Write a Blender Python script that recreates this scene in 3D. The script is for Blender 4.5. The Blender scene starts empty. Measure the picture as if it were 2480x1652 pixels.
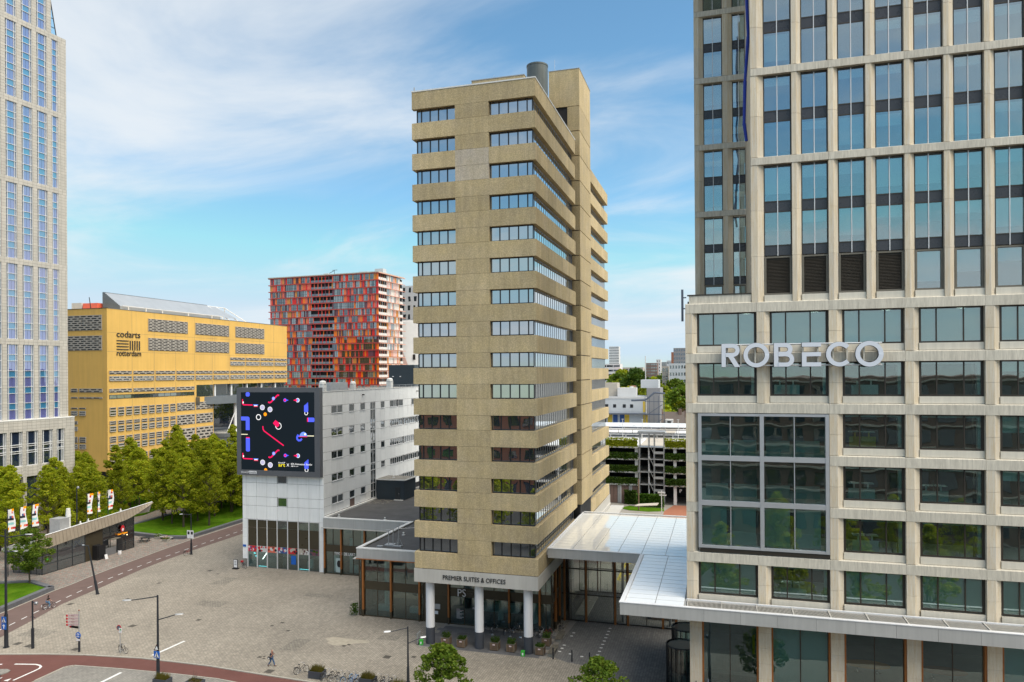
import bpy, math, random
from mathutils import Matrix, Vector
random.seed(7)
D = bpy.data
S = bpy.context.scene
COL = S.collection
R = math.radians

# ---------------------------------------------------------------- camera
EYE = 32.0
cam = D.cameras.new("camera")
cam.sensor_width = 36.0
cam.lens = 25.476
cam.shift_y = 0.0300
cam.clip_start = 0.5
cam.clip_end = 9000
camo = D.objects.new("camera", cam)
COL.objects.link(camo)
camo.matrix_world = (Matrix.Translation((0, 0, EYE)) @ Matrix.Rotation(R(16.083), 4, 'Z')
                     @ Matrix.Rotation(R(90), 4, 'X') @ Matrix.Rotation(R(-0.382), 4, 'Z'))
S.camera = camo

# ---------------------------------------------------------------- sky, sun, exposure
SUN_EL, SUN_AZ = 56.0, 102.0            # azimuth clockwise from +Y
world = D.worlds.new("World")
S.world = world
world.use_nodes = True
nt = world.node_tree
nt.nodes.clear()


def wn(t, **k):
    n = nt.nodes.new(t)
    for a, b in k.items():
        setattr(n, a, b)
    return n


wl = nt.links.new
wout = wn('ShaderNodeOutputWorld')
wbg = wn('ShaderNodeBackground')
wbg.inputs[1].default_value = 0.108
sky = wn('ShaderNodeTexSky', sky_type='NISHITA', sun_disc=False)
sky.sun_elevation = R(SUN_EL)
sky.sun_rotation = R(SUN_AZ)
sky.altitude = 30
sky.air_density = 1.0
sky.dust_density = 0.3
sky.ozone_density = 1.3
tc = wn('ShaderNodeTexCoord')
sx = wn('ShaderNodeSeparateXYZ')
wl(tc.outputs['Generated'], sx.inputs[0])
zadd = wn('ShaderNodeMath', operation='ADD')
zadd.inputs[1].default_value = 0.16
zmax = wn('ShaderNodeMath', operation='MAXIMUM')
zmax.inputs[1].default_value = 0.02
wl(sx.outputs[2], zmax.inputs[0])
wl(zmax.outputs[0], zadd.inputs[0])
dx = wn('ShaderNodeMath', operation='DIVIDE')
dy = wn('ShaderNodeMath', operation='DIVIDE')
wl(sx.outputs[0], dx.inputs[0]); wl(zadd.outputs[0], dx.inputs[1])
wl(sx.outputs[1], dy.inputs[0]); wl(zadd.outputs[0], dy.inputs[1])
cxyz = wn('ShaderNodeCombineXYZ')
wl(dx.outputs[0], cxyz.inputs[0]); wl(dy.outputs[0], cxyz.inputs[1])
mp = wn('ShaderNodeMapping')
mp.inputs['Rotation'].default_value = (0, 0, R(58))
mp.inputs['Scale'].default_value = (0.62, 1.25, 1.0)
mp.inputs['Location'].default_value = (-4.0, 1.0, 0)
wl(cxyz.outputs[0], mp.inputs[0])
n1 = wn('ShaderNodeTexNoise')
n1.inputs['Scale'].default_value = 1.15
n1.inputs['Detail'].default_value = 7
n1.inputs['Roughness'].default_value = 0.58
n1.inputs['Distortion'].default_value = 0.6
wl(mp.outputs[0], n1.inputs['Vector'])
ramp = wn('ShaderNodeValToRGB')
ramp.color_ramp.interpolation = 'EASE'
ramp.color_ramp.elements[0].position = 0.435
ramp.color_ramp.elements[0].color = (0, 0, 0, 1)
ramp.color_ramp.elements[1].position = 0.655
ramp.color_ramp.elements[1].color = (0.88, 0.88, 0.88, 1)
n2 = wn('ShaderNodeTexNoise')
n2.inputs['Scale'].default_value = 0.38
n2.inputs['Detail'].default_value = 3
wl(mp.outputs[0], n2.inputs['Vector'])
nadd = wn('ShaderNodeMath', operation='MULTIPLY_ADD')
nadd.inputs[1].default_value = 0.55
wl(n1.outputs[0], nadd.inputs[0])
nb2 = wn('ShaderNodeMath', operation='MULTIPLY')
nb2.inputs[1].default_value = 0.5
wl(n2.outputs[0], nb2.inputs[0])
wl(nb2.outputs[0], nadd.inputs[2])
wl(nadd.outputs[0], ramp.inputs[0])
mixc = wn('ShaderNodeMix', data_type='RGBA')
mixc.inputs['B'].default_value = (4.95, 5.2, 5.4, 1)
wl(ramp.outputs[0], mixc.inputs['Factor'])
tint = wn('ShaderNodeMix', data_type='RGBA', blend_type='MULTIPLY')
tint.inputs['Factor'].default_value = 1.0
tint.inputs['B'].default_value = (0.75, 1.035, 1.04, 1)
wl(sky.outputs[0], tint.inputs['A'])
cap = wn('ShaderNodeMix', data_type='RGBA', blend_type='DARKEN')
cap.inputs['Factor'].default_value = 1.0
cap.inputs['B'].default_value = (3.55, 4.5, 5.25, 1)
wl(tint.outputs['Result'], cap.inputs['A'])
wl(cap.outputs['Result'], mixc.inputs['A'])
wl(mixc.outputs['Result'], wbg.inputs[0])
wl(wbg.outputs[0], wout.inputs[0])

sun = D.lights.new("sun", 'SUN')
sun.energy = 3.6
sun.angle = R(70)
sun.color = (1.0, 0.90, 0.75)
suno = D.objects.new("sun", sun)
COL.objects.link(suno)
az = R(SUN_AZ)
sdir = Vector((math.sin(az) * math.cos(R(SUN_EL)), math.cos(az) * math.cos(R(SUN_EL)), math.sin(R(SUN_EL))))
suno.location = sdir * 300
suno.rotation_euler = sdir.to_track_quat('Z', 'Y').to_euler()

vs = S.view_settings
vs.view_transform = 'Standard'
vs.look = 'None'
vs.gamma = 1.0
vs.use_curve_mapping = False
vs.exposure = 0.7
S.display_settings.display_device = 'sRGB'
S.render.engine = 'CYCLES'
cy = S.cycles
cy.use_denoising = True
cy.max_bounces = 6
cy.diffuse_bounces = 3
cy.glossy_bounces = 3
cy.transmission_bounces = 4
cy.transparent_max_bounces = 8
cy.caustics_reflective = False
cy.caustics_refractive = False
cy.sample_clamp_indirect = 6.0

# ---------------------------------------------------------------- materials
MATS = {}


def lin(r, g, b):
    f = lambda c: (c / 255 / 12.92) if c <= 10 else ((c / 255 + 0.055) / 1.055) ** 2.4
    return (f(r), f(g), f(b))


class NT:
    def __init__(s, name):
        s.m = D.materials.new(name)
        s.m.use_nodes = True
        s.t = s.m.node_tree
        s.t.nodes.clear()
        s.out = s.n('ShaderNodeOutputMaterial')
        MATS[name] = s.m

    def n(s, t, **k):
        x = s.t.nodes.new(t)
        for a, b in k.items():
            setattr(x, a, b)
        return x

    def l(s, a, b):
        s.t.links.new(a, b)

    def pos(s, scale=(1, 1, 1), rot=0):
        g = s.n('ShaderNodeNewGeometry')
        m = s.n('ShaderNodeMapping')
        m.inputs['Scale'].default_value = scale
        m.inputs['Rotation'].default_value = (0, 0, rot)
        s.l(g.outputs['Position'], m.inputs[0])
        return m.outputs[0]

    def noise(s, vec, scale, detail=4, rough=.55):
        x = s.n('ShaderNodeTexNoise')
        x.inputs['Scale'].default_value = scale
        x.inputs['Detail'].default_value = detail
        x.inputs['Roughness'].default_value = rough
        s.l(vec, x.inputs['Vector'])
        return x.outputs[0]

    def rng(s, v, a, b, c, d):
        x = s.n('ShaderNodeMapRange')
        for i, q in enumerate((a, b, c, d)):
            x.inputs[1 + i].default_value = q
        s.l(v, x.inputs[0])
        return x.outputs[0]

    def mul(s, a, b, op='MULTIPLY'):
        x = s.n('ShaderNodeMath', operation=op)
        for i, q in enumerate((a, b)):
            if isinstance(q, (int, float)):
                x.inputs[i].default_value = q
            else:
                s.l(q, x.inputs[i])
        return x.outputs[0]

    def mix(s, f, a, b, blend='MIX'):
        x = s.n('ShaderNodeMix', data_type='RGBA', blend_type=blend)
        for k, q in (('Factor', f), ('A', a), ('B', b)):
            if isinstance(q, (int, float)):
                x.inputs[k].default_value = q
            elif isinstance(q, tuple):
                x.inputs[k].default_value = (*q[:3], 1)
            else:
                s.l(q, x.inputs[k])
        return x.outputs['Result']

    def val(s, col, v):
        x = s.n('ShaderNodeHueSaturation')
        if isinstance(col, tuple):
            x.inputs['Color'].default_value = (*col, 1)
        else:
            s.l(col, x.inputs['Color'])
        s.l(v, x.inputs['Value'])
        return x.outputs[0]

    def bsdf(s, col, rough=.7, metal=0., spec=.5, bump=None, bstr=.3, bdist=.02, coat=0):
        p = s.n('ShaderNodeBsdfPrincipled')
        if isinstance(col, tuple):
            p.inputs['Base Color'].default_value = (*col, 1)
        else:
            s.l(col, p.inputs['Base Color'])
        if isinstance(rough, (int, float)):
            p.inputs['Roughness'].default_value = rough
        else:
            s.l(rough, p.inputs['Roughness'])
        p.inputs['Metallic'].default_value = metal
        p.inputs['Specular IOR Level'].default_value = spec
        p.inputs['Coat Weight'].default_value = coat
        if bump is not None:
            b = s.n('ShaderNodeBump')
            b.inputs['Strength'].default_value = bstr
            b.inputs['Distance'].default_value = bdist
            s.l(bump, b.inputs['Height'])
            s.l(b.outputs[0], p.inputs['Normal'])
        s.l(p.outputs[0], s.out.inputs[0])
        return p


def plain(name, col, rough=.6, var=.10, scale=1.2, metal=0., streak=0., rnd=0., bump=.12, bscale=14, spec=.4, coat=0):
    """matte/painted surface: soft mottling, optional vertical weather streaks and object-to-object tint"""
    k = NT(name)
    p = k.pos()
    v = k.rng(k.noise(p, scale), .25, .75, 1 - var, 1 + var)
    if streak:
        st = k.noise(k.pos((1.6, 1.6, .10)), 2.2, 5, .6)
        v = k.mul(v, k.rng(st, .30, .62, 1 - streak, 1.02))
    if rnd:
        oi = k.n('ShaderNodeObjectInfo')
        v = k.mul(v, k.rng(oi.outputs['Random'], 0, 1, 1 - rnd, 1 + rnd))
    rr = k.rng(k.noise(p, scale * 2.3), .3, .7, max(.02, rough - .08), min(1, rough + .08))
    k.bsdf(k.val(col, v), rr, metal, spec, k.noise(p, bscale, 3) if bump else None, bump, .02, coat)
    return k.m


def glass(name, tint, refl=.18, trans=None, rough=.0, warp=.012, wscale=.45):
    """window glass: coated reflection (rising to grazing) over a tinted see-through or dark body"""
    k = NT(name)
    fr = k.n('ShaderNodeFresnel')
    fr.inputs[0].default_value = 1.5
    fac = k.mul(k.rng(fr.outputs[0], .04, 1, refl, 1), 1.0, 'MINIMUM')
    gl = k.n('ShaderNodeBsdfGlossy')
    gl.inputs['Roughness'].default_value = rough
    gl.inputs['Color'].default_value = (.93, .97, 1, 1)
    oi = k.n('ShaderNodeObjectInfo')
    g = k.n('ShaderNodeNewGeometry')
    ad = k.n('ShaderNodeVectorMath', operation='ADD')
    k.l(g.outputs['Position'], ad.inputs[0])
    cb = k.n('ShaderNodeCombineXYZ')
    k.l(k.mul(oi.outputs['Random'], 37.0), cb.inputs[0])
    k.l(cb.outputs[0], ad.inputs[1])
    b = k.n('ShaderNodeBump')
    b.inputs['Strength'].default_value = 1.0
    b.inputs['Distance'].default_value = warp
    k.l(k.noise(ad.outputs[0], wscale, 1), b.inputs['Height'])
    k.l(b.outputs[0], gl.inputs['Normal'])
    if trans is None:
        df = k.n('ShaderNodeBsdfDiffuse')
        df.inputs[0].default_value = (*tint, 1)
    else:
        df = k.n('ShaderNodeBsdfTransparent')
        df.inputs[0].default_value = (*trans, 1)
    mx = k.n('ShaderNodeMixShader')
    k.l(fac, mx.inputs[0]); k.l(df.outputs[0], mx.inputs[1]); k.l(gl.outputs[0], mx.inputs[2])
    k.l(mx.outputs[0], k.out.inputs[0])
    return k.m


def paving(name, cols, bw, bh, rot=0., mortar=(.12, .115, .10), msize=.012, var=.16, big=.12, rough=.85, spec=.3):
    """bonded pavers in two or three tints, joints sunk, large damp and worn patches"""
    k = NT(name)
    p = k.pos((1, 1, 1), rot)
    br = k.n('ShaderNodeTexBrick')
    br.offset = .5
    br.inputs['Scale'].default_value = 1
    br.inputs['Brick Width'].default_value = bw
    br.inputs['Row Height'].default_value = bh
    br.inputs['Mortar Size'].default_value = msize
    br.inputs['Mortar Smooth'].default_value = .2
    br.inputs['Color1'].default_value = (*cols[0], 1)
    br.inputs['Color2'].default_value = (*cols[1], 1)
    br.inputs['Mortar'].default_value = (*mortar, 1)
    k.l(p, br.inputs['Vector'])
    v = k.mul(k.rng(k.noise(k.pos(), .11, 5, .6), .3, .7, 1 - big, 1 + big), k.rng(k.noise(k.pos(), 1.9, 4, .65), .25, .75, 1 - var, 1 + var))
    col = k.val(br.outputs[0], v)
    if len(cols) > 2:
        f = k.rng(k.noise(p, 1.9, 3, .7), .56, .62, 0, 1)
        col = k.mix(k.mul(f, .75), col, cols[2])
    k.bsdf(col, rough, 0, spec, k.mul(br.outputs['Fac'], -1.0), .5, .01)
    return k.m


# tower and stone
def concrete(name, col, fine=.22):
    k = NT(name)
    p = k.pos()
    agg = k.n('ShaderNodeTexVoronoi')
    agg.inputs['Scale'].default_value = 7.0
    k.l(p, agg.inputs['Vector'])
    a = k.rng(agg.outputs['Distance'], 0, .6, 1 + fine * .5, 1 - fine)
    st = k.rng(k.noise(k.pos((1.5, 1.5, .16)), 1.3, 5, .6), .30, .66, .86, 1.06)
    bl = k.rng(k.noise(p, .22, 4), .3, .7, .90, 1.08)
    oi = k.n('ShaderNodeObjectInfo')
    rv = k.rng(oi.outputs['Random'], 0, 1, .89, 1.08)
    v = k.mul(k.mul(a, st), k.mul(bl, rv))
    warm = k.mix(k.rng(k.noise(p, .5, 4), .35, .7, 0, .6), col, (col[0] * .92, col[1] * .95, col[2] * 1.12))
    k.bsdf(k.val(warm, v), .88, 0, .25, k.mul(agg.outputs['Distance'], k.noise(p, 18, 2), 'ADD'), .55, .03)
    return k.m


concrete('tower_concrete', (.61, .485, .275))
concrete('tower_concrete_pale', (.65, .56, .42))


def travertine(name, col):
    k = NT(name)
    oi = k.n('ShaderNodeObjectInfo')
    g = k.n('ShaderNodeNewGeometry')
    st = k.noise(k.pos((7, 7, .45)), 1.1, 6, .68)
    pits = k.rng(k.noise(k.pos((5, 5, 1.1)), 4.5, 4, .7), .60, .70, 0, 1)
    c = k.mix(k.rng(oi.outputs['Random'], 0, 1, 0, 1), col, (col[0] * .86, col[1] * .88, col[2] * .93))
    c = k.mix(k.rng(st, .38, .68, 0, .75), c, (col[0] * .80, col[1] * .68, col[2] * .48))
    c = k.mix(k.mul(pits, .6), c, (col[0] * .36, col[1] * .32, col[2] * .28))
    v = k.rng(k.noise(k.pos((1, 1, .3)), .6, 4), .3, .7, .90, 1.06)
    k.bsdf(k.val(c, v), .72, 0, .35, st, .25, .02)


travertine('travertine', (.74, .67, .55))


def stone_band(name, col):
    """cast stone band: rain streaks that start at the top edge"""
    k = NT(name)
    st = k.noise(k.pos((4.5, 4.5, .5)), 1.4, 6, .7)
    oi = k.n('ShaderNodeObjectInfo')
    v = k.mul(k.rng(st, .36, .70, 1.05, .70), k.rng(oi.outputs['Random'], 0, 1, .92, 1.05))
    k.bsdf(k.val(col, v), .75, 0, .3, k.noise(k.pos(), 9, 3), .15, .02)


stone_band('cast_stone', (.68, .63, .53))
plain('cream_metal', (.72, .67, .57), .45, .05, .5, streak=.10, rnd=.03, bump=0)
plain('bronze_frame', (.045, .038, .030), .45, .08, 1, bump=0)
plain('black_frame', (.018, .020, .024), .4, .05, 1, bump=0)
plain('slate_panel', (.050, .052, .060), .28, .06, .5, bump=0, rnd=.1)
plain('silver_frame', (.50, .51, .53), .38, .04, 1, .35, bump=0)
plain('mullion_white', (.70, .71, .72), .4, .04, 1, bump=0)
plain('white_paint', (.74, .75, .77), .45, .05, .4, streak=.07, bump=.03)
plain('column_white', (.76, .77, .80), .4, .04, .6, streak=.05, bump=.03)
plain('column_base', (.055, .062, .078), .5, .12, 1.2)
plain('fascia_grey', (.44, .44, .43), .45, .05, .4, streak=.08, rnd=.03, bump=0)
plain('fascia_warm', (.52, .505, .47), .45, .05, .4, streak=.08, rnd=.03, bump=0)
plain('coping_white', (.72, .72, .70), .5, .06, .8, streak=.06)
plain('timber', (.36, .135, .035), .5, .18, 2.2, streak=.25)
plain('brown_panel', (.055, .045, .028), .35, .08, .6, bump=0)
plain('dark_core', (.020, .020, .022), .7, .1, 1)
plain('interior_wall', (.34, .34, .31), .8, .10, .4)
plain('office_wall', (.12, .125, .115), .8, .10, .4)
plain('interior_floor', (.20, .19, .18), .6, .10, .5)
plain('interior_ceiling', (.60, .60, .57), .8, .05, .5)
plain('interior_white', (.74, .76, .75), .5, .04, 1, bump=0)
plain('blind_fabric', (.78, .90, .86), .8, .04, .6, bump=0, rnd=.08)
plain('curtain_fabric', (.40, .50, .50), .85, .10, 1.5, rnd=.1)
plain('louvre_brown', (.060, .052, .042), .5, .1, 1)
plain('louvre_frame', (.16, .145, .115), .45, .08, 1)
plain('seamed_bronze', (.30, .255, .20), .5, .08, .8, streak=.12)
plain('drum_steel', (.105, .125, .125), .42, .16, .5, streak=.22)
plain('roof_bitumen', (.085, .083, .082), .85, .22, .35, bump=.3, bscale=6)
plain('roof_gravel', (.20, .19, .17), .9, .2, .8, bump=.4, bscale=8)
plain('blue_grey_cladding', (.045, .062, .078), .42, .08, .6, rnd=.06)
plain('dark_cladding', (.030, .036, .042), .45, .1, .6)
plain('white_cladding', (.87, .88, .88), .42, .04, .35, streak=.06, rnd=.035, bump=.02)
plain('billboard_frame', (.115, .120, .135), .42, .06, .5, bump=.02)
plain('steel_grey', (.30, .31, .33), .35, .06, 1, .6, bump=0)
plain('galvanised', (.42, .43, .44), .45, .10, 1.5, .4)
plain('post_dark', (.022, .026, .034), .45, .10, 2, bump=.05)
plain('post_grey', (.10, .12, .16), .45, .08, 2, bump=.05)
plain('rubber', (.015, .015, .016), .8, .1, 3)
plain('chrome', (.55, .56, .58), .25, .05, 2, .9, bump=0)
plain('planter_wood', (.17, .115, .075), .7, .25, 3, streak=.25, rnd=.2)
plain('bench_wood', (.16, .145, .115), .75, .2, 3, streak=.2)
plain('soil', (.05, .038, .026), .95, .3, 4)
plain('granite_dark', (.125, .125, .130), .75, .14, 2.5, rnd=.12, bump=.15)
plain('granite_wall', (.130, .135, .150), .7, .12, 1.4, streak=.15, rnd=.06)
plain('kerb_stone', (.36, .345, .30), .8, .14, 1.4, rnd=.06)
plain('marking_white', (.72, .72, .70), .7, .14, 2.2)
plain('marking_yellow', (.62, .46, .04), .7, .2, 2)
plain('iron_cover', (.085, .075, .062), .75, .3, 5, bump=.4, bscale=26)
plain('asphalt_brown', (.138, .093, .082), .9, .10, .5, bump=.3, bscale=30)
plain('asphalt_red', (.135, .056, .046), .9, .12, .4, bump=.3, bscale=30)
plain('asphalt_grey', (.26, .245, .22), .9, .14, .4, bump=.3, bscale=30)
plain('sand', (.40, .355, .28), .95, .18, 2.0)
plain('city_ground', (.16, .155, .145), .9, .25, .05)
plain('codarts_slat', (.40, .37, .33), .5, .1, 1)
plain('codarts_dark', (.030, .030, .032), .4, .1, 1)
plain('zinc_roof', (.40, .43, .46), .40, .06, .3, .5, bump=0)
plain('zinc_dark', (.16, .18, .20), .45, .08, .5, .3)
plain('bark', (.075, .06, .045), .9, .25, 6, bump=.5)
plain('red_slab', (.52, .09, .08), .5, .08, .5)
for nm, c in dict(panel_orange=(.88, .20, .010), panel_red=(.72, .020, .014), panel_coral=(.74, .15, .09), panel_maroon=(.10, .028, .040),
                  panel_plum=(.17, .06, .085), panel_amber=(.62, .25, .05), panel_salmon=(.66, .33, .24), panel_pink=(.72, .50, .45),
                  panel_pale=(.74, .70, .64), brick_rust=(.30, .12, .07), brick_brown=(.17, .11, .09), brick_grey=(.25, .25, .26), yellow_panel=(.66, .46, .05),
                  blue_panel=(.03, .09, .28), light_panel=(.52, .55, .58), roof_tile=(.105, .085, .075), roof_red=(.24, .12, .08), far_white=(.62, .62, .62), far_beige=(.45, .41, .35)).items():
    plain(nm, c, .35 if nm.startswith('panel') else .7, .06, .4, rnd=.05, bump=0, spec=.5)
for nm, c in dict(sign_blue=(.012, .12, .50), sign_white=(.78, .78, .80), sign_red=(.55, .02, .03), sign_pink=(.72, .58, .60), sign_green=(.05, .45, .05), black_paint=(.012, .012, .014),
                  navy_cloth=(.012, .018, .045), denim=(.035, .085, .19), light_denim=(.10, .20, .33), black_cloth=(.012, .012, .015), skin=(.42, .22, .15), dark_hair=(.018, .010, .008),
                  bald_skin=(.46, .24, .17), ball_orange=(.55, .17, .02), figure_blue=(.03, .05, .32), crane_blue=(.01, .035, .30), beak_yellow=(.75, .50, .01),
                  cone_yellow=(.75, .45, .02), bike_blue=(.05, .16, .40), bike_green=(.02, .18, .06), bike_white=(.7, .7, .7), tyre_white=(.50, .50, .48), tyre_blue=(.10, .28, .55), bike_red=(.40, .03, .02),
                  table_orange=(.50, .20, .05), flag_white=(.78, .78, .80), teal_light=(.30, .60, .62), flower_white=(.7, .7, .66)).items():
    plain(nm, c, .55, .05, 3, bump=0)


def codarts_wall():
    k = NT('ochre_render')
    p = k.pos()
    col = (.66, .415, .115)
    v = k.mul(k.rng(k.noise(p, .12, 5, .6), .3, .7, .93, 1.05), k.rng(k.noise(k.pos((1.3, 1.3, .06)), .9, 6, .66), .34, .66, .93, 1.02))
    c = k.mix(k.rng(k.noise(k.pos((1, 1, .05)), .55, 5, .7), .54, .78, 0, .5), col, (.42, .28, .11))
    k.bsdf(k.val(c, v), .8, 0, .3, k.noise(p, 6, 3), .1, .02)


codarts_wall()


def tiled_stone(name, col, w, h):
    k = NT(name)
    g = k.n('ShaderNodeTexCoord')
    sp = k.n('ShaderNodeSeparateXYZ')
    k.l(g.outputs['Object'], sp.inputs[0])
    cb = k.n('ShaderNodeCombineXYZ')
    k.l(k.mul(sp.outputs[0], sp.outputs[1], 'ADD'), cb.inputs[0])
    k.l(sp.outputs[2], cb.inputs[1])
    br = k.n('ShaderNodeTexBrick')
    br.offset = .0
    br.inputs['Scale'].default_value = 1
    br.inputs['Brick Width'].default_value = w
    br.inputs['Row Height'].default_value = h
    br.inputs['Mortar Size'].default_value = .022
    br.inputs['Color1'].default_value = (*col, 1)
    br.inputs['Color2'].default_value = (col[0] * .88, col[1] * .89, col[2] * .90, 1)
    br.inputs['Mortar'].default_value = (col[0] * .42, col[1] * .40, col[2] * .38, 1)
    k.l(cb.outputs[0], br.inputs['Vector'])
    v = k.rng(k.noise(k.pos((1, 1, .15)), .8, 5), .3, .7, .92, 1.05)
    k.bsdf(k.val(br.outputs[0], v), .7, 0, .35, k.mul(br.outputs['Fac'], -1.0), .6, .03)


tiled_stone('pale_granite', (.475, .45, .405), .95, .62)

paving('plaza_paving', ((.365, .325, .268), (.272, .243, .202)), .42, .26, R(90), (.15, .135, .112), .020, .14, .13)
paving('entrance_paving', ((.20, .195, .185), (.155, .152, .148)), .44, .29, R(90), (.06, .06, .06), .012, .10, .1)  # also gives the court its painted shade tone
paving('mixed_paving', ((.29, .265, .235), (.205, .185, .165), (.33, .15, .115)), .50, .24, R(4), (.10, .09, .08), .018, .22, .12)
paving('patch_paving', ((.31, .28, .234), (.232, .21, .176)), .42, .26, R(0), (.09, .083, .07), .022, .20, .12)
plain('asphalt_dark', (.055, .055, .056), .9, .14, .4, bump=.3, bscale=30)
paving('side_paving', ((.26, .245, .22), (.22, .21, .19)), .62, .33, R(90), (.11, .105, .095), .014, .14, .12)


def grassmat():
    k = NT('lawn_grass')
    p = k.pos()
    v = k.mul(k.rng(k.noise(p, .35, 5, .6), .3, .7, .75, 1.2), k.rng(k.noise(p, 9, 4, .7), .25, .75, .6, 1.35))
    c = k.mix(k.rng(k.noise(p, .8, 4), .4, .7, 0, .7), (.058, .135, .008), (.105, .175, .014))
    k.bsdf(k.val(c, v), 1.0, 0, .0, k.noise(p, 22, 3), .8, .05)


grassmat()


def leafmat(name, a, b, c, tr=.35):
    k = NT(name)
    oi = k.n('ShaderNodeObjectInfo')
    g = k.n('ShaderNodeNewGeometry')
    n = k.noise(g.outputs['Position'], 1.3, 4, .7)
    col = k.mix(k.rng(n, .32, .66, 0, 1), a, b)
    col = k.mix(k.mul(k.rng(g.outputs['Random Per Island'], .55, 1, 0, 1), .8), col, c)
    col = k.val(col, k.rng(oi.outputs['Random'], 0, 1, .82, 1.18))
    d = k.n('ShaderNodeBsdfPrincipled')
    k.l(col, d.inputs['Base Color'])
    d.inputs['Roughness'].default_value = .55
    d.inputs['Specular IOR Level'].default_value = .12
    t = k.n('ShaderNodeBsdfTranslucent')
    k.l(k.mix(1.0, col, (1.25, 1.2, .5), 'MULTIPLY'), t.inputs[0])
    m = k.n('ShaderNodeMixShader')
    m.inputs[0].default_value = tr
    k.l(d.outputs[0], m.inputs[1]); k.l(t.outputs[0], m.inputs[2])
    k.l(m.outputs[0], k.out.inputs[0])


leafmat('leaf_park', (.165, .235, .014), (.31, .36, .020), (.45, .41, .03), .45)
leafmat('leaf_dark', (.030, .070, .012), (.055, .105, .014), (.085, .13, .018))
leafmat('leaf_street', (.060, .120, .014), (.115, .180, .020), (.18, .215, .03))
leafmat('leaf_copper', (.055, .035, .020), (.075, .055, .022), (.07, .075, .02))
leafmat('leaf_lime', (.15, .21, .012), (.21, .26, .018), (.26, .26, .03))
leafmat('leaf_hedge', (.040, .095, .012), (.060, .130, .016), (.10, .16, .02))
leafmat('grass_blades', (.10, .11, .02), (.16, .14, .03), (.20, .13, .04))

# glass kinds
glass('glass_tower', (.03, .036, .042), .52, warp=.010)
glass('glass_ribbon', (.08, .084, .086), .72, warp=.004)
glass('glass_upper', (.030, .036, .040), .25, (.76, .90, .90), warp=.009)
glass('glass_teal', (.02, .035, .034), .18, (.78, .93, .88), warp=.008)
glass('glass_shop', (.02, .04, .04), .12, (.68, .84, .82), warp=.005)
glass('glass_clear', (.05, .05, .05), .08, (.84, .87, .86), warp=.004)
glass('glass_purple', (.13, .145, .36), .34, warp=.006)
glass('glass_cyan', (.05, .20, .36), .28, warp=.004)
glass('glass_strip', (.04, .10, .20), .25, warp=.006)
glass('glass_navy', (.015, .025, .05), .20, warp=.006)
glass('glass_house', (.035, .045, .050), .22, warp=.02)
glass('glass_roof', (.86, .855, .83), .12, warp=.003, rough=.03)
glass('glass_balcony', (.20, .24, .24), .25, warp=.004)


def emit(name, col, s):
    k = NT(name)
    e = k.n('ShaderNodeEmission')
    e.inputs[0].default_value = (*col, 1)
    e.inputs[1].default_value = s
    k.l(e.outputs[0], k.out.inputs[0])


emit('led_black', (.008, .012, .016), 1)
emit('led_blue', (.075, .115, .85), .9)
emit('led_sky', (.16, .28, .95), .9)
emit('led_pink', (.85, .012, .10), .9)
emit('led_white', (.85, .85, .85), .9)
emit('led_lilac', (.42, .40, .55), .9)
emit('led_orange', (.95, .32, .01), .9)
emit('led_yellow', (.95, .80, .02), .9)
emit('led_cream', (.85, .80, .55), .9)
emit('lamp_warm', (1.0, .75, .40), 2.0)
emit('lamp_white', (1.0, .97, .92), 5.0)
emit('neon_cyan', (.25, .85, .95), 1.2)

# ---------------------------------------------------------------- helpers
WT = {}
BOXES = {}


def tag(o, label=None, cat=None, group=None, kind=None):
    for k, v in (('label', label), ('category', cat), ('group', group), ('kind', kind)):
        if v:
            o[k] = v
    return o


def put(o, parent=None, loc=(0, 0, 0)):
    COL.objects.link(o)
    o.location = loc
    WT[o.name] = Vector(loc)
    if parent is not None:
        o.parent = parent
        o.matrix_parent_inverse = Matrix.Translation(-WT[parent.name])
    return o


def thing(name, label, cat, loc=(0, 0, 0), group=None, rz=None):
    """an Empty at the thing's base; with rz its parts are given in its own axes"""
    o = D.objects.new(name, None)
    o.empty_display_size = .3
    put(o, None, loc)
    if rz is not None:
        o.rotation_euler = (0, 0, rz)
        WT[o.name] = Vector((0, 0, 0))
    return tag(o, label, cat, group)


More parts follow.
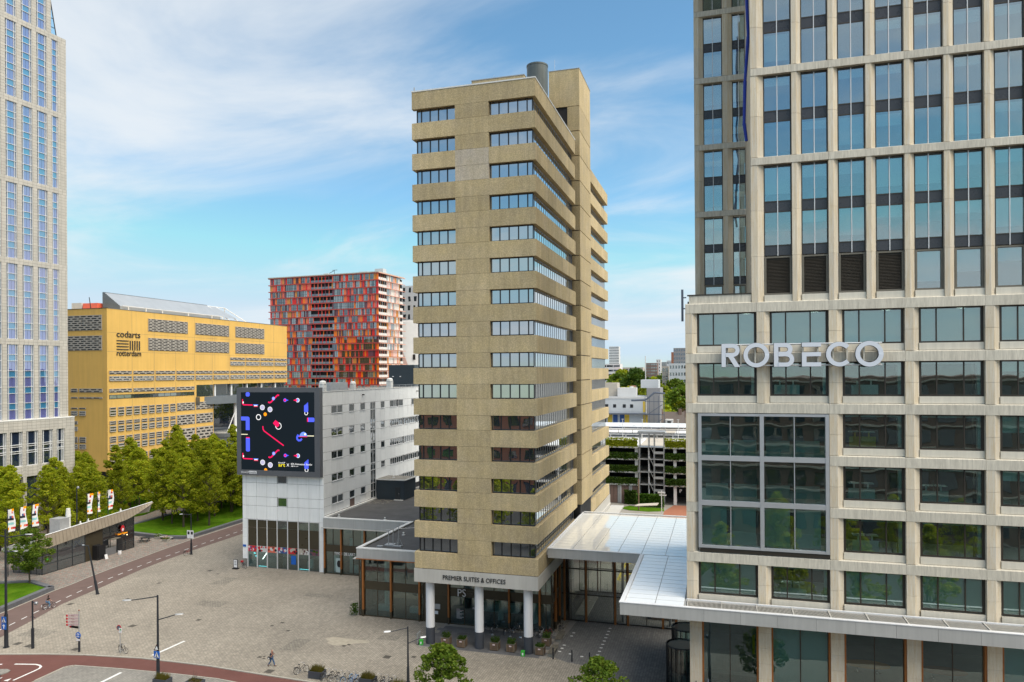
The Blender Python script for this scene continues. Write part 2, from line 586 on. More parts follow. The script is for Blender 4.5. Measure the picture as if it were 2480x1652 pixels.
class MB:
    def __init__(s):
        s.v, s.f, s.m = [], [], []

    def add(s, vs, fs, m=0):
        b = len(s.v)
        s.v += [tuple(p) for p in vs]
        s.f += [tuple(b + i for i in f) for f in fs]
        s.m += [m] * len(fs)
        return s

    def box(s, x0, x1, y0, y1, z0, z1, m=0):
        return s.add([(x0, y0, z0), (x1, y0, z0), (x1, y1, z0), (x0, y1, z0), (x0, y0, z1), (x1, y0, z1), (x1, y1, z1), (x0, y1, z1)],
                     [(0, 3, 2, 1), (4, 5, 6, 7), (0, 1, 5, 4), (1, 2, 6, 5), (2, 3, 7, 6), (3, 0, 4, 7)], m)

    def quad(s, a, b, c, d, m=0):
        return s.add([a, b, c, d], [(0, 1, 2, 3)], m)

    def prism(s, pts, z0, z1, m=0):
        """polygon (x,y) raised from z0 to z1"""
        n = len(pts)
        ar = sum(pts[i][0] * pts[(i + 1) % n][1] - pts[(i + 1) % n][0] * pts[i][1] for i in range(n))
        if ar < 0:
            pts = pts[::-1]
        return s.add([(x, y, z0) for x, y in pts] + [(x, y, z1) for x, y in pts],
                     [tuple(range(n - 1, -1, -1)), tuple(range(n, 2 * n))] + [(i, (i + 1) % n, n + (i + 1) % n, n + i) for i in range(n)], m)

    def ext(s, prof, a, b, axis='x', m=0):
        """profile in the other two axes pushed from a to b along axis"""
        n = len(prof)
        mk = {'x': lambda t, p: (t, p[0], p[1]), 'y': lambda t, p: (p[0], t, p[1])}[axis]
        return s.add([mk(a, p) for p in prof] + [mk(b, p) for p in prof],
                     [tuple(range(n)), tuple(range(2 * n - 1, n - 1, -1))] + [(i, n + i, n + (i + 1) % n, (i + 1) % n) for i in range(n)], m)

    def tube(s, p0, p1, r0, r1=None, n=8, m=0, caps=True):
        r1 = r0 if r1 is None else r1
        p0, p1 = Vector(p0), Vector(p1)
        d = (p1 - p0)
        if d.length < 1e-6:
            return s
        d.normalize()
        u = d.orthogonal().normalized()
        w = d.cross(u)
        vs = []
        for p, r in ((p0, r0), (p1, r1)):
            for i in range(n):
                a = 2 * math.pi * i / n
                vs.append(p + (u * math.cos(a) + w * math.sin(a)) * r)
        fs = [(i, (i + 1) % n, n + (i + 1) % n, n + i) for i in range(n)]
        if caps:
            fs += [tuple(range(n - 1, -1, -1)), tuple(range(n, 2 * n))]
        return s.add(vs, fs, m)

    def path(s, pts, r, n=6, m=0):
        for a, b in zip(pts, pts[1:]):
            s.tube(a, b, r, r, n, m)
        return s

    def ball(s, c, r, nu=10, nv=6, m=0, sc=(1, 1, 1), half=False):
        vs, fs = [], []
        lo = 0 if half else -math.pi / 2
        for j in range(nv + 1):
            t = lo + (math.pi / 2 - lo) * j / nv
            for i in range(nu):
                a = 2 * math.pi * i / nu
                vs.append((c[0] + r * sc[0] * math.cos(t) * math.cos(a), c[1] + r * sc[1] * math.cos(t) * math.sin(a), c[2] + r * sc[2] * math.sin(t)))
        for j in range(nv):
            for i in range(nu):
                fs.append((j * nu + i, j * nu + (i + 1) % nu, (j + 1) * nu + (i + 1) % nu, (j + 1) * nu + i))
        return s.add(vs, fs, m)

    def ring(s, c, R_, r, axis='y', n=24, k=6, m=0):
        vs, fs = [], []
        for i in range(n):
            a = 2 * math.pi * i / n
            for j in range(k):
                b = 2 * math.pi * j / k
                q = R_ + r * math.cos(b)
                x, y, z = q * math.cos(a), r * math.sin(b), q * math.sin(a)
                vs.append((c[0] + x, c[1] + y, c[2] + z) if axis == 'y' else (c[0] + x, c[1] + z, c[2] + y))
        for i in range(n):
            for j in range(k):
                fs.append((i * k + j, i * k + (j + 1) % k, ((i + 1) % n) * k + (j + 1) % k, ((i + 1) % n) * k + j))
        return s.add(vs, fs, m)

    def mesh(s, name, mats, smooth=False):
        me = D.meshes.new(name)
        me.from_pydata(s.v, [], s.f)
        if isinstance(mats, str):
            mats = [mats]
        for q in mats:
            me.materials.append(MATS[q])
        if len(mats) > 1:
            me.polygons.foreach_set('material_index', s.m)
        if smooth:
            me.polygons.foreach_set('use_smooth', [True] * len(s.f))
        me.update()
        return me

    def build(s, name, mats, parent=None, loc=(0, 0, 0), smooth=False):
        return put(D.objects.new(name, s.mesh(name, mats, smooth)), parent, loc)


def box(name, x0, x1, y0, y1, z0, z1, mat, parent=None):
    """a block with its own object; equal blocks share one mesh"""
    dx, dy, dz = round(x1 - x0, 3), round(y1 - y0, 3), round(z1 - z0, 3)
    key = (dx, dy, dz, mat)
    if key not in BOXES:
        BOXES[key] = MB().box(-dx / 2, dx / 2, -dy / 2, dy / 2, -dz / 2, dz / 2).mesh(name, mat)
    return put(D.objects.new(name, BOXES[key]), parent, ((x0 + x1) / 2, (y0 + y1) / 2, (z0 + z1) / 2))


def shared(name, me, parent, loc):
    return put(D.objects.new(name, me), parent, loc)


def flat(name, pts, z, mat, parent=None, kind='structure'):
    o = MB().prism(pts, z - .35, z).build(name, mat, parent)
    if parent is None:
        tag(o, kind=kind)
    return o


def strip_band(left, right, z, name, mat, parent=None):
    m = MB()
    n = len(left)
    for i in range(n - 1):
        a, b, c, d = right[i], right[i + 1], left[i + 1], left[i]
        m.add([(*a, z), (*b, z), (*c, z), (*d, z)], [(0, 1, 2, 3)])
    return m.build(name, mat, parent)


def offset_line(pts, w):
    out = []
    for i, p in enumerate(pts):
        a = Vector(pts[max(0, i - 1)]); b = Vector(pts[min(len(pts) - 1, i + 1)])
        d = (b - a).normalized()
        out.append((p[0] - d.y * w, p[1] + d.x * w))
    return out


def kerb(name, pts, w, h, mat, parent, z=0.):
    """a stone kerb along a line, laid in separate stones about a metre long"""
    m = MB()
    for a, b in zip(pts, pts[1:]):
        a, b = Vector(a), Vector(b)
        L = (b - a).length
        k = max(1, int(L / 1.2))
        d = (b - a) / L
        nn = Vector((-d.y, d.x)) * w
        for i in range(k):
            p, q = a + d * (L * i / k + .012), a + d * (L * (i + 1) / k - .012)
            m.prism([tuple(p), tuple(q), tuple(q + nn), tuple(p + nn)], z - .2, z + h)
    return m.build(name, mat, parent)


def stroke(pts, w, closed=False):
    """outline quads of a 2-D pen stroke (mitred)"""
    pts = [p for i, p in enumerate(pts) if i == 0 or (Vector(p) - Vector(pts[i - 1])).length > 1e-4]
    n = len(pts)
    L, Rr = [], []
    for i in range(n):
        p = Vector(pts[i])
        a = Vector(pts[(i - 1) % n]) if (closed or i > 0) else None
        b = Vector(pts[(i + 1) % n]) if (closed or i < n - 1) else None
        d1 = (p - a).normalized() if a is not None else (b - p).normalized()
        d2 = (b - p).normalized() if b is not None else d1
        t = (d1 + d2)
        t = t.normalized() if t.length > 1e-5 else d1
        nn = Vector((-t.y, t.x))
        c = max(.35, nn.dot(Vector((-d1.y, d1.x))))
        L.append(p + nn * (w / 2 / c)); Rr.append(p - nn * (w / 2 / c))
    q = []
    for i in range(n if closed else n - 1):
        j = (i + 1) % n
        q.append((Rr[i], Rr[j], L[j], L[i]))
    return q


def arc(cx, cy, r, a0, a1, n=16, ry=None):
    ry = r if ry is None else ry
    return [(cx + r * math.cos(R(a0 + (a1 - a0) * i / n)), cy + ry * math.sin(R(a0 + (a1 - a0) * i / n))) for i in range(n + 1)]


class Frame:
    """a wall plane: origin, across and up directions, outward normal"""
    def __init__(s, o, u, n):
        s.o, s.u, s.n = Vector(o), Vector(u), Vector(n)
        s.w = Vector((0, 0, 1))

    def p(s, a, b, d=0.):
        return s.o + s.u * a + s.w * b + s.n * d

    def slab(s, mb, quads, d0, d1, m=0):
        for k_, q in enumerate(quads):
            d1 += .0012
            mb.add([s.p(x, y, d1) for x, y in q] + [s.p(x, y, d0) for x, y in q],
                   [(0, 1, 2, 3), (4, 7, 6, 5), (0, 4, 5, 1), (1, 5, 6, 2), (2, 6, 7, 3), (3, 7, 4, 0)], m)


def text(name, body, fr, a0, b0, w, h, mat, parent, depth=.05, d=.02, spacing=1.0):
    """raised lettering fitted to width w and height h on a wall plane, lower corner at (a0, b0)"""
    cu = D.curves.new(name, 'FONT')
    cu.body = body
    cu.extrude = .02
    cu.resolution_u = 3
    cu.space_character = spacing
    tmp = D.objects.new(name + '_tmp', cu)
    me = D.meshes.new_from_object(tmp)
    D.objects.remove(tmp)
    D.curves.remove(cu)
    xs = [v.co.x for v in me.vertices]; ys = [v.co.y for v in me.vertices]
    x0, x1, y0, y1 = min(xs), max(xs), min(ys), max(ys)
    for v in me.vertices:
        a = a0 + (v.co.x - x0) / (x1 - x0) * w
        b = b0 + (v.co.y - y0) / (y1 - y0) * h
        v.co = fr.p(a, b, d + (depth if v.co.z > 0 else 0))
    me.materials.clear()
    me.materials.append(MATS[mat])
    return put(D.objects.new(name, me), parent)


def copies(root, loc, rz, label=None, group=None):
    """copy a thing, its parts and sub-parts (mesh data shared)"""
    def cp(o, parent):
        c = o.copy()
        COL.objects.link(c)
        c.parent = parent
        for ch in [q for q in o.children]:
            cp(ch, c)
        return c
    r = cp(root, None)
    r.location = loc
    r.rotation_euler = (0, 0, rz)
    tag(r, label, None, group)
    return r


# ---------------------------------------------------------------- ground and pavings
g = flat('ground', [(-3000, -600), (3000, -600), (3000, 5000), (-3000, 5000)], -.03, 'city_ground')
plaza = flat('plaza', [(-92, 40), (40, 40), (40, 91.6), (-3, 91.6), (-20, 91.6), (-20, 103), (-92, 175), (-99, 175), (-99, 110), (-90, 60)], 0., 'plaza_paving')
PATH_L = [(-86, 50), (-89.6, 62), (-92.9, 74.1), (-94.0, 79.6), (-95.0, 84), (-95.3, 87.5), (-96.0, 91), (-96.6, 96), (-97.2, 103), (-97.8, 109), (-98.3, 117), (-98.5, 133), (-98.5, 175)]
PATH_R = [(-76.5, 50), (-81.6, 60.5), (-84.7, 67.6), (-86.4, 73.3), (-88.5, 79.6), (-89.5, 86.5), (-90.7, 93), (-91.5, 97.5), (-92.0, 104), (-92.2, 110), (-92.1, 117), (-92.0, 124), (-92.0, 175)]
cyc = tag(strip_band(PATH_L, PATH_R, .012, 'cycle_road', 'asphalt_brown'), kind='structure')
park = flat('park_pavement', [(-200, 40), (-88, 40), (-89.6, 62), (-92.9, 74.1), (-95.0, 84), (-96.0, 91), (-97.2, 103), (-98.3, 117), (-98.5, 175), (-98.5, 260), (-240, 260)], .008, 'mixed_paving')
kerb('kerb_line', PATH_L, .16, .05, 'kerb_stone', cyc, .0)
dash = MB().box(-.07, .07, -.55, .55, 0, .004).mesh('lane_dash', 'marking_white')
DASH = [(-87.25, 69.8), (-87.74, 71.63), (-88.36, 73.83), (-88.98, 76.09), (-89.5, 78.2), (-89.99, 80.38), (-90.62, 82.71), (-91.1, 84.94), (-91.52, 87.21), (-91.92, 89.51), (-92.36, 91.86), (-92.67, 94.14),
        (-92.99, 96.43), (-93.29, 98.74), (-93.54, 101.15), (-93.69, 103.47), (-93.76, 105.79), (-93.83, 108.13), (-93.86, 110.45), (-93.9, 112.8), (-93.94, 115.14), (-93.96, 117.5), (-93.98, 119.8), (-94.01, 122.2), (-94.04, 124.52), (-94.05, 126.9)]
for i, p in enumerate(DASH):
    q = DASH[i + 1] if i + 1 < len(DASH) else (p[0] * 2 - DASH[i - 1][0], p[1] * 2 - DASH[i - 1][1])
    o = shared('lane_dash', dash, cyc, (p[0], p[1], .016))
    o.rotation_euler = (0, 0, math.atan2(q[1] - p[1], q[0] - p[0]) - math.pi / 2)

RED_T = [(-96, 55), (-86, 60.2), (-79.5, 63.3), (-74.5, 64.7), (-70.0, 65.7), (-63, 66.6), (-58.5, 66.75), (-54.2, 66.8), (-47.2, 66.4), (-41.2, 66.1), (-34, 65.6), (-20, 64), (0, 61), (30, 56)]
RED_B = [(-70.5, 40), (-69.4, 55), (-69.25, 58.9), (-69.3, 62.6), (-68.6, 63.25), (-63, 63.86), (-56.4, 64.28), (-51, 64.45), (-46, 63.95), (-41, 63.6), (-34, 63.1), (-20, 61.5), (0, 58.5), (30, 53.5)]
m = MB()
pts = RED_T + RED_B[::-1] + [(-96, 40)]
m.add([(x, y, .012) for x, y in pts], [tuple(range(len(pts) - 1, -1, -1))])
red = tag(m.build('cycle_path', 'asphalt_red'), kind='structure')
kerb('kerb_line', RED_T, .20, .10, 'kerb_stone', red, .0)
kerb('kerb_line', offset_line(RED_B[2:], -.15), .15, .05, 'kerb_stone', red, .0)
isl = flat('traffic_island', [(-76.5, 58.6), (-75.4, 60.13), (-74.66, 60.37), (-74.0, 60.2), (-73.8, 59.8), (-73.93, 58.95), (-74.6, 57)], .10, 'side_paving')
foot = flat('footway', [(-69.1, 40), (-69.0, 58.9), (-69.0, 62.4), (-68.3, 63.05), (-63, 63.66), (-56.4, 64.08), (-51, 64.25), (-46, 63.75), (-41, 63.4), (-34, 62.9), (-20, 61.3), (0, 58.3), (30, 53.3), (30, 40)], .03, 'side_paving')
fr0 = Frame((0, 0, 0), (1, 0, 0), (0, 0, 1))


def paint(name, pts, w, parent, z=.018, mat='marking_white'):
    m = MB()
    for q in stroke(pts, w):
        m.add([(p.x, p.y, z) for p in q], [(0, 1, 2, 3)])
    return m.build(name, mat, parent)


paint('lane_marking', [(-75.3, 61.75), (-74.57, 61.93), (-72.94, 62.30), (-72.3, 62.22), (-71.8, 61.95), (-71.55, 61.5), (-71.5, 60.9), (-71.45, 58.4)], .22, red)
paint('lane_marking', [(-77.1, 61.2), (-76.6, 61.33)], .22, red)
for x in (-73.3, -72.1):
    MB().add([(x - .28, 58.1, .018), (x + .28, 58.1, .018), (x, 58.75, .018)], [(0, 1, 2)]).build('give_way_triangle', 'marking_white', red)
paint('paved_line', [(-62.38, 67.85), (-62.12, 70.2), (-61.95, 72.5)], .34, plaza, .006)
paint('paved_line', [(-62.05, 59.5), (-62.0, 63.0)], .34, foot, .036)
# sand drift left from laying
m = MB()
rs = random.Random(3)
ring = []
for i in range(26):
    a = 2 * math.pi * i / 26
    k = 1 + .22 * math.sin(3 * a) + rs.uniform(-.12, .12)
    ring.append((-43.2 + 2.5 * k * math.cos(a) + .5 * math.sin(a), 77.4 + 1.15 * k * math.sin(a), .006))
m.add(ring, [tuple(range(26))]).build('sand_patch', 'sand', plaza)
# iron covers in the paving
for x, y, s in ((-87.4, 80.0, .75), (-72.1, 75.1, .8), (-80.7, 66.6, .8), (-72.5, 67.0, .75), (-82.9, 91.6, .55), (-81.5, 84.1, .45), (-65.5, 79.2, .6), (-54.3, 81.1, .45), (-54.9, 79.8, .4),
                (-51.9, 78.8, .45), (-42.7, 76.1, .45), (-42.3, 76.6, .4), (-36.3, 74.4, .8), (-50.2, 70.6, .45), (-49.8, 70.9, .3), (-49.5, 70.4, .3), (-46.8, 67.5, .85), (-33.4, 75.2, .5), (-15.2, 74.1, .6), (-78.7, 66.4, .85),
                (-91.5, 88.7, .6), (-45.3, 87.3, .9), (-80, 99.5, .7), (-77.5, 98.2, .4)):
    box('manhole_cover', x - s / 2, x + s / 2, y - s * .5, y + s * .5, -.01, .009, 'iron_cover', plaza)
for x0, x1, y0, y1 in ((-83.5, -79.6, 68.6, 71.2), (-70.5, -66.2, 84.0, 86.4), (-58.0, -53.5, 91.5, 93.0), (-49.5, -47.3, 73.0, 76.8), (-75.0, -72.6, 93.0, 97.0), (-40.0, -37.4, 79.0, 80.6)):
    MB().add([(x0, y0, .004), (x1, y0 + .2, .004), (x1 - .1, y1, .004), (x0 + .15, y1 - .1, .004)], [(0, 1, 2, 3)]).build('paving_patch', 'patch_paving', plaza)
tag(MB().prism([(-300, -15), (300, -15), (300, 30), (-20, 52), (-66, 52), (-68, 36), (-300, 30)], -.2, .05).build('street', 'asphalt_dark'), kind='structure')
# entrance slab of large dark granite
slab = tag(MB().prism([(-34.3, 78.2), (-33.9, 86.4), (-18.75, 86.9), (-18.75, 91.4), (-17.9, 91.4), (-18.9, 78.5)], -.2, .012).build('entrance_pavement', 'asphalt_grey'), kind='structure')
for j in range(9):
    for i in range(13):
        x = -34.15 + i * 1.2 + (.6 if j % 2 else 0)
        if x + 1.18 > -18.95:
            continue
        y = 78.45 + j * .88
        if y + .85 > 86.2:
            continue
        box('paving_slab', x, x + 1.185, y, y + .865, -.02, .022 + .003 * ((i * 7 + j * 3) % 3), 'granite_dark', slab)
# court under the canopy, its shade put into a darker paving colour
court = tag(MB().prism([(-18.7, 79.5), (-16.5, 78.2), (-12.6, 77.6), (-12.6, 71), (-3.0, 71), (-3.0, 91.6), (-18.2, 91.6)], -.2, .008).build('court_shade_paving', 'entrance_paving'), kind='structure')
for i in range(11):
    t = i / 10
    box('marker_stone', -13.35 + .9 * (1 - t) * -.12 + -.1 - .17, -13.35 + -.1 + .17 - .1 * (1 - t), 78.9 + 11.0 * t - .13, 78.9 + 11.0 * t + .13, -.02, .016, 'marking_white', court)
for x, y in ((-17.5, 87.2), (-17.55, 86.1), (-17.8, 83.0), (-17.85, 82.0), (-17.9, 81.0), (-16.6, 80.6), (-15.2, 80.2)):
    box('marker_stone', x - .17, x + .17, y - .13, y + .13, -.02, .016, 'marking_white', court)
# hall floor and the yard behind it
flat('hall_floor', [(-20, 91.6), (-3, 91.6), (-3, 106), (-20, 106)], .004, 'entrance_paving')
yard = flat('yard', [(-20, 106), (12, 106), (12, 176), (-45, 176), (-45, 136), (-20, 136)], -.004, 'asphalt_grey')
for a, b in (((-15.4, 112), (-8.2, 127)), ((-15.4, 120), (-11.5, 127)), ((-15.4, 127), (-8.2, 112)), ((-15.4, 111), (-15.4, 128)), ((-15.4, 128), (-7.6, 128)), ((-15.4, 111), (-7.6, 111)), ((-11.5, 111), (-8, 118))):
    paint('hatch_line', [a, b], .36, yard, .004, 'marking_yellow')
# lawns
flat('lawn', [(-18.5, 131), (-9, 130.5), (-7.5, 147), (-18, 149)], .05, 'lawn_grass')
bed1 = flat('lawn', [(-114.5, 118.9), (-105.3, 118.3), (-100.2, 118.3), (-100.2, 190), (-118.4, 190), (-118.6, 124)], .42, 'lawn_grass')
bed2 = flat('lawn', [(-93.9, 40), (-94.4, 75), (-96.5, 84.4), (-101.5, 85.6), (-114, 80), (-118, 40)], .42, 'lawn_grass')
bed3 = flat('lawn', [(-130, 119.5), (-150, 116), (-152, 150), (-148, 160), (-131, 150), (-126, 135)], .30, 'lawn_grass')


def wall_run(name, label, pts, w, h, cat='wall'):
    t = thing(name, label, cat, (*pts[0], 0))
    for a, b in zip(pts, pts[1:]):
        a, b = Vector(a), Vector(b)
        L = (b - a).length
        k = max(1, round(L / 3.0))
        d = (b - a) / L
        nn = Vector((-d.y, d.x)) * w
        for i in range(k):
            p, q = a + d * (L * i / k + .01), a + d * (L * (i + 1) / k - .01)
            MB().prism([tuple(p), tuple(q), tuple(q + nn), tuple(p + nn)], 0, h).build('wall_block', 'granite_wall', t)
    return t


wall_run('planter_wall', 'low grey granite wall edging the grove lawn along the cycle road', [(-100.1, 190), (-100.1, 118.0), (-103.6, 117.1), (-114.6, 118.5), (-118.7, 123.8), (-118.9, 190)], .9, .58)
wall_run('planter_wall', 'low grey granite wall with a pointed corner round the lamp post lawn', [(-118, 40), (-114.4, 80.6), (-101.5, 86.3), (-95.4, 84.6), (-93.4, 75), (-92.6, 40)][::-1], .8, .62)

# ---------------------------------------------------------------- the concrete tower
FH = 3.58
TX0, TX1, TY0 = -34.62, -19.72, 78.4
tower = thing('concrete_tower', 'tall tan concrete office tower with stacked ribbon windows on white columns', 'tower', (-27.2, 90, 0))
box('core', -34.0, -20.45, 79.2, 102.4, 7.6, 64.0, 'dark_core', tower)
box('core', -34.0, -20.95, 111.5, 134.0, 7.6, 64.0, 'dark_core', tower)
fz = Frame((0, TY0, 0), (1, 0, 0), (0, -1, 0))
LX = [-34.15, -33.62, -32.53, -31.48, -30.40, -29.27]
RX = [-25.18, -24.09, -22.99, -21.88, -20.78, -20.16]


def window_mesh(xs, h):
    m = MB()
    m.box(xs[0], xs[-1], -.06, .10, 0, .13).box(xs[0], xs[-1], -.06, .10, h - .10, h)
    for x in xs:
        m.box(x - .055, x + .055, -.05, .10, .13, h - .10)
    return m.mesh('window', 'black_frame')


WH = 1.70
wmL, wmR = window_mesh(LX, WH), window_mesh(RX, WH)


def ribbon_mesh(y0, y1, h, pitch=1.12):
    m = MB()
    m.box(-.10, .05, y0, y1, 0, .10).box(-.10, .05, y0, y1, h - .10, h)
    n = int((y1 - y0) / pitch)
    for i in range(n + 1):
        y = y0 + (y1 - y0) * i / n
        m.box(-.10, .03, y - .022, y + .022, .1, h - .1)
    return m.mesh('window', 'steel_grey')


rib1, rib2 = ribbon_mesh(79.0, 101.4, WH), ribbon_mesh(112, 134.3, WH)
for k in range(15):
    zt = 11.02 + FH * k                      # top of spandrel
    zb = zt - 1.88
    ztop = 64.80 if k == 15 else zt
    for (xa, xb) in ((TX0, LX[-1]), (RX[0], TX1)):
        box('spandrel', xa, xb - (.0 if xb < -25 else .0), TY0, TY0 + .6, zb, zt, 'tower_concrete', tower)
    box('spandrel_return', TX0, TX0 + .5, TY0 + .605, 101.4, zb, zt, 'tower_concrete', tower)
    edges = [79.005, 81.0, 84.6, 88.6, 92.6, 96.6, 101.4]
    for a, b in zip(edges, edges[1:]):
        box('spandrel_panel', TX1 - .6, TX1, a + .028, b - .028, zb, zt, 'tower_concrete', tower)
    ed2 = [112.0, 115.8, 119.6, 123.4, 127.2, 131.0, 134.6]
    for a, b in zip(ed2, ed2[1:]):
        box('spandrel_panel', -20.7, -20.1, a + .028, b - .028, zb, zt, 'tower_concrete', tower)
    for (za, zc) in ((zb, zt), (zt, zt + 1.70)):
        pm = 'tower_concrete_pale' if (k == 12 and za == zt) or (k == 13 and za == zb) else 'tower_concrete'
        box('pier_panel', LX[-1] + .012, RX[0] - .012, TY0 + .012, TY0 + .6, za + .012, zc - .012, pm, tower)
    for xs, me in ((LX, wmL), (RX, wmR)):
        w = shared('window', me, tower, (0, TY0 + .52, zt))
        for a, b in zip(xs, xs[1:]):
            box('pane', a + .05, b - .05, TY0 + .56, TY0 + .58, zt + .12, zt + WH - .09, 'glass_tower', w)
    w = shared('window', rib1, tower, (-20.30, 0, zt))
    box('pane', -20.36, -20.31, 79.0, 99.6, zt + .1, zt + WH - .1, 'glass_ribbon', w)
    box('pane', -20.36, -20.34, 99.7, 101.3, zt + .1, zt + WH - .1, 'glass_navy', w)
    w = shared('window', rib2, tower, (-20.75, 0, zt))
    box('pane', -20.80, -20.76, 112, 134.2, zt + .1, zt + WH - .1, 'glass_ribbon', w)
# parapet
zb, zt = 62.78, 64.78
box('parapet', TX0, TX1, TY0, TY0 + .6, zb, zt, 'tower_concrete', tower)
for a, b in zip(edges, edges[1:]):
    box('parapet', TX1 - .6, TX1, a + .028, b - .028, zb, zt, 'tower_concrete', tower)
for a, b in zip(ed2, ed2[1:]):
    box('parapet', -20.7, -20.1, a + .028, b - .028, zb, zt, 'tower_concrete', tower)
box('coping', TX0 - .05, TX1 + .05, TY0 - .05, TY0 + .45, 64.783, 64.93, 'coping_white', tower)
box('coping', TX1 - .45, TX1 + .05, TY0 + .452, 101.4, 64.783, 64.93, 'coping_white', tower)
box('roof_deck', -34.0, -20.4, 79.1, 134, 64.0, 64.2, 'roof_bitumen', tower)
# penthouse, flue and lift shaft
box('penthouse', -31.9, -24.6, 92.0, 112.0, 64.2, 71.0, 'tower_concrete', tower)
box('penthouse_cap', -31.95, -24.55, 91.95, 112.0, 71.003, 71.12, 'galvanised', tower)
m = MB()
for a, b, r in ((64.2, 74.0, 1.45), (73.9, 74.1, 1.49), (68.9, 68.98, 1.47)):
    m.tube((-24.05, 97.0, a), (-24.05, 97.0, b), r, r, 40)
m.build('flue_drum', 'drum_steel', tower, smooth=False)
sj = [70.05 - FH * i for i in range(17)]
box('shaft_core', -23.4, -19.5, 102.7, 111.3, 9.5, 75.2, 'dark_core', tower)
for y0, y1 in ((102.5, 105.4), (105.42, 108.4), (108.42, 111.4)):
    pass
box('shaft_panel', -23.7, -19.25, 102.5, 111.4, 70.12, 75.42, 'tower_concrete', tower)
for a in sj[:-1]:
    box('shaft_panel', -21.0 if a > 64 else -20.45, -19.25, 102.5, 111.4, a - FH + .12, a, 'tower_concrete', tower)
box('shaft_cap', -23.75, -19.2, 102.45, 111.45, 75.423, 75.5, 'galvanised', tower)
m = MB().tube((-23.6, 106, 75.5), (-23.6, 106, 78.6), .03, .02, 6).tube((-30, 96, 71.1), (-30, 96, 73.2), .025, .02, 6)
m.build('antenna', 'galvanised', tower)
MB().box(-34.4, -34.3, 78.5, 78.6, 64.93, 65.4).build('lightning_rod', 'galvanised', tower)
# white fascia of the base
for i in range(8):
    a = -34.67 + (14.95 / 8) * i
    box('fascia_panel', a + .008, a + 14.95 / 8 - .008, 78.30, 78.36, 7.53, 9.10, 'fascia_warm', tower)
for i in range(6):
    a = 78.36 + 2.2 * i
    box('fascia_panel', -19.76, -19.70, a + .008, a + 2.2 - .008, 7.53, 9.06, 'fascia_warm', tower)
box('soffit', -34.6, -19.77, 78.37, 134, 7.535, 7.6, 'fascia_warm', tower)
box('fascia_return', -34.67, -34.61, 78.37, 86.2, 7.53, 9.06, 'fascia_warm', tower)
box('wing_fascia', -20.05, -19.95, 112, 134.6, 6.9, 9.10, 'fascia_warm', tower)
box('wing_canopy', -19.94, -17.6, 113, 136, 6.6, 6.85, 'fascia_warm', tower)
text('lettering', 'PREMIER SUITES & OFFICES', Frame((0, 78.30, 0), (1, 0, 0), (0, -1, 0)), -31.05, 8.02, 7.55, .52, 'black_paint', tower, .05, .01)
for x in (-33.2, -27.1, -21.22):
    MB().tube((x, 79.62, 1.95), (x, 79.62, 7.54), .52, .52, 32).build('column', 'column_white', tower, smooth=False)
    MB().tube((x, 79.62, 0), (x, 79.62, 1.95), .535, .535, 32).build('column_base', 'column_base', tower)
# ground floor glass behind the columns
GY = 86.3


def glazed_bay(x0, x1, parent, gy=GY, top=7.5, solid=False, curtain=False, gm='glass_shop'):
    if solid:
        for za, zc in ((0.02, 3.6), (3.62, 5.55), (5.57, top)):
            box('panel', x0 + .02, x1 - .02, gy - .02, gy + .06, za, zc, 'brown_panel', parent)
        return
    f = MB()
    f.box(x0, x1, gy - .05, gy + .05, 0, .14).box(x0, x1, gy - .05, gy + .05, top - .1, top).box(x0, x1, gy - .06, gy + .05, 3.55, 4.65)
    xm = (x0 + x1) / 2
    for x in (x0 + .04, xm, x1 - .04):
        f.box(x - .045, x + .045, gy - .055, gy + .05, .14, 3.55).box(x - .045, x + .045, gy - .055, gy + .05, 4.65, top - .1)
    w = f.build('glazing', 'brown_panel', parent)
    for a, b in ((x0 + .08, xm - .05), (xm + .05, x1 - .08)):
        box('pane', a, b, gy - .01, gy + .01, .14, 3.55, gm, w)
        box('pane', a, b, gy - .01, gy + .01, 4.65, top - .1, gm, w)
    if curtain:
        m = MB()
        n = int((x1 - x0) / .09)
        for i in range(n):
            a = x0 + (x1 - x0) * i / n
            b = x0 + (x1 - x0) * (i + 1) / n
            ya, yb = gy + .30 + .07 * (i % 2), gy + .30 + .07 * ((i + 1) % 2)
            m.quad((a, ya, 4.9), (b, yb, 4.9), (b, yb, top), (a, ya, top))
        m.build('curtain', 'curtain_fabric', w)


def fin(x, parent, gy=GY, top=7.5):
    box('timber_fin', x - .11, x + .11, gy - .32, gy - .06, .9, top, 'timber', parent)
    box('timber_fin_foot', x - .11, x + .11, gy - .32, gy - .06, 0, .895, 'brown_panel', parent)


glazed_bay(-36.9, -33.5, tower, solid=True)
for a, b, c in ((-33.3, -29.4, True), (-29.4, -25.4, True), (-25.4, -21.5, True), (-21.5, -20.0, True)):
    glazed_bay(a, b, tower, curtain=c)
for x in (-33.4, -29.4, -25.4, -21.5):
    fin(x, tower)
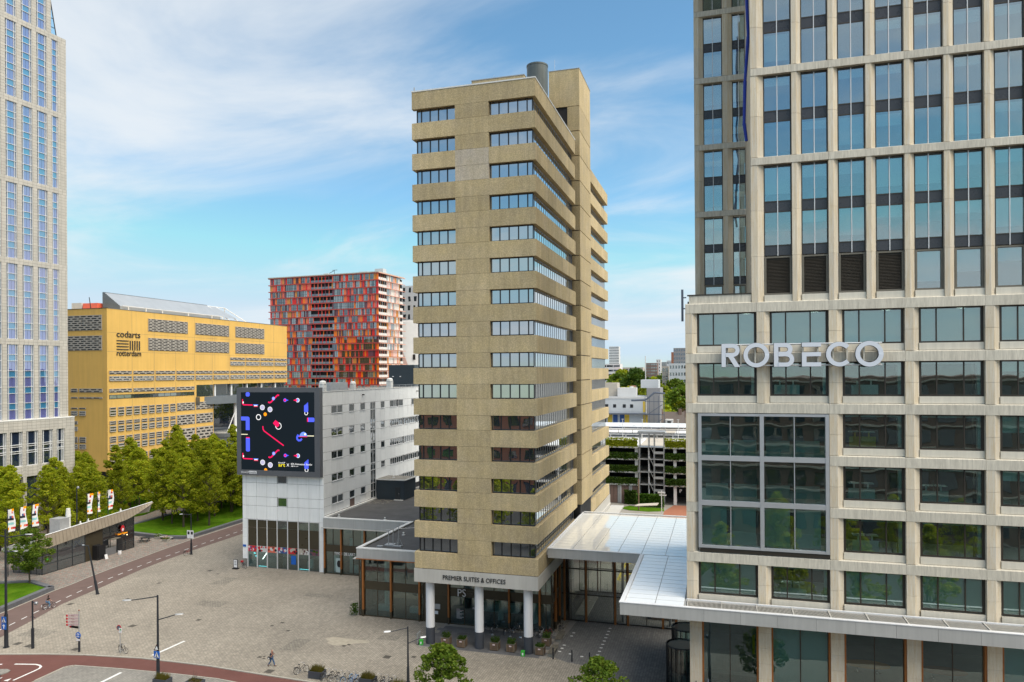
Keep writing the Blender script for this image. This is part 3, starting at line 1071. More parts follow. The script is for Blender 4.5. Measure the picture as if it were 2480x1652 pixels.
# side glass of the lobby and its timber corner
f = MB()
for z0, z1 in ((0, .14), (3.55, 4.65), (7.4, 7.5)):
    f.box(-20.06, -19.96, GY, 91.5, z0, z1)
for y in (86.34, 88.1, 89.8, 91.4):
    f.box(-20.06, -19.95, y - .05, y + .05, .14, 3.55).box(-20.06, -19.95, y - .05, y + .05, 4.65, 7.4)
w = f.build('glazing', 'brown_panel', tower)
for a, b in ((86.4, 88.05), (88.15, 89.75), (89.85, 91.3)):
    box('pane', -20.02, -20.0, a, b, .14, 3.55, 'glass_shop', w)
    box('pane', -20.02, -20.0, a, b, 4.65, 7.4, 'glass_shop', w)
m = MB()
for i in range(44):
    a, b = 86.5 + i * .11, 86.5 + (i + 1) * .11
    xa, xb = -20.4 - .07 * (i % 2), -20.4 - .07 * ((i + 1) % 2)
    m.quad((xa, a, 4.7), (xb, b, 4.7), (xb, b, 7.4), (xa, a, 7.4))
m.build('curtain', 'curtain_fabric', w)
fin(-19.92, tower, 88.3, 7.5)
fin(-19.92, tower, 90.6, 7.5)
# lobby inside
box('lobby_floor', -45.9, -20.1, 86.4, 100, -.05, .03, 'interior_floor', tower)
box('lobby_wall', -45.9, -20.1, 97, 97.2, .03, 7.5, 'interior_wall', tower)
for x in (-43.5, -35.5, -27.5, -23.0):
    MB().tube((x, 89.4, .03), (x, 89.4, 7.5), .38, .38, 20).build('lobby_column', 'interior_white', tower)
box('lobby_counter', -31, -26, 92.0, 93.0, .03, 1.1, 'interior_white', tower)
fp = Frame((0, GY - .08, 0), (1, 0, 0), (0, -1, 0))
text('lettering', 'PS', fp, -32.2, 3.62, 1.10, .95, 'sign_white', tower, .04, .01)
for i, s in enumerate(('PREMIER', 'SUITES', '& OFFICES')):
    text('lettering', s, fp, -31.0, 4.25 - .30 * i, 1.15 if i != 1 else .9, .22, 'bench_wood', tower, .02, .01)
text('lettering', 'PS', fp, -30.2, 2.1, .35, .28, 'sign_white', tower, .01, .005)
for i in range(9):
    box('door_text_line', -32.4, -32.4 + (.45 + .5 * ((i * 5) % 3) / 2), GY - .035, GY - .03, 1.05 - .14 * i + .9, 1.09 - .14 * i + .9, 'sign_white' if i > 1 else 'sign_pink', tower)
box('notice_panel', -36.6, -34.6, GY - .07, GY - .03, 1.75, 2.4, 'galvanised', tower)
box('notice_panel', -35.35, -34.9, GY - .07, GY - .03, 1.1, 1.5, 'sign_white', tower)

# ---------------------------------------------------------------- low glazed blocks at the tower's foot
lowb = thing('glazed_pavilion', 'flat-roofed glass pavilion with pale grey fascia adjoining the tan tower', 'building', (-40, 95, 0))
box('roof_deck', -45.8, -34.1, 86.5, 128, 8.45, 8.75, 'roof_bitumen', lowb)
for i in range(6):
    a = -46.25 + i * 1.94
    box('fascia_panel', a + .008, a + 1.94 - .008, 85.92, 85.98, 7.62, 8.86, 'fascia_grey', lowb)
for i in range(9):
    a = 85.99 + i * 1.9
    box('fascia_panel', -46.26, -46.20, a + .008, a + 1.9 - .008, 7.62, 8.86, 'fascia_grey', lowb)
box('coping', -46.3, -34.62, 85.88, 86.45, 8.865, 9.0, 'coping_white', lowb)
box('coping', -46.3, -45.75, 86.452, 103.3, 8.865, 9.0, 'coping_white', lowb)
box('soffit', -46.3, -34.7, 85.8, 86.9, 7.52, 7.615, 'timber', lowb)
box('soffit_edge', -46.75, -46.3, 85.8, 103, 7.50, 7.58, 'fascia_warm', lowb)
for a, b in ((-46.05, -45.4), (-45.4, -41.4), (-41.4, -37.4), (-37.4, -36.95)):
    glazed_bay(a, b, lowb)
for x in (-45.4, -41.4, -37.4):
    fin(x, lowb)
f = MB()
for z0, z1 in ((0, .14), (3.55, 4.65), (7.4, 7.5)):
    f.box(-46.1, -46.02, GY, 103, z0, z1)
for y in (86.34, 90, 94, 98, 102):
    f.box(-46.12, -46.02, y - .05, y + .05, .14, 7.4)
w = f.build('glazing', 'brown_panel', lowb)
box('pane', -46.07, -46.05, 86.4, 102.9, .14, 7.4, 'glass_shop', w)
box('room_wall', -45.9, -34.2, 96.6, 96.8, .03, 7.5, 'interior_wall', lowb)
for x, y, a, b, c in ((-44.6, 88.6, 2.2, .7, .75), (-40.0, 88.8, 2.0, .8, .75), (-39.4, 91.5, 1.6, .6, 1.0)):
    box('counter', x, x + a, y, y + b, .03, c, 'interior_white', lowb)
m = MB()
for x, y in ((-43.0, 88.8), (-42.6, 89.4)):
    m.tube((x, y, 8.8), (x, y, 10.9), .07, .07, 8)
m.box(-43.5, -42.2, 88.5, 89.6, 8.76, 8.95)
m.build('roof_mast', 'galvanised', lowb)
m = MB()
m.tube((-41.6, 89.0, 8.8), (-41.6, 89.0, 11.6), .06, .05, 8)
for a in (0, 90, 180, 270):
    m.tube((-41.6 + .6 * math.cos(R(a)), 89 + .6 * math.sin(R(a)), 8.78), (-41.6, 89, 9.9), .03, .03, 6)
m.tube((-43.4, 88.6, 10.9), (-34.6, 92.5, 11.3), .05, .05, 6).tube((-43.4, 88.6, 10.6), (-41.6, 89.2, 11.5), .04, .04, 6)
m.box(-42.2, -41.0, 88.4, 88.9, 8.76, 8.9).box(-44.2, -43.4, 87.7, 88.1, 8.76, 8.95)
m.build('fall_arrest_stand', 'galvanised', lowb)


def roof_vent(x, y, z, parent, s=.35):
    m = MB().tube((x, y, z), (x, y, z + s), s * .3, s * .3, 10).ball((x, y, z + s), s * .45, 10, 4, 0, (1, 1, .5))
    m.box(x - s * .55, x + s * .55, y - s * .55, y + s * .55, z, z + .06)
    m.build('roof_vent', 'coping_white', parent)


roof_vent(-43.75, 95.2, 8.75, lowb)
lowa = thing('glazed_pavilion', 'flat-roofed glass shop wing between the white building and the tower pavilion', 'building', (-54, 110, 0))
box('roof_deck', -61.3, -46.3, 103.2, 135, 8.45, 8.75, 'roof_bitumen', lowa)
for i in range(8):
    a = -61.1 + i * 1.86
    box('fascia_panel', a + .008, a + 1.86 - .008, 102.62, 102.68, 7.42, 8.86, 'fascia_grey', lowa)
box('coping', -61.1, -46.31, 102.58, 103.15, 8.865, 9.0, 'coping_white', lowa)
box('coping', -61.33, -60.9, 103.2, 122, 8.752, 9.0, 'coping_white', lowa)
box('soffit', -61.3, -46.3, 102.3, 103.6, 7.32, 7.41, 'fascia_warm', lowa)
for a, b in ((-61.0, -58.0), (-58.0, -53.9), (-53.9, -49.9), (-49.9, -46.2)):
    glazed_bay(a, b, lowa, 102.95, 7.3)
for x in (-60.95, -58.0, -53.9, -49.9):
    fin(x, lowa, 102.95, 7.3)
box('room_floor', -61, -46, 103, 112, -.05, .03, 'interior_floor', lowa)
box('room_wall', -61, -46, 111.8, 112, .03, 7.3, 'interior_wall', lowa)
for x, w_, h_ in ((-60.2, .9, 2.6), (-56.6, .8, 1.3), (-57.3, .5, 5.5), (-55.2, .6, 6.8), (-52.8, .7, 1.1)):
    box('display_panel', x, x + w_, 104.2, 104.4, .03, h_, 'interior_white', lowa)
fa = Frame((0, 102.88, 0), (1, 0, 0), (0, -1, 0))
for i, s in enumerate(('TYMON', 'DE LAAT')):
    text('lettering', s, fa, (-59.2, -57.5)[i], 3.1, (1.35, 1.9)[i], .45, 'sign_white', lowa, .03, .06)
box('poster', -59.0, -57.9, 102.80, 102.84, .35, 2.6, 'curtain_fabric', lowa)
MB().ball((-58.4, 102.79, 1.7), .38, 12, 6, 0, (1, .05, 1.5)).build('poster_portrait', 'black_cloth', lowa)
for x, y in ((-59.5, 104.8), (-51.1, 104.3)):
    roof_vent(x, y, 8.75, lowa)
hut = thing('roof_hut', 'dark blue corrugated plant hut on the flat grey roof', 'hut', (-58, 123, 8.75))
m = MB()
m.box(-61.0, -55.45, 121.1, 126.2, 8.76, 12.3)
for i in range(27):
    a = -61.0 + i * .205
    m.box(a, a + .10, 121.05, 121.12, 8.8, 12.3)
for i in range(24):
    a = 121.15 + i * .21
    m.box(-55.47, -55.40, a, a + .10, 8.8, 12.3)
m.build('wall', 'blue_grey_cladding', hut)
box('roof', -61.1, -55.3, 120.95, 126.3, 12.303, 12.42, 'roof_gravel', hut)
m = MB()
m.box(-61.15, -55.25, 120.9, 121.02, 12.31, 12.52).box(-55.37, -55.25, 121.03, 126.35, 12.31, 12.52).box(-61.15, -61.03, 121.03, 126.35, 12.31, 12.52)
m.build('roof_trim', 'coping_white', hut)
d_ = box('door', -57.25, -56.2, 121.0, 121.045, 8.8, 11.1, 'dark_cladding', hut)
box('handle', -56.5, -56.4, 120.95, 120.995, 9.8, 10.05, 'chrome', d_)
box('doorstep', -57.3, -55.6, 120.5, 121.0, 8.755, 8.85, 'coping_white', hut)
roof_vent(-58.7, 123.5, 12.42, hut, .4)
m = MB()
rs = random.Random(4)
for i in range(60):
    x, y = -60.8 + rs.random() * 3.5 - .05 * i * 0, 116.5 + rs.random() * 4.5
    m.ball((x, y, 8.76), .08 + .18 * rs.random(), 6, 3, 0, (1.6, 1, .25))
tag(m.build('debris', 'roof_gravel'), 'scattered leaf litter and grit on the flat roof beside the hut', 'debris', kind='stuff')

# ---------------------------------------------------------------- glass hall and its white canopy
hall = thing('glass_hall', 'tall glazed passage with timber posts between the tower and stone office', 'building', (-12, 98, 0))
for gy in (91.6, 104.2):
    xs = [-20.0, -18.7, -16.9, -13.2, -11.6, -9.1, -7.0, -5.4, -3.3]
    f = MB()
    for z in (0.0, 3.35, 6.6, 10.2):
        f.box(-20.0, -3.2, gy - .06, gy + .06, z, z + .14)
    for x in xs:
        f.box(x - .045, x + .045, gy - .07, gy + .05, .14, 10.2)
    w = f.build('glazing', 'bronze_frame', hall)
    for a, b in zip(xs, xs[1:]):
        for z0, z1 in ((.14, 3.35), (3.49, 6.6), (6.74, 10.2)):
            box('pane', a + .045, b - .045, gy - .008, gy + .008, z0, z1, 'glass_clear', w)
for x in (-19.5, -16.7, -13.0, -11.4, -7.1, -5.5):
    box('timber_post', x - .12, x + .12, 91.25, 91.5, 0.005, 10.3, 'timber', hall)
for x in (-12.2, -6.3):
    MB().tube((x, 92.6, 0), (x, 92.6, 10.3), .17, .17, 14).build('steel_post', 'steel_grey', hall)
for x in (-19.2,):
    box('dark_post', x - .2, x + .2, 91.9, 92.3, 0, 10.3, 'dark_core', hall)
for x in (-17.4, -15.2):
    box('timber_post', x - .1, x + .1, 104.4, 104.6, 0.005, 10.3, 'timber', hall)
box('side_counter', -18.6, -16.9, 93.5, 102.0, .006, .12, 'kerb_stone', hall)
box('seat_block', -8.8, -5.5, 94.5, 96.2, .01, .9, 'planter_wood', hall)
can = thing('white_canopy', 'broad white panelled canopy roof spanning from the tower to the stone office', 'canopy', (-10, 84, 10.4))
CZ = 11.36
cols = [-19.35, -16.7, -14.05, -11.4, -8.75, -6.1, -3.45]
for j in range(16):
    y0 = 82.45 + j * (21.8 / 16)
    for a, b in zip(cols, cols[1:]):
        box('roof_panel', a + .03, b - .03, y0 + .04, y0 + 21.8 / 16 - .04, CZ - .12, CZ, 'glass_roof', can)
for j in range(13):
    y0 = 65.1 + j * (17.2 / 13)
    for a, b in ((-8.45, -5.75), (-5.75, -3.25)):
        box('roof_panel', a + .03, b - .03, y0 + .04, y0 + 17.2 / 13 - .04, CZ - .12, CZ, 'glass_roof', can)
m = MB()
m.box(-19.42, -3.1, 82.3, 104.5, CZ - .45, CZ - .13).box(-8.7, -3.1, 64.9, 82.29, CZ - .45, CZ - .13)
m.build('deck', 'fascia_grey', can)
for a, b in ((-19.5, -15.6), (-15.6, -12.1), (-12.1, -8.72)):
    box('fascia_panel', a + .008, b - .008, 82.16, 82.24, 10.33, CZ + .04, 'fascia_grey', can)
for a, b in ((64.76, 70.5), (70.5, 76.3), (76.3, 82.24)):
    box('fascia_panel', -8.79, -8.71, a + .008, b - .008, 10.33, CZ + .04, 'fascia_grey', can)
xs = [-8.79, -5.2, -1.55] + [-1.55 + 3.0 * i for i in range(1, 13)]
for a, b in zip(xs, xs[1:]):
    box('fascia_panel', a + .008, b - .008, 64.60, 64.68, 10.33, CZ + .04, 'fascia_grey', can)
box('edge_trim', -8.85, 34.5, 64.56, 64.95, CZ + .045, CZ + .11, 'white_paint', can)
box('edge_trim', -8.83, -8.42, 64.96, 82.1, CZ + .045, CZ + .11, 'white_paint', can)
box('edge_trim', -19.55, -8.84, 82.1, 82.42, CZ + .045, CZ + .11, 'white_paint', can)
box('edge_trim', -19.55, -19.3, 82.43, 104.5, CZ + .045, CZ + .11, 'white_paint', can)
box('edge_trim', -19.29, -3.1, 104.28, 104.6, CZ + .045, CZ + .2, 'white_paint', can)
box('soffit', -8.7, 34.5, 64.69, 67.3, 10.35, 10.45, 'fascia_grey', can)
box('gutter', -19.68, -19.56, 82.3, 104.4, 10.6, 11.2, 'fascia_grey', can)
box('back_rail', -3.1, 34.5, 66.92, 67.1, CZ - .1, CZ + .11, 'white_paint', can)
for i in range(13):
    x0 = -3.0 + i * 2.9
    f = MB()
    f.box(x0, x0 + .09, 64.96, 66.9, CZ - .05, CZ + .10)
    for q in range(26):
        xx = x0 + .14 + q * .106
        f.box(xx, xx + .045, 65.0, 66.88, CZ - .03, CZ + .03)
    f.build('grating', 'fascia_warm', can)
box('grating_tray', -3.1, 34.5, 64.96, 66.9, CZ - .5, CZ - .42, 'bench_wood', can)

# ---------------------------------------------------------------- the stone office with the letter sign
YF, YW = 67.4, 67.86
rob = thing('stone_office', 'pale travertine office block with deep window grid and a large letter sign', 'building', (14, 75, 0))
BAY = 5.89
PX0 = [-3.08] + [3.05 + BAY * i for i in range(6)]          # pilaster starts
PW = [1.02] + [1.10] * 6
FLO = [14.79 + 4.472 * k for k in range(6)]                 # band undersides
XE = 33.5


def pil_mesh(w, h, front=.58):
    f = front * w
    return MB().prism([(0, 0), (f, 0), (w, .34), (w, .62), (0, .62)], 0, h).mesh('pilaster', 'travertine')


pmA = {w: pil_mesh(w, 4.472 / 2 - .35) for w in (1.02, 1.10)}
PMC = {}


def pilaster(x, z0, z1, w, y=YF, parent=rob, front=.58):
    key = (round(w, 2), round(z1 - z0, 2), front)
    if key not in PMC:
        PMC[key] = pil_mesh(w, round(z1 - z0, 2) - .016, front)
    return shared('pilaster', PMC[key], parent, (x, y, z0 + .008))


def band(x0, x1, zb, zt, y=YF, back=YW + .1, parent=rob):
    key = ('band', round(x1 - x0, 2), round(zt - zb, 2), round(back - y, 2))
    if key not in PMC:
        w = round(x1 - x0, 2) - .016
        h = zt - zb
        d = back - y
        PMC[key] = MB().ext([(-.02, 0), (d, 0), (d, h + .05), (.10, h), (-.02, h - .06)], 0, w).mesh('band', 'cast_stone')
    return shared('band', PMC[key], parent, (x0 + .008, y, zb))


def blinds(x0, x1, zt, drop, y, parent):
    box('blind', x0, x1, y + .20, y + .215, zt - drop, zt, 'blind_fabric', parent)


def wide_window(x0, x1, z0, z1, y=YW, parent=rob, gm='glass_teal', blind=0., cuts=(.28, .70)):
    w_ = round(x1 - x0, 2)
    key = ('win', w_, round(z1 - z0, 2))
    c = [0, w_ * cuts[0], w_ * cuts[1], w_]
    if key not in PMC:
        m = MB()
        h = z1 - z0
        m.box(0, w_, -.05, .08, 0, .13).box(0, w_, -.05, .08, h - .12, h)
        for i, q in enumerate(c):
            t = .10 if i in (0, 3) else .05
            qq = min(max(q, t), w_ - t)
            m.box(qq - t, qq + t, -.04, .08, .13, h - .12)
        PMC[key] = m.mesh('window', 'bronze_frame')
    w = shared('window', PMC[key], parent, (x0, y, z0))
    for a, b in zip(c, c[1:]):
        box('pane', x0 + a + .06, x0 + b - .06, y + .01, y + .03, z0 + .12, z1 - .11, gm, w)
    if blind:
        blinds(x0 + .12, x1 - .12, z1 - .12, (z1 - z0 - .25) * blind, y, w)
    else:
        box('reveal', x1 - .42, x1 - .13, y + .14, y + .55, z0 + .13, z1 - .12, 'interior_white', w)
        box('blind_housing', x0 + .12, x1 - .43, y + .14, y + .32, z1 - .27, z1 - .12, 'interior_white', w)
    return w


BIG = {(0, 1), (0, 2), (0, 3), (1, 1), (1, 2), (1, 3)}
BLIND = {(0, 5): 1, (1, 5): 1, (2, 5): 1, (3, 5): 1, (4, 5): 1, (5, 5): 1, (0, 0): 1, (2, 0): 1, (3, 0): 1, (4, 0): 1, (5, 0): 1, (4, 4): .3, (4, 3): .5, (4, 2): .3}
for i in range(6):
    xa, xb = PX0[i], PX0[i + 1]
    for k, zb in enumerate(FLO):
        big = (i, k) in BIG
        if not (big and k in (1, 2)):
            if not (i == 0 and big and k == 3) or k == 3:
                band(xa if i else xa, xb, zb, zb + .87)
        z0, z1 = zb - 2.95, zb
        zlow = zb - 4.472 + .87 if k else 11.25
        pz0 = zlow + .0
        if not (i == 1 and k in (1, 2, 3)):
            zm = (pz0 + zb) / 2
            if i == 0 and k in (1, 2, 3):
                pilaster(xa, pz0, zb, PW[0])
                if k in (1, 2):
                    box('pilaster_block', xa, xa + 1.05, YF + .02, YF + .6, zb + .01, zb + .86, 'cast_stone', rob)
            else:
                pilaster(xa, pz0, zm, PW[i])
                pilaster(xa, zm, zb, PW[i])
        if big:
            continue
        x0, x1 = xa + PW[i], xb
        wide_window(x0, x1 - .01, z0, z1, blind=BLIND.get((i, k), 0))
        if k:
            box('sill_panel', x0 + .01, x1 - .02, YF + .24, YF + .34, zlow + .05, z0 - .01, 'cream_metal', rob)
        else:
            box('sill_panel', x0 + .01, x1 - .02, YF + .16, YF + .30, 11.3, z0 - .01, 'cream_metal', rob)
# top band over the row above
for i in range(6):
    band(PX0[i], PX0[i + 1], 37.15, 37.95) if False else None
# three-storey framed bay of glass
bx0, bx1, bz0, bz1 = -2.02, 8.90, 16.10, 28.14
fw = thing  # keep name short
f = MB()
xs = [bx0, 3.42, bx1]
zs = [bz0, bz0 + 4.02, bz0 + 8.06, bz1]
for i, x in enumerate(xs):
    f.box(x - (.0 if i == 0 else .17 if i == 1 else .30), x + (.30 if i == 0 else .17 if i == 1 else 0), YF - .12, YW + .1, bz0, bz1)
for j, z in enumerate(zs):
    for a, b in ((bx0 + .3, xs[1] - .17), (xs[1] + .17, bx1 - .3)):
        f.box(a, b, YF - .10, YW + .1, max(bz0, z - .22), min(bz1, z + .22))
for a, b in ((bx0 + .3, xs[1] - .17), (xs[1] + .17, bx1 - .3)):
    xm = (a + b) / 2
    f.box(xm - .035, xm + .035, YF - .06, YW, bz0 + .2, bz1 - .2)
bay = f.build('framed_bay', 'silver_frame', rob)
for a, b in ((bx0 + .3, xs[1] - .17), (xs[1] + .17, bx1 - .3)):
    xm = (a + b) / 2
    for q0, q1 in ((a, xm - .035), (xm + .035, b)):
        for j in range(3):
            box('pane', q0, q1, YF + .10, YF + .12, zs[j] + .22, zs[j + 1] - .22, 'glass_teal', bay)
    for q0, q1 in ((a + .05, xm - .35), (xm + .05, b - .35)):
        blinds(q0, q1, zs[1] - .2, 3.55, YF + .3, bay)
    for j in (1, 2):
        for q0, q1 in ((a, xm), (xm, b)):
            box('glass_balustrade', q0 + .3, q1 - .2, YF + 2.2, YF + 2.23, zs[j] + .3, zs[j] + 1.45, 'curtain_fabric', bay)
box('bay_shadow_gap', bx0 + .1, bx1, YF - .02, YW, 15.72, bz0 - .01, 'bronze_frame', rob)
# rooms behind the glass
for k in range(6):
    zb = FLO[k]
    box('floor_slab', -2.0, XE, YW + .45, 79.5, zb + .12, zb + .85, 'interior_ceiling', rob)
box('floor_slab', -2.0, XE, YW + .45, 79.5, 10.9, 11.3, 'interior_ceiling', rob)
for z0, z1 in zip([11.3] + [z + .85 for z in FLO[:-1]], [z + .12 for z in FLO]):
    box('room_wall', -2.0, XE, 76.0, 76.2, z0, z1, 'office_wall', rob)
    for i in range(10):
        box('ceiling_light', -.9 + i * 2.95, -.3 + i * 2.95, 69.6 + (i % 2) * 1.6, 70.0 + (i % 2) * 1.6, z1 - .04, z1 - .005, 'lamp_white', rob)
    for i in range(1, 6):
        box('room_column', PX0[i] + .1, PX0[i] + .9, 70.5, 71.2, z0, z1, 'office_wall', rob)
box('core', -2.9, 2.85, 79.0, 88.0, 0, 38.2, 'dark_core', rob)
box('roof_deck', -2.9, 3.0, 68.2, 88.2, 37.9, 38.3, 'roof_bitumen', rob)
box('parapet', -2.75, 2.6, YF + .12, YF + .5, 37.97, 38.75, 'cast_stone', rob)
box('parapet_trim', -2.9, 2.65, YF + .05, YF + .55, 38.755, 38.85, 'bronze_frame', rob)
m = MB().box(-3.45, -3.25, YF + .5, YF + .7, 36.5, 39.4).box(-3.25, -3.0, YF + .5, YF + .6, 37.6, 37.7).box(-3.25, -3.0, YF + .5, YF + .6, 38.6, 38.7)
m.build('antenna_panel', 'post_grey', rob)

# ---- upper tower of paired storeys
UPX = [2.65] + [6.05 + 2.945 * i for i in range(9)]
UPW = [1.08] + [.78] * 9
UB = [50.08, 57.97, 65.86, 73.75, 81.64]


def tall_window(x0, x1, z0, z1, y, parent, parts):
    """one bay between bands: panes, slate spandrels, bright centre mullion"""
    m = MB()
    xm = (x0 + x1) / 2
    for x in (x0 + .05, x1 - .05):
        m.box(x - .05, x + .05, y - .03, y + .08, z0, z1)
    for a, b, kind in parts:
        if kind == 'w':
            m.box(x0 + .1, x1 - .1, y - .03, y + .08, a - .05, a + .05).box(x0 + .1, x1 - .1, y - .03, y + .08, b - .05, b + .05)
    w = m.build('window', 'bronze_frame', parent)
    zlo = min(a for a, b, k in parts if k != 'l')
    box('mullion', xm - .035, xm + .035, y - .07, y - .005, zlo, z1 - .05, 'mullion_white', w)
    for a, b, kind in parts:
        if kind == 'l':
            continue
        for q0, q1 in ((x0 + .1, xm - .03), (xm + .03, x1 - .1)):
            if kind == 'w':
                box('pane', q0, q1, y + .01, y + .03, a + .04, b - .04, 'glass_upper', w)
            else:
                box('spandrel_panel', q0, q1, y + .0, y + .03, a + .05, b - .05, 'slate_panel', w)
    return w


def louvre(x0, x1, z0, z1, y, parent, open_=False):
    m = MB()
    for a, b, c, d in ((x0, x0 + .16, z0, z1), (x1 - .16, x1, z0, z1), (x0 + .16, x1 - .16, z0, z0 + .14), (x0 + .16, x1 - .16, z1 - .14, z1)):
        m.box(a, b, y - .05, y + .2, c, d)
    f = m.build('louvre_frame', 'louvre_frame', parent)
    if open_:
        box('pane', x0 + .16, x1 - .16, y + .1, y + .12, z0 + .14, z1 - .14, 'glass_upper', f)
        blinds(x0 + .16, x1 - .16, z1 - .14, (z1 - z0 - .3) * (.3 + .6 * ((x0 * 7) % 1)), y + .05, f)
        return
    s = MB()
    n = int((z1 - z0 - .28) / .125)
    for i in range(n):
        zz = z0 + .15 + i * .125
        s.add([(x0 + .16, y + .02, zz), (x1 - .16, y + .02, zz), (x1 - .16, y + .14, zz + .11), (x0 + .16, y + .14, zz + .11)], [(0, 1, 2, 3)])
    s.box(x0 + .16, x1 - .16, y + .15, y + .17, z0 + .14, z1 - .14)
    s.build('louvre_blades', 'louvre_brown', f)


def upper_bays(pxs, pws, xend, y, parent, nl, base):
    n = len(pxs)
    for i in range(n):
        x, w = pxs[i], pws[i]
        nx = pxs[i + 1] if i + 1 < n else xend
        lv = [base] + UB
        for a, b in zip(lv, lv[1:]):
            a2 = a + .68 if a != base else a
            nseg = 3 if a == base else 2
            for q in range(nseg):
                pilaster(x, a2 + (b - a2) * q / nseg, a2 + (b - a2) * (q + 1) / nseg, w, y, parent, .5)
        if i % 2 == 1 or n < 4 and i == 0:
            pass
        if nx - x - w < .4:
            continue
        x0, x1 = x + w, nx
        y2 = y + .42
        tall_window(x0, x1, 42.0, UB[0] - .02, y2, parent, [(46.85, 49.9, 'w'), (45.93, 46.85, 's'), (42.97, 45.93, 'w'), (42.05, 42.97, 's')])
        louvre(x0 + .03, x1 - .03, 38.62, 42.0, y2 - .06, parent, i >= nl)
        box('sill_panel', x0 + .01, x1 - .01, y + .18, y + .3, 37.98, 38.60, 'cream_metal', parent)
        for b0, b1 in zip(UB, UB[1:]):
            z0, z1 = b0 + .68, b1 - .02
            tall_window(x0, x1, z0, z1, y2, parent, [(z1 - 3.12, z1 - .12, 'w'), (z1 - 4.05, z1 - 3.12, 's'), (z0 + .02, z1 - 4.05, 'w')])
        rr = random.Random(int(x * 91))
        for zt, full in ((49.85, 2.9), (45.9, 2.9), (57.8, 2.9), (53.7, 2.9), (65.7, 2.9), (61.6, 2.9), (73.6, 2.9), (69.5, 2.9)):
            q = rr.choice((0, 0, .25, .35, .8))
            if q:
                box('blind', x0 + .12, x1 - .12, y2 + .2, y2 + .21, zt - full * q, zt, 'blind_fabric', parent)
    # bands, one piece over two bays
    i = 0
    xs = [pxs[0]] + [pxs[q] + .02 for q in range(2, n, 2)] + [xend]
    for a, b in zip(xs, xs[1:]):
        for zb in UB:
            band(a, b, zb, zb + .68, y - .03, y + .5, parent)


upper_bays(UPX, UPW, XE, YF + .03, rob, 4, 38.0)
box('side_wall', 2.90, 3.1, 68.1, 88.4, 38.3, 84, 'travertine', rob)
wing = [-2.86, .36, 3.2]
upper_bays([-2.86, .36], [1.05, 1.10], 2.95, 88.5, rob, 0, 38.3)
for z in (46.8, 42.95, 54.6, 50.75, 62.5, 58.6, 70.3, 66.5, 78.2, 74.3, 82.2, 38.4):
    box('floor_slab', 3.2, XE, 68.3, 80, z - .9, z - .1, 'interior_ceiling', rob)
    box('floor_slab', -2.8, 3.0, 89.3, 98, z - .9, z - .1, 'interior_ceiling', rob)
box('room_wall', 3.2, XE, 77, 77.2, 38, 84, 'interior_wall', rob)
box('room_wall', -2.8, 3.0, 95, 95.2, 38, 84, 'interior_wall', rob)
box('roof_deck', -2.8, XE, 68.2, 98, 84, 84.4, 'roof_bitumen', rob)
box('ledge_pipe', -2.8, 2.7, 86.9, 87.1, 38.6, 38.9, 'galvanised', rob)
tarp = MB()
pp = [(2.55, 68.4, 80), (2.42, 68.4, 66), (2.55, 68.5, 62.0), (2.25, 68.5, 58.0), (2.15, 68.5, 54.2), (2.35, 68.5, 52.6)]
for a, b in zip(pp, pp[1:]):
    tarp.tube(a, b, .16, .13, 8)
tag(tarp.build('safety_rope_sleeve', 'crane_blue'), 'blue sleeve hanging down the recessed corner of the stone office', 'sleeve')

# ---- ground floor under the canopy
for i in range(7):
    x = PX0[i] if i else -2.85
    zz = [0, .75, 2.1, 3.45, 4.8, 6.15, 7.5, 8.85, 10.3]
    for a, b in zip(zz, zz[1:]):
        box('stone_block', x, x + 1.06, YF, YF + .7, a + .006, b - .006, 'travertine', rob)
    box('wall_light', x + .48, x + .56, YF - .06, YF - .002, 3.1, 4.0, 'bronze_frame', rob)
    if i == 6:
        break
    x0, x1 = x + 1.06, PX0[i + 1]
    for q in (x0, x1 - .16):
        box('timber_jamb', q, q + .16, YF + .10, YF + .5, 0.005, 10.3, 'timber', rob)
    xm = (x0 + x1) / 2
    f = MB()
    for z in (0, 2.5, 9.9):
        f.box(x0 + .16, x1 - .16, YF + .42, YF + .52, z, z + .12)
    f.box(xm - .04, xm + .04, YF + .40, YF + .52, .12, 9.9)
    w = f.build('glazing', 'bronze_frame', rob)
    for a, b in ((x0 + .16, xm - .04), (xm + .04, x1 - .16)):
        for z0, z1 in ((.12, 2.5), (2.62, 9.9)):
            box('pane', a, b, YF + .45, YF + .47, z0, z1, 'glass_shop', w)
    if i in (1, 4):
        box('blind', x0 + .2, x1 - .2, YF + .7, YF + .72, 2.8, 9.9, 'blind_fabric', w)
box('lobby_floor', -2.8, XE, YF + .7, 78, 4.6, 4.9, 'interior_floor', rob)
box('lobby_floor', -2.8, XE, YF + .7, 78, -.05, .02, 'interior_floor', rob)
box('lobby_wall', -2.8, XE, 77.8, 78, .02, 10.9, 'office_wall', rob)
box('yellow_banner', 2.55, 2.75, YF + .8, YF + .84, 6.6, 8.3, 'beak_yellow', rob)
for i, (x, y) in enumerate(((12.4, 71.0), (18.5, 71.2))):
    t = thing('meeting_table', ('oval orange wood table behind the ground floor glass with pale papers', 'dark red-orange oval table behind the ground floor glass')[i], 'table', (x, y, 4.9), 'meeting tables behind the canopy glass')
    MB().ball((x, y, 5.63), 1.9, 28, 4, 0, (1, .55, .02)).build('table_top', 'table_orange' if i == 0 else 'brick_rust', t)
    for dx in (-.8, .8):
        MB().tube((x + dx, y, 4.9), (x + dx, y, 5.6), .05, .05, 8).build('leg', 'chrome', t)
        MB().box(x + dx - .35, x + dx + .35, y - .04, y + .04, 4.9, 4.94).box(x + dx - .04, x + dx + .04, y - .35, y + .35, 4.9, 4.95).build('foot', 'chrome', t)

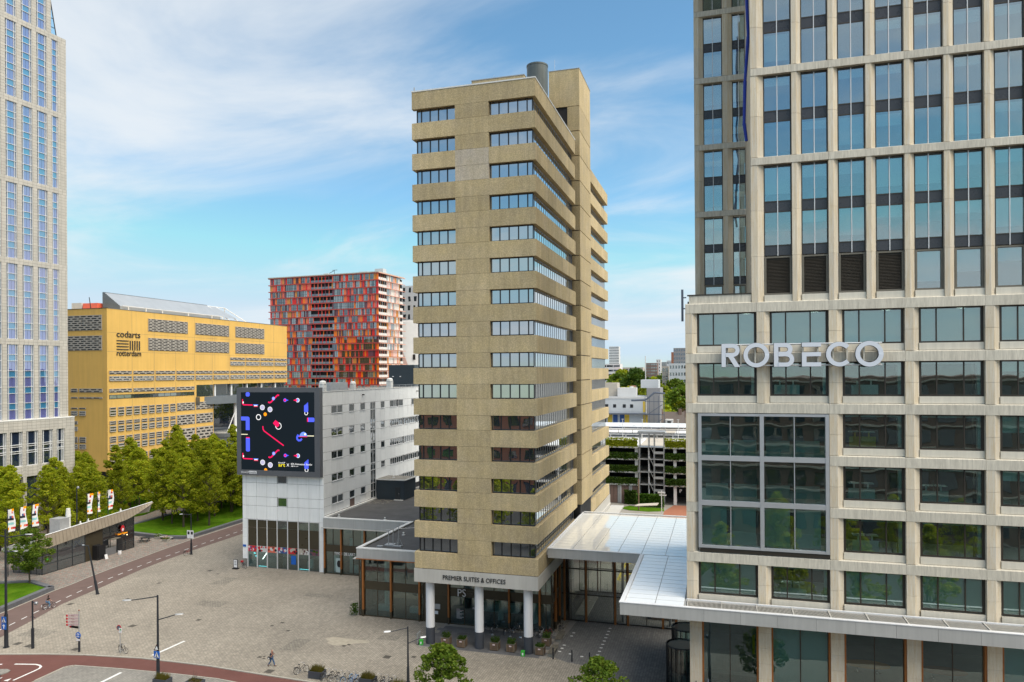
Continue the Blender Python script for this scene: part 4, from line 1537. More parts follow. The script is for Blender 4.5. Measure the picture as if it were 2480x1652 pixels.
# desks near the glass
DESK = [(11.6, 2, 'white'), (11.9, 4, 'white'), (5.6, 4, 'white'), (11.9, 1, 'white'), (17.2, 2, 'white'), (6.0, 0, 'white'), (11.7, 3, 'yellow')]
LAB = ['white twin desk seen through the glass below the framed sign row, third storey', 'white twin desk behind the glass under the last sign letter', 'white twin desk behind the glass under the middle sign letters',
       'white twin desk behind the glass, two storeys above the canopy', 'white narrow twin desk behind the glass beside the shelving room', 'white twin desk behind the glass just above the canopy', 'yellow fronted desk behind the glass with small ornaments']
for (x, k, c), lb in zip(DESK, LAB):
    z = FLO[k] - 4.472 + .87 + .65 if k else 11.75
    mt = 'interior_white' if c == 'white' else 'yellow_panel'
    t = thing('desk', lb, 'desk', (x, 69, z), 'desks inside the stone office')
    box('desk_top', x - 1.0, x - .05, 68.45, 69.25, z + 1.32, z + 1.37, 'interior_white', t)
    box('desk_top', x + .05, x + 1.0, 68.45, 69.25, z + 1.32, z + 1.37, 'interior_white', t)
    box('divider', x - .03, x + .03, 68.75, 69.55, z + .9, z + 1.85, 'glass_balcony', t)
    for dx in (-.55, .55):
        box('leg', x + dx - .06, x + dx + .06, 68.7, 68.8, z, z + 1.31, mt, t)
    box('front_panel', x - 1.05, x + 1.05, 68.42, 68.46, z, z + .95, mt, t)

# ---- the letter sign
sg = thing('letter_sign', 'large white letters on a rail across the stone office facade', 'sign', (6.5, 66.8, 32))
SY = 66.75
fs = Frame((0, SY, 0), (1, 0, 0), (0, -1, 0))


def letter(quads, name='letter'):
    mb = MB()
    fs.slab(mb, quads, .0, .22)
    o = mb.build(name, 'letter_white', sg)
    return o


k = NT('letter_white')
k.bsdf((.72, .75, .82), .4)
W_, Hh = .36, 2.05
zb = 32.28


def letters():
    x = .06
    s = W_
    out = []
    b, t = zb, zb + Hh
    h = s / 2
    # R
    q = stroke([(x + h, b), (x + h, t)], s)
    q += stroke([(x + s, t - h), (x + .95, t - h)] + arc(x + .95, t - .58 * 1.0, .40, 90, -90, 12) [0:] + [(x + s, t - .98)], s)
    q += [((x + 1.10, b), (x + 1.56, b), (x + .98, t - 1.08), (x + .52, t - 1.08))]
    out.append(q)
    # O
    x2 = 2.97
    out.append(stroke(arc(x2, (b + t) / 2, Hh / 2 + .04 - h, 0, 360, 40)[:-1], s, True))
    # B
    x3 = 4.42
    q = stroke([(x3 + h, b), (x3 + h, t)], s)
    q += stroke([(x3 + s, t - h), (x3 + .95, t - h)] + arc(x3 + .95, t - h - .38, .38, 90, -90, 12) + [(x3 + s, t - h - .76)], s)
    q += stroke([(x3 + s, t - h - .80), (x3 + 1.02, t - h - .80)] + arc(x3 + 1.02, b + h + .44, .44, 90, -90, 12) + [(x3 + s, b + h)], s)
    out.append(q)
    # E in three bars, the lower two joined
    x4 = 6.68
    q = stroke([(x4, t - h), (x4 + 1.52, t - h)], s)
    q += stroke([(x4, (b + t) / 2 + .02), (x4 + 1.52, (b + t) / 2 + .02)], s)
    q += stroke([(x4 + h, (b + t) / 2 + .02 - h), (x4 + h, b + s)], s)
    q += stroke([(x4, b + h), (x4 + 1.52, b + h)], s)
    out.append(q)
    # C
    x5 = 8.66 + .98
    out.append(stroke(arc(x5, (b + t) / 2, Hh / 2 + .02 - h, 42, 318, 34), s))
    # O
    x6 = 11.95
    out.append(stroke(arc(x6, (b + t) / 2, Hh / 2 + .05 - h, 0, 360, 40)[:-1], s, True))
    return out


LET = letters()
for q in LET:
    o = letter(q)
    mb = MB()
    # dark return behind each face, slightly larger
    big = []
    for quad in q:
        c = sum((Vector(p) for p in quad), Vector((0, 0))) / 4
        big.append(tuple(c + (Vector(p) - c) * 1.0 for p in quad))
    fs.slab(mb, [[(p[0] + dx, p[1] + dz) for p in quad] for quad in big for dx, dz in ((.022, 0), (-.022, 0), (0, .022), (0, -.022))], -.14, -.012)
    mb.build('letter_return', 'black_paint', o)
for z in (zb + .12, zb + Hh - .08):
    MB().tube((.3, SY + .22, z), (13.0, SY + .22, z), .055, .055, 8).build('rail', 'mullion_white', sg)
for x in (.55, 1.7, 2.9, 4.9, 6.8, 8.0, 9.2, 10.3, 11.6, 12.8):
    box('bracket', x - .06, x + .06, SY + .18, YF + .2, zb + .1, zb + Hh - .05, 'cream_metal', sg)

# ---------------------------------------------------------------- white panelled building with the screen
WX0, WX1, WY0, WY1 = -76.55, -61.35, 103.34, 162.0
wb = thing('white_building', 'white panelled office with a big screen on its narrow end', 'building', (-69, 120, 0))
box('core', WX0 + .1, WX1 - .1, WY0 + .1, WY1, 8.0, 28.7, 'dark_core', wb)
box('roof_deck', WX0 + .3, WX1 - .3, WY0 + .3, WY1, 28.7, 28.75, 'roof_gravel', wb)
SC = [103.34, 104.13, 105.76, 107.68, 109.55, 111.70, 113.55, 115.71, 117.55, 119.52, 121.58, 123.71, 125.4, 127.60, 129.5, 131.5, 133.7, 135.7, 137.7, 139.7, 141.7, 143.7]
SR = [28.95, 26.66, 25.31, 22.92, 21.58, 19.18, 17.85, 15.45, 14.16, 11.76, 10.42, 9.05]
WINC = {2, 3, 5, 7, 11}


def wb_window(y0, y1, z0, z1, parent, n=1, gm='glass_house', tr=()):
    m = MB()
    for a, b, c, d in ((y0, y0 + .06, z0, z1), (y1 - .06, y1, z0, z1), (y0 + .06, y1 - .06, z0, z0 + .06), (y0 + .06, y1 - .06, z1 - .06, z1)):
        m.box(WX1 - .10, WX1 + .012, a, b, c, d)
    m.box(WX1 - .02, WX1 + .08, y0 - .03, y1 + .03, z0 - .05, z0 - .005)
    for i in range(1, n):
        y = y0 + (y1 - y0) * i / n
        m.box(WX1 - .10, WX1 + .01, y - .04, y + .04, z0 + .06, z1 - .06)
    for z in tr:
        m.box(WX1 - .10, WX1 + .01, y0 + .06, y1 - .06, z - .05, z + .05)
    w = m.build('window', 'mullion_white', parent)
    for i in range(n):
        a, b = y0 + (y1 - y0) * i / n, y0 + (y1 - y0) * (i + 1) / n
        box('pane', WX1 - .09, WX1 - .07, a + .05, b - .05, z0 + .05, z1 - .05, gm, w)
    return w


for r in range(11):
    z1, z0 = SR[r], SR[r + 1]
    wr = r % 2 == 1
    c = 0
    while c < 21:
        y0, y1 = SC[c], SC[c + 1]
        if c == 9:                     # stair strip is glass from top to roof level
            c += 1
            continue
        if wr and c in WINC:
            wb_window(y0 + .02, y1 - .02, z0 + .04, z1 - .04, wb)
        elif wr and c >= 13 and r > 1:
            pass
        elif r == 1 and c in (13, 14, 15, 18):
            wb_window(y0 + .05, y1 - (.05 if c != 14 else .6), z0 + .04, z1 - .04, wb, 1 if c != 14 else 2)
        else:
            box('cladding_panel', WX1 - .05, WX1, y0 + .02, y1 - .02, z0 + .02, z1 - .02, 'white_cladding', wb)
        c += 1
    if wr and r > 1:
        for a, b in ((127.62, 133.4), (134.0, 140.2), (140.8, 143.6)):
            wb_window(a, b, z0 + .04, z1 - .04, wb, int((b - a) / 1.15) + 1)
wb_window(119.54, 121.56, 9.1, 26.6, wb, 2, 'glass_house', [25.3, 22.9, 21.6, 19.2, 17.9, 15.5, 14.2, 11.8, 10.4])
box('cladding_panel', WX1 - .05, WX1, 119.535, 121.565, 26.675, 28.935, 'white_cladding', wb)
box('brick_door', WX1 - .02, WX1 + .015, 111.8, 113.4, 8.8, 10.3, 'brick_brown', wb)
for y in (116.6, 140.5):
    m = MB().box(WX1, WX1 + .35, y - .12, y + .12, 28.0, 28.2)
    m.build('roof_floodlight', 'black_paint', wb)
# front face panels
FXs = [-76.55, -75.75, -73.85, -71.9, -69.95, -68.05, -66.05, -64.05, -62.1, -61.35]
FRs = [28.95, 26.66, 25.31, 22.92, 21.58, 19.18, 17.85, 15.22, 13.95, 11.65, 10.16, 7.95]
for r in range(11):
    z1, z0 = FRs[r], FRs[r + 1]
    for c in range(9):
        if c == 4 and r in (7, 9):
            m = MB()
            x0, x1 = FXs[c] + .1, FXs[c + 1] - .1
            m.box(x0, x1, WY0 - .02, WY0 + .1, z0 + .02, z0 + .09).box(x0, x1, WY0 - .02, WY0 + .1, z1 - .08, z1 - .02)
            m.box(x0, x0 + .06, WY0 - .02, WY0 + .1, z0 + .09, z1 - .08).box(x1 - .06, x1, WY0 - .02, WY0 + .1, z0 + .09, z1 - .08)
            w = m.build('window', 'mullion_white', wb)
            box('pane', x0 + .06, x1 - .06, WY0 + .05, WY0 + .07, z0 + .09, z1 - .08, 'glass_house', w)
        else:
            box('cladding_panel', FXs[c] + .022, FXs[c + 1] - .022, WY0 - .03, WY0 + .04, z0 + .022, z1 - .022, 'white_cladding', wb)
zz = [0.0, 1.3, 3.1, 4.9, 6.4, 7.95]
for a, b in zip(zz, zz[1:]):
    box('cladding_panel', -62.12, -61.35, WY0 - .03, WY0 + .04, a + .015, b - .015, 'white_cladding', wb)
    if b > 3:
        box('cladding_panel', -76.55, -75.62, WY0 - .03, WY0 + .04, a + .015, b - .015, 'white_cladding', wb)
box('street_sign', -76.5, -75.9, WY0 - .08, WY0 - .04, 3.25, 3.62, 'sign_blue', wb)
bx = [-75.55, -73.75, -71.85, -69.95, -68.0, -66.05, -64.05, -62.15]
f = MB()
for x in bx:
    f.box(x - .07, x + .07, WY0 - .12, WY0 + .06, 0, 7.93)
f.box(-75.6, -62.1, WY0 - .10, WY0 + .06, 7.85, 7.93)
w = f.build('glazing', 'mullion_white', wb)
POST = [('sign_red', 'blue_panel', 'sign_pink'), ('far_white', 'sign_red', 'black_cloth'), ('panel_coral', 'far_white', 'black_cloth'), ('blue_panel', 'sign_red', 'far_white'), ('sign_red', 'far_beige', 'black_cloth'), ('far_beige', 'panel_maroon', 'far_white'), ('panel_plum', 'blue_grey_cladding', 'leaf_hedge')]
for i, (a, b) in enumerate(zip(bx, bx[1:])):
    a, b = a + .07, b - .07
    box('pane', a, b, WY0 - .02, WY0, .1, 2.55, 'glass_shop', w)
    top = 3.55
    if i in (3, 5, 6):
        box('panel', a, b, WY0 - .02, WY0, top, 6.55, 'brown_panel', w)
        box('pane', a, b, WY0 - .02, WY0, 6.58, 7.85, 'glass_shop', w)
    else:
        box('panel', a, b, WY0 - .02, WY0, top, 6.55, 'brown_panel', w)
        box('panel', a, b, WY0 - .02, WY0, 6.58, 7.85, 'brown_panel', w)
    # printed film strip: flat poster art
    rs = random.Random(20 + i)
    p = MB()
    p.box(a, b, WY0 - .035, WY0 - .02, 2.57, 3.53, 0)
    for q in range(9):
        cx_, cz_ = rs.uniform(a + .1, b - .1), rs.uniform(2.65, 3.45)
        n = rs.randint(3, 6)
        rad = rs.uniform(.12, .38)
        ring = [(max(a, min(b, cx_ + rad * rs.uniform(.5, 1.3) * math.cos(6.283 * t / n))), WY0 - .037 - .0008 * q, max(2.58, min(3.52, cz_ + rad * math.sin(6.283 * t / n)))) for t in range(n)]
        p.add(ring, [tuple(range(n))], 1 + q % 2)
    p.build('poster_strip', list(POST[i]), w)
box('shop_floor', WX0 + .3, WX1 - .3, WY0 + .1, 112, -.05, .02, 'interior_floor', wb)
box('shop_wall', WX0 + .3, WX1 - .3, 110, 110.2, .02, 7.95, 'interior_wall', wb)
for x, z, m_ in ((-74.9, 2.0, 'neon_cyan'), (-74.6, 1.55, 'neon_cyan')):
    box('lit_sign', x, x + .35, WY0 + .6, WY0 + .63, z, z + .22, m_, wb)
MB().tube((-73.3, WY0 + .8, 1.2), (-72.5, WY0 + .8, 2.3), .05, .05, 6).build('light_tube', 'lamp_white', wb)
for x0, x1 in ((-73.6, -71.95), (-65.9, -64.2)):
    box('light_strip', x0, x1, WY0 + .05, WY0 + .1, .16, .24, 'neon_cyan', wb)
box('door_leaf', -69.85, -69.0, WY0 + .02, WY0 + .06, .1, 2.5, 'brown_panel', wb)
box('notice_panel', -67.4, -66.5, WY0 - .06, WY0 - .04, .9, 2.3, 'sign_blue', wb)
for x, h in ((-71.2, 1.4), (-65.4, 1.1), (-64.9, 1.5), (-63.3, 1.2), (-63.0, .8)):
    box('display_block', x, x + .5, WY0 + 1.6, WY0 + 2.0, .02, h, 'interior_white', wb)
# roof kit
for x, y, s in ((-64.5, 108.5, 1.1), (-64.3, 118.6, .95), (-64.2, 133.6, 1.2)):
    m = MB()
    m.box(x - s * .42, x + s * .42, y - s * .42, y + s * .42, 28.7, 28.7 + s * 1.35)
    m.tube((x, y, 28.7 + s * 1.35), (x, y, 28.7 + s * 1.6), s * .55, s * .5, 12)
    m.ball((x, y, 28.7 + s * 1.6), s * .5, 12, 4, 0, (1, 1, .5), True)
    m.build('roof_cowl', 'coping_white', wb)
box('air_handler', -66.2, -64.6, 111.2, 117.2, 28.75, 30.3, 'galvanised', wb)
m = MB()
for y in range(104, 146, 3):
    m.tube((WX1 - .9, y, 28.7), (WX1 - .9, y, 29.5), .03, .03, 6)
for z in (29.2, 29.5):
    m.tube((WX1 - .9, 104, z), (WX1 - .9, 145, z), .03, .03, 6)
m.build('roof_rail', 'galvanised', wb)
box('coping', WX1 - .35, WX1 + .06, WY0 - .05, WY1, 28.953, 29.05, 'coping_white', wb)
ph = thing('plant_room', 'dark slate-blue plant box on the far roof of the white building', 'plant room', (-69, 154, 28.75))
m = MB().box(-72.3, -66.0, 150, 158, 28.76, 33.7)
for i in range(26):
    m.box(-72.25 + i * .24, -72.25 + i * .24 + .12, 149.94, 150.01, 28.8, 33.6)
m.build('wall', 'blue_grey_cladding', ph)
for x in (-71.4, -69.6):
    box('vent', x, x + .35, 149.88, 149.935, 31.0, 31.2, 'sign_white', ph)

# ---------------------------------------------------------------- the screen
bb = thing('billboard', 'square grey-framed LED billboard showing pink and blue shapes on black', 'billboard', (-69.2, 103, 15.3))
BX0, BX1, BZ0, BZ1, BY = -76.9, -61.46, 15.30, 29.68, 102.40
sx0, sx1, sz0, sz1 = -76.10, -62.40, 16.18, 28.92
m = MB()
for a, b, c, d in ((BX0, sx0, BZ0, BZ1), (sx1, BX1, BZ0, BZ1), (sx0, sx1, BZ0, sz0), (sx0, sx1, sz1, BZ1)):
    m.box(a, b, BY, WY0 - .04, c, d)
m.build('frame', 'billboard_frame', bb)
scr = box('screen', sx0, sx1, BY + .10, BY + .2, sz0, sz1, 'led_black', bb)
LEDM = ['led_blue', 'led_sky', 'led_pink', 'led_white', 'led_lilac', 'led_orange', 'led_yellow', 'led_cream', 'led_black']
art = MB()
fb = Frame((sx0, BY + .10, sz1), (1, 0, 0), (0, -1, 0))
SXW, SZH = sx1 - sx0, sz1 - sz0
LAY = [0]


def A(u, v):       # picture coordinates of the artwork, u right, v down, 0..1
    return (u * SXW, -v * SZH)


def poly(pts, m_):
    LAY[0] += 1
    art.add([fb.p(*A(*p), .004 + .0006 * LAY[0]) for p in pts], [tuple(range(len(pts)))], LEDM.index(m_))


def pen(pts, w, m_):
    LAY[0] += 1
    for q in stroke([A(*p) for p in pts], w * SXW):
        art.add([fb.p(p.x, p.y, .004 + .0006 * LAY[0]) for p in q], [(0, 1, 2, 3)], LEDM.index(m_))


def disc(u, v, r, m_):
    poly(arc(u, v, r, 0, 360, 22, r * SXW / SZH)[:-1], m_)


def rect(u0, v0, u1, v1, m_):
    poly([(u0, v0), (u1, v0), (u1, v1), (u0, v1)], m_)


def rnd(u0, v0, u1, v1, m_):
    r = .012
    poly([(u0 + r, v0), (u1 - r, v0), (u1, v0 + r), (u1, v1 - r), (u1 - r, v1), (u0 + r, v1), (u0, v1 - r), (u0, v0 + r)], m_)


rnd(.065, 0, .12, .055, 'led_blue')
for dv in (0, .695):
    pen([(.02, .09 + dv), (.02, .15 + dv), (.035, .163 + dv), (.16, .165 + dv)], .013, 'led_pink')
    rect(.022, .12 + dv, .036, .145 + dv, 'led_white')
    rect(.17, .158 + dv, .235, .168 + dv, 'led_sky'); rect(.18, .168 + dv, .225, .178 + dv, 'led_white'); rect(.175, .18 + dv, .232, .188 + dv, 'led_pink')
    if dv < .5:
        disc(.295, .195, .032, 'led_white'); disc(.295, .195, .027, 'led_lilac'); disc(.40, .22, .032, 'led_white'); disc(.40, .22, .027, 'led_lilac')
    else:
        disc(.295, .90, .032, 'led_white'); disc(.295, .90, .027, 'led_lilac'); disc(.40, .93, .032, 'led_white'); disc(.40, .93, .027, 'led_lilac')
    e = dv * 1.01
    pen([(.375, .125 + e), (.395, .133 + e), (.415, .125 + e), (.49, .05 + e), (.505, .036 + e), (.525, .04 + e)], .017, 'led_pink')
    disc(.448, .08 + e, .021, 'led_sky'); disc(.448, .08 + e, .013, 'led_lilac')
    disc(.605, .10 + e, .022, 'led_blue'); poly([(.605, .082 + e), (.655, .10 + e), (.605, .118 + e)], 'led_blue'); disc(.603, .10 + e, .015, 'led_pink')
    disc(.775, .10 + e, .025, 'led_white'); disc(.772, .10 + e, .020, 'led_sky'); poly([(.765, .082 + e), (.715, .10 + e), (.765, .118 + e)], 'led_pink')
    e = dv * 1.03
    disc(.888, .262 + e, .024, 'led_white'); disc(.888, .262 + e, .017, 'led_black')
    rnd(.86, .16 + e, .915, .25 + e, 'led_blue')
    for i in range(4):
        pen([(.866 + .014 * i, .19 + e), (.866 + .014 * i, .165 - .012 * i + e)], .011, 'led_blue')
disc(.335, .282, .022, 'led_orange')
poly([(.315, 1.0), (.32, .98), (.335, .972), (.352, .978), (.36, 1.0)], 'led_orange')
disc(.243, .32, .035, 'led_white'); disc(.243, .32, .026, 'led_black')
poly([(0, .315), (.10, .315), (.118, .33), (.118, .488), (.065, .488), (.065, .365), (0, .365)], 'led_blue')
rect(0, .54, .09, .549, 'led_cream')
rnd(.065, .58, .12, .765, 'led_blue'); rect(.068, .58, .117, .592, 'led_pink')
rnd(.90, .318, 1.0, .372, 'led_blue'); rect(.90, .32, .915, .37, 'led_pink')
disc(.515, .43, .042, 'led_white'); disc(.515, .43, .034, 'led_black')
poly([(.44, .395), (.475, .355), (.525, .39), (.525, .425), (.495, .45)], 'led_pink')
pen([(.302, .435), (.305, .475), (.32, .497), (.585, .678)], .014, 'led_pink')
pen([(.99, .548), (.90, .548)], .009, 'led_cream')
pen([(.90, .56), (.785, .558)], .007, 'led_pink')
poly(arc(.845, .555, .058, 0, 180, 14, -.055)[::-1] if False else [(.80, .555), (.805, .53), (.825, .508), (.85, .497), (.875, .505), (.895, .525), (.90, .552)], 'led_sky')
pen([(.795, .555), (.775, .545), (.765, .57), (.768, .592), (.785, .608), (.81, .606), (.83, .585)], .022, 'led_blue')
disc(.873, .528, .013, 'led_white')
art.build('screen_image', LEDM, scr)
for s, u, v, w_, h_, mt in (('blowUP', .515, .905, .09, .018, 'led_white'), ('art', .515, .945, .09, .035, 'led_yellow'), ('X', .625, .94, .035, .036, 'led_white'),
                            ('IDS Animation Studio', .685, .918, .28, .022, 'led_white'), ('@ids.nu', .685, .943, .095, .016, 'led_white')):
    text('screen_text', s, fb, u * SXW, -v * SZH, w_ * SXW, h_ * SZH, mt, scr, .003, .10)
fr_ = Frame((0, BY, 0), (1, 0, 0), (0, -1, 0))
text('lettering', 'blowUP', fr_, sx0 + .02, 15.62, 1.48, .34, 'sign_white', bb, .01, .006)
box('logo_plate', sx0 + 1.53, sx0 + 2.95, BY - .02, BY - .002, 15.56, 16.02, 'sign_white', bb)
text('lettering', 'media', Frame((0, BY - .02, 0), (1, 0, 0), (0, -1, 0)), sx0 + 1.6, 15.62, 1.28, .34, 'black_paint', bb, .006, .004)

# ---------------------------------------------------------------- pale granite hotel tower at the edge of view
ht = thing('granite_tower', 'pale granite high-rise with columns of blue mirrored windows', 'tower', (-134.19, 122.62, 0), rz=R(-4.1))
HC = [(1.82, 3.34), (4.33, 6.53), (7.54, 9.77), (10.78, 13.0), (13.99, 16.2)]
HG = [23.1 + 16.1 * i for i in range(6)]
# stone: piers between columns, bands between groups (own axes: +x out of the wall, -y towards the camera)
edges_ = [(0, 1.82), (3.34, 4.33), (6.53, 7.54), (9.77, 10.78), (13.0, 13.99), (16.2, 22)]
for i, (a, b) in enumerate(edges_):
    for gi, z in enumerate(HG):
        if i == 0 and gi == 5:
            continue
        box('pier', -.9, 0, -b, -a, z, z + 15.0, 'pale_granite', ht)
for gi, z in enumerate(HG):
    box('stone_band', -.9, .0, -22, 0 if gi < 5 else -3.3, z + 15.002, z + 16.098, 'pale_granite', ht)
box('stone_band', -.9, .0, -22, 0, 21.9, 23.098, 'pale_granite', ht)
box('body', -30, -.92, -24, -.02, 0, 103.3, 'pale_granite', ht)
box('body', -26, -.92, -24, -3.3, 103.32, 122, 'pale_granite', ht)
fm = {}
for ci, (a, b) in enumerate(HC):
    w_ = round(b - a, 2)
    if w_ not in fm:
        m = MB()
        for y in (0, w_):
            m.box(-.35, -.10, -y - (.06 if y == 0 else 0) + (0 if y == 0 else 0), -y + (0 if y == 0 else .06), 0, 15.0)
        for y in (w_ * .17, w_ * .84):
            m.box(-.33, -.12, -y - .035, -y + .035, 0, 15)
        for q in range(5):
            for z in (q * 3.25, q * 3.25 + 1.98):
                m.box(-.33, -.11, -w_, 0, z - .03, z + .04)
        fm[w_] = m.mesh('window', 'mullion_white')
    for gi, z in enumerate(HG):
        if ci == 0 and gi == 5:
            continue
        win = shared('window', fm[w_], ht, (0, -a, z))
        for s0, s1 in ((.05, w_ * .17 - .05), (w_ * .84 + .05, w_ - .05)):
            box('side_light', -.32, -.30, -a - s1, -a - s0, z, z + 15, 'glass_strip', win)
        ym = a + w_ * .505
        for q in range(5):
            zz0 = z + q * 3.25
            for y0, y1 in ((a + w_ * .17 + .05, ym - .02), (ym + .02, a + w_ * .84 - .05)):
                box('pane', -.30, -.28, -y1, -y0, zz0 + .06, zz0 + 1.93, 'glass_purple', win)
            if q < 4:
                box('spandrel_glass', -.30, -.28, -a - w_ * .84 + .05, -a - w_ * .17 - .05, zz0 + 2.04, zz0 + 3.2, 'glass_cyan', win)
# wider base
bx_ = .95
box('ledge', -.9, bx_ + .06, -24, .72, 22.9, 23.09, 'coping_white', ht)
box('base_stone', -.9, bx_, -24, .70, 20.7, 22.89, 'pale_granite', ht)
for i, (a, b) in enumerate([(-.7, 1.6), (3.4, 4.2), (6.6, 7.4), (9.9, 10.6), (13.2, 13.8), (16.4, 24)]):
    box('base_pier', -.9, bx_, -b, -a, 0, 20.698, 'pale_granite', ht)
for i, (a, b) in enumerate([(1.6, 3.4), (4.2, 6.6), (7.4, 9.9), (10.6, 13.2), (13.8, 16.4)]):
    box('base_stone', -.9, bx_ - .02, -b, -a, 11.6, 13.75, 'pale_granite', ht)
    box('shop_window', .3, .32, -b, -a, 0, 11.59, 'glass_navy', ht)
    m = MB()
    for z in (13.77, 16.35, 16.75, 17.65, 18.05, 20.6):
        m.box(.45, .75, -b, -a, z, z + .10)
    for y in (a + .06, a + .45, b - .45, b - .06):
        m.box(.45, .74, -y - .05, -y + .05, 13.78, 20.69)
    win = m.build('window', 'mullion_white', ht)
    for z0, z1 in ((13.87, 16.35), (16.85, 17.65), (18.15, 20.6)):
        box('pane', .5, .52, -b, -a, z0, z1, 'glass_navy', win)
# sloping glass crown beside the set-back
m = MB()
m.add([(-.5, -1.75, 103.5), (-.5, -3.3, 112.0), (-8, -3.3, 112.0), (-8, -1.75, 103.5)], [(0, 1, 2, 3)])
m.add([(-.5, -1.75, 103.5), (-.5, -3.3, 103.5), (-.5, -3.3, 112.0)], [(0, 1, 2)])
m.build('crown_glass', 'glass_balcony', ht)
m = MB()
m.tube((-.45, -1.75, 103.4), (-.45, -3.35, 112.2), .07, .07, 6).tube((-.45, -3.3, 103.4), (-.45, -3.3, 112), .06, .06, 6)
for t in (.2, .42, .64, .85):
    m.tube((-.45, -1.75 - 1.55 * t, 103.5 + 8.5 * t), (-.45, -3.3, 103.5 + 8.5 * t), .05, .05, 6)
m.build('crown_frame', 'bronze_frame', ht)

# ---------------------------------------------------------------- ochre school building
CX_ = -158.8
CY0, CY1 = 157.3, 241.5
co = thing('ochre_building', 'long ochre-yellow school block with rows of grey slatted windows', 'building', (-179, 190, 0))
box('wall', -205, CX_, CY0, CY1, 28.60, 49.85, 'ochre_render', co)
box('wall', -205, CX_, CY0, 199.7, 5.75, 28.598, 'ochre_render', co)
box('ground_floor', -203, CX_ - 1.6, CY0 + 1.6, 199, 0, 5.74, 'dark_core', co)
for y in (160, 168, 176, 184, 192):
    box('ground_column', CX_ - 1.2, CX_ - .5, y, y + .7, 0, 5.74, 'fascia_grey', co)
for x in (-172, -165):
    box('ground_column', x, x + .7, CY0 + .4, CY0 + 1.1, 0, 5.74, 'fascia_grey', co)
box('coping', -205, CX_ + .08, CY0 - .08, CY0 + .4, 49.853, 49.98, 'bronze_frame', co)
box('coping', CX_ - .4, CX_ + .08, CY0 + .402, CY1, 49.853, 49.98, 'zinc_dark', co)
LC = {}


def slat_unit(w, h, n, win=False):
    """a window opening with grey slats; darker gaps, staggered pale blocks"""
    key = (round(w, 1), round(h, 2), n, win)
    if key in LC:
        return LC[key]
    m = MB()
    m.box(-.05, .02, 0, w, 0, h, 1)
    p = h / n
    for i in range(n):
        z = i * p
        m.box(.02, .24, 0, w, z + p * .68, z + p * .97, 0)
        m.box(.02, .12, 0, w, z, z + p * .10, 0)
        if w > 3:
            k = max(2, int(w / 2.0))
            for q in range(k):
                a = (q + (.25 if i % 2 else .62)) * w / k
                if a + w / k * .35 < w:
                    m.box(.02, .20, a, a + w / k * .26, z + p * .12, z + p * .66, 2)
    m.box(.02, .26, -.08, 0, 0, h, 0)
    m.box(.02, .26, w, w + .08, 0, h, 0)
    if win:
        m.box(.02, .30, 0, w, -.12, 0, 0)
    LC[key] = m.mesh('slat_window', ['codarts_slat', 'glass_house' if win else 'codarts_dark', 'codarts_slat'])
    return LC[key]


def slats(y0, y1, z0, z1, n, win=False):
    shared('slat_window', slat_unit(y1 - y0, z1 - z0, n, win), co, (CX_, y0, z0))


def slats_front(x0, x1, z0, z1, n, win=False):
    o = shared('slat_window', slat_unit(x1 - x0, z1 - z0, n, win), co, (x0, CY0, z0))
    o.rotation_euler = (0, 0, R(-90))


P8 = 8.375
for j in range(3):
    y0 = 171.95 + 19.55 * j
    slats(y0, y0 + 15.85, 44.40, 48.05, 8)
    slats(y0, y0 + 15.85, 38.90, 42.50, 8)
for j in range(10):
    y0 = 157.97 + P8 * j
    slats(y0, y0 + 7.5, 32.05, 33.0, 2)
    slats(y0, y0 + 7.5, 30.30, 31.55, 2, True)
    if j >= 6:
        slats(y0, y0 + 7.5, 36.55, 37.5, 2)
        slats(y0, y0 + 7.5, 34.90, 36.1, 2, True)
    if j < 4:
        slats(y0, y0 + 7.5, 27.05, 28.1, 2)
# long ribbon window
m = MB()
m.box(CX_, CX_ + .10, 157.9, 190.7, 25.35, 25.45).box(CX_, CX_ + .10, 157.9, 190.7, 26.35, 26.45)
for q in range(14):
    y = 157.95 + q * 32.7 / 13
    m.box(CX_, CX_ + .09, y - .05, y + .05, 25.45, 26.35)
w = m.build('ribbon_window', 'bronze_frame', co)
for q in range(13):
    a = 157.95 + q * 32.7 / 13
    box('pane', CX_ - .02, CX_ + .04, a + .05, a + 32.7 / 13 - .05, 25.45, 26.35, 'glass_balcony' if q in (0, 1, 2, 7, 8, 9) else 'glass_house', w)
for r, (zt, nt_, ts, zw0, zw1) in enumerate(((23.05, 1, .55, 20.85, 22.35), (19.35, 2, 1.05, 16.5, 18.0), (15.15, 3, 1.7, 11.6, 13.15), (9.9, 2, 1.3, 7.2, 8.5))):
    for j in range(9):
        y0 = 158.02 + 2.80 * j
        slats(y0, y0 + 1.92, zt - ts, zt, nt_)
        slats(y0, y0 + 1.92, zw0, zw1, 2, True)
    for j in range(2):
        y0 = 183.25 + P8 * j
        slats(y0, y0 + 7.45, zw0 - .1, zt + .1, 4)
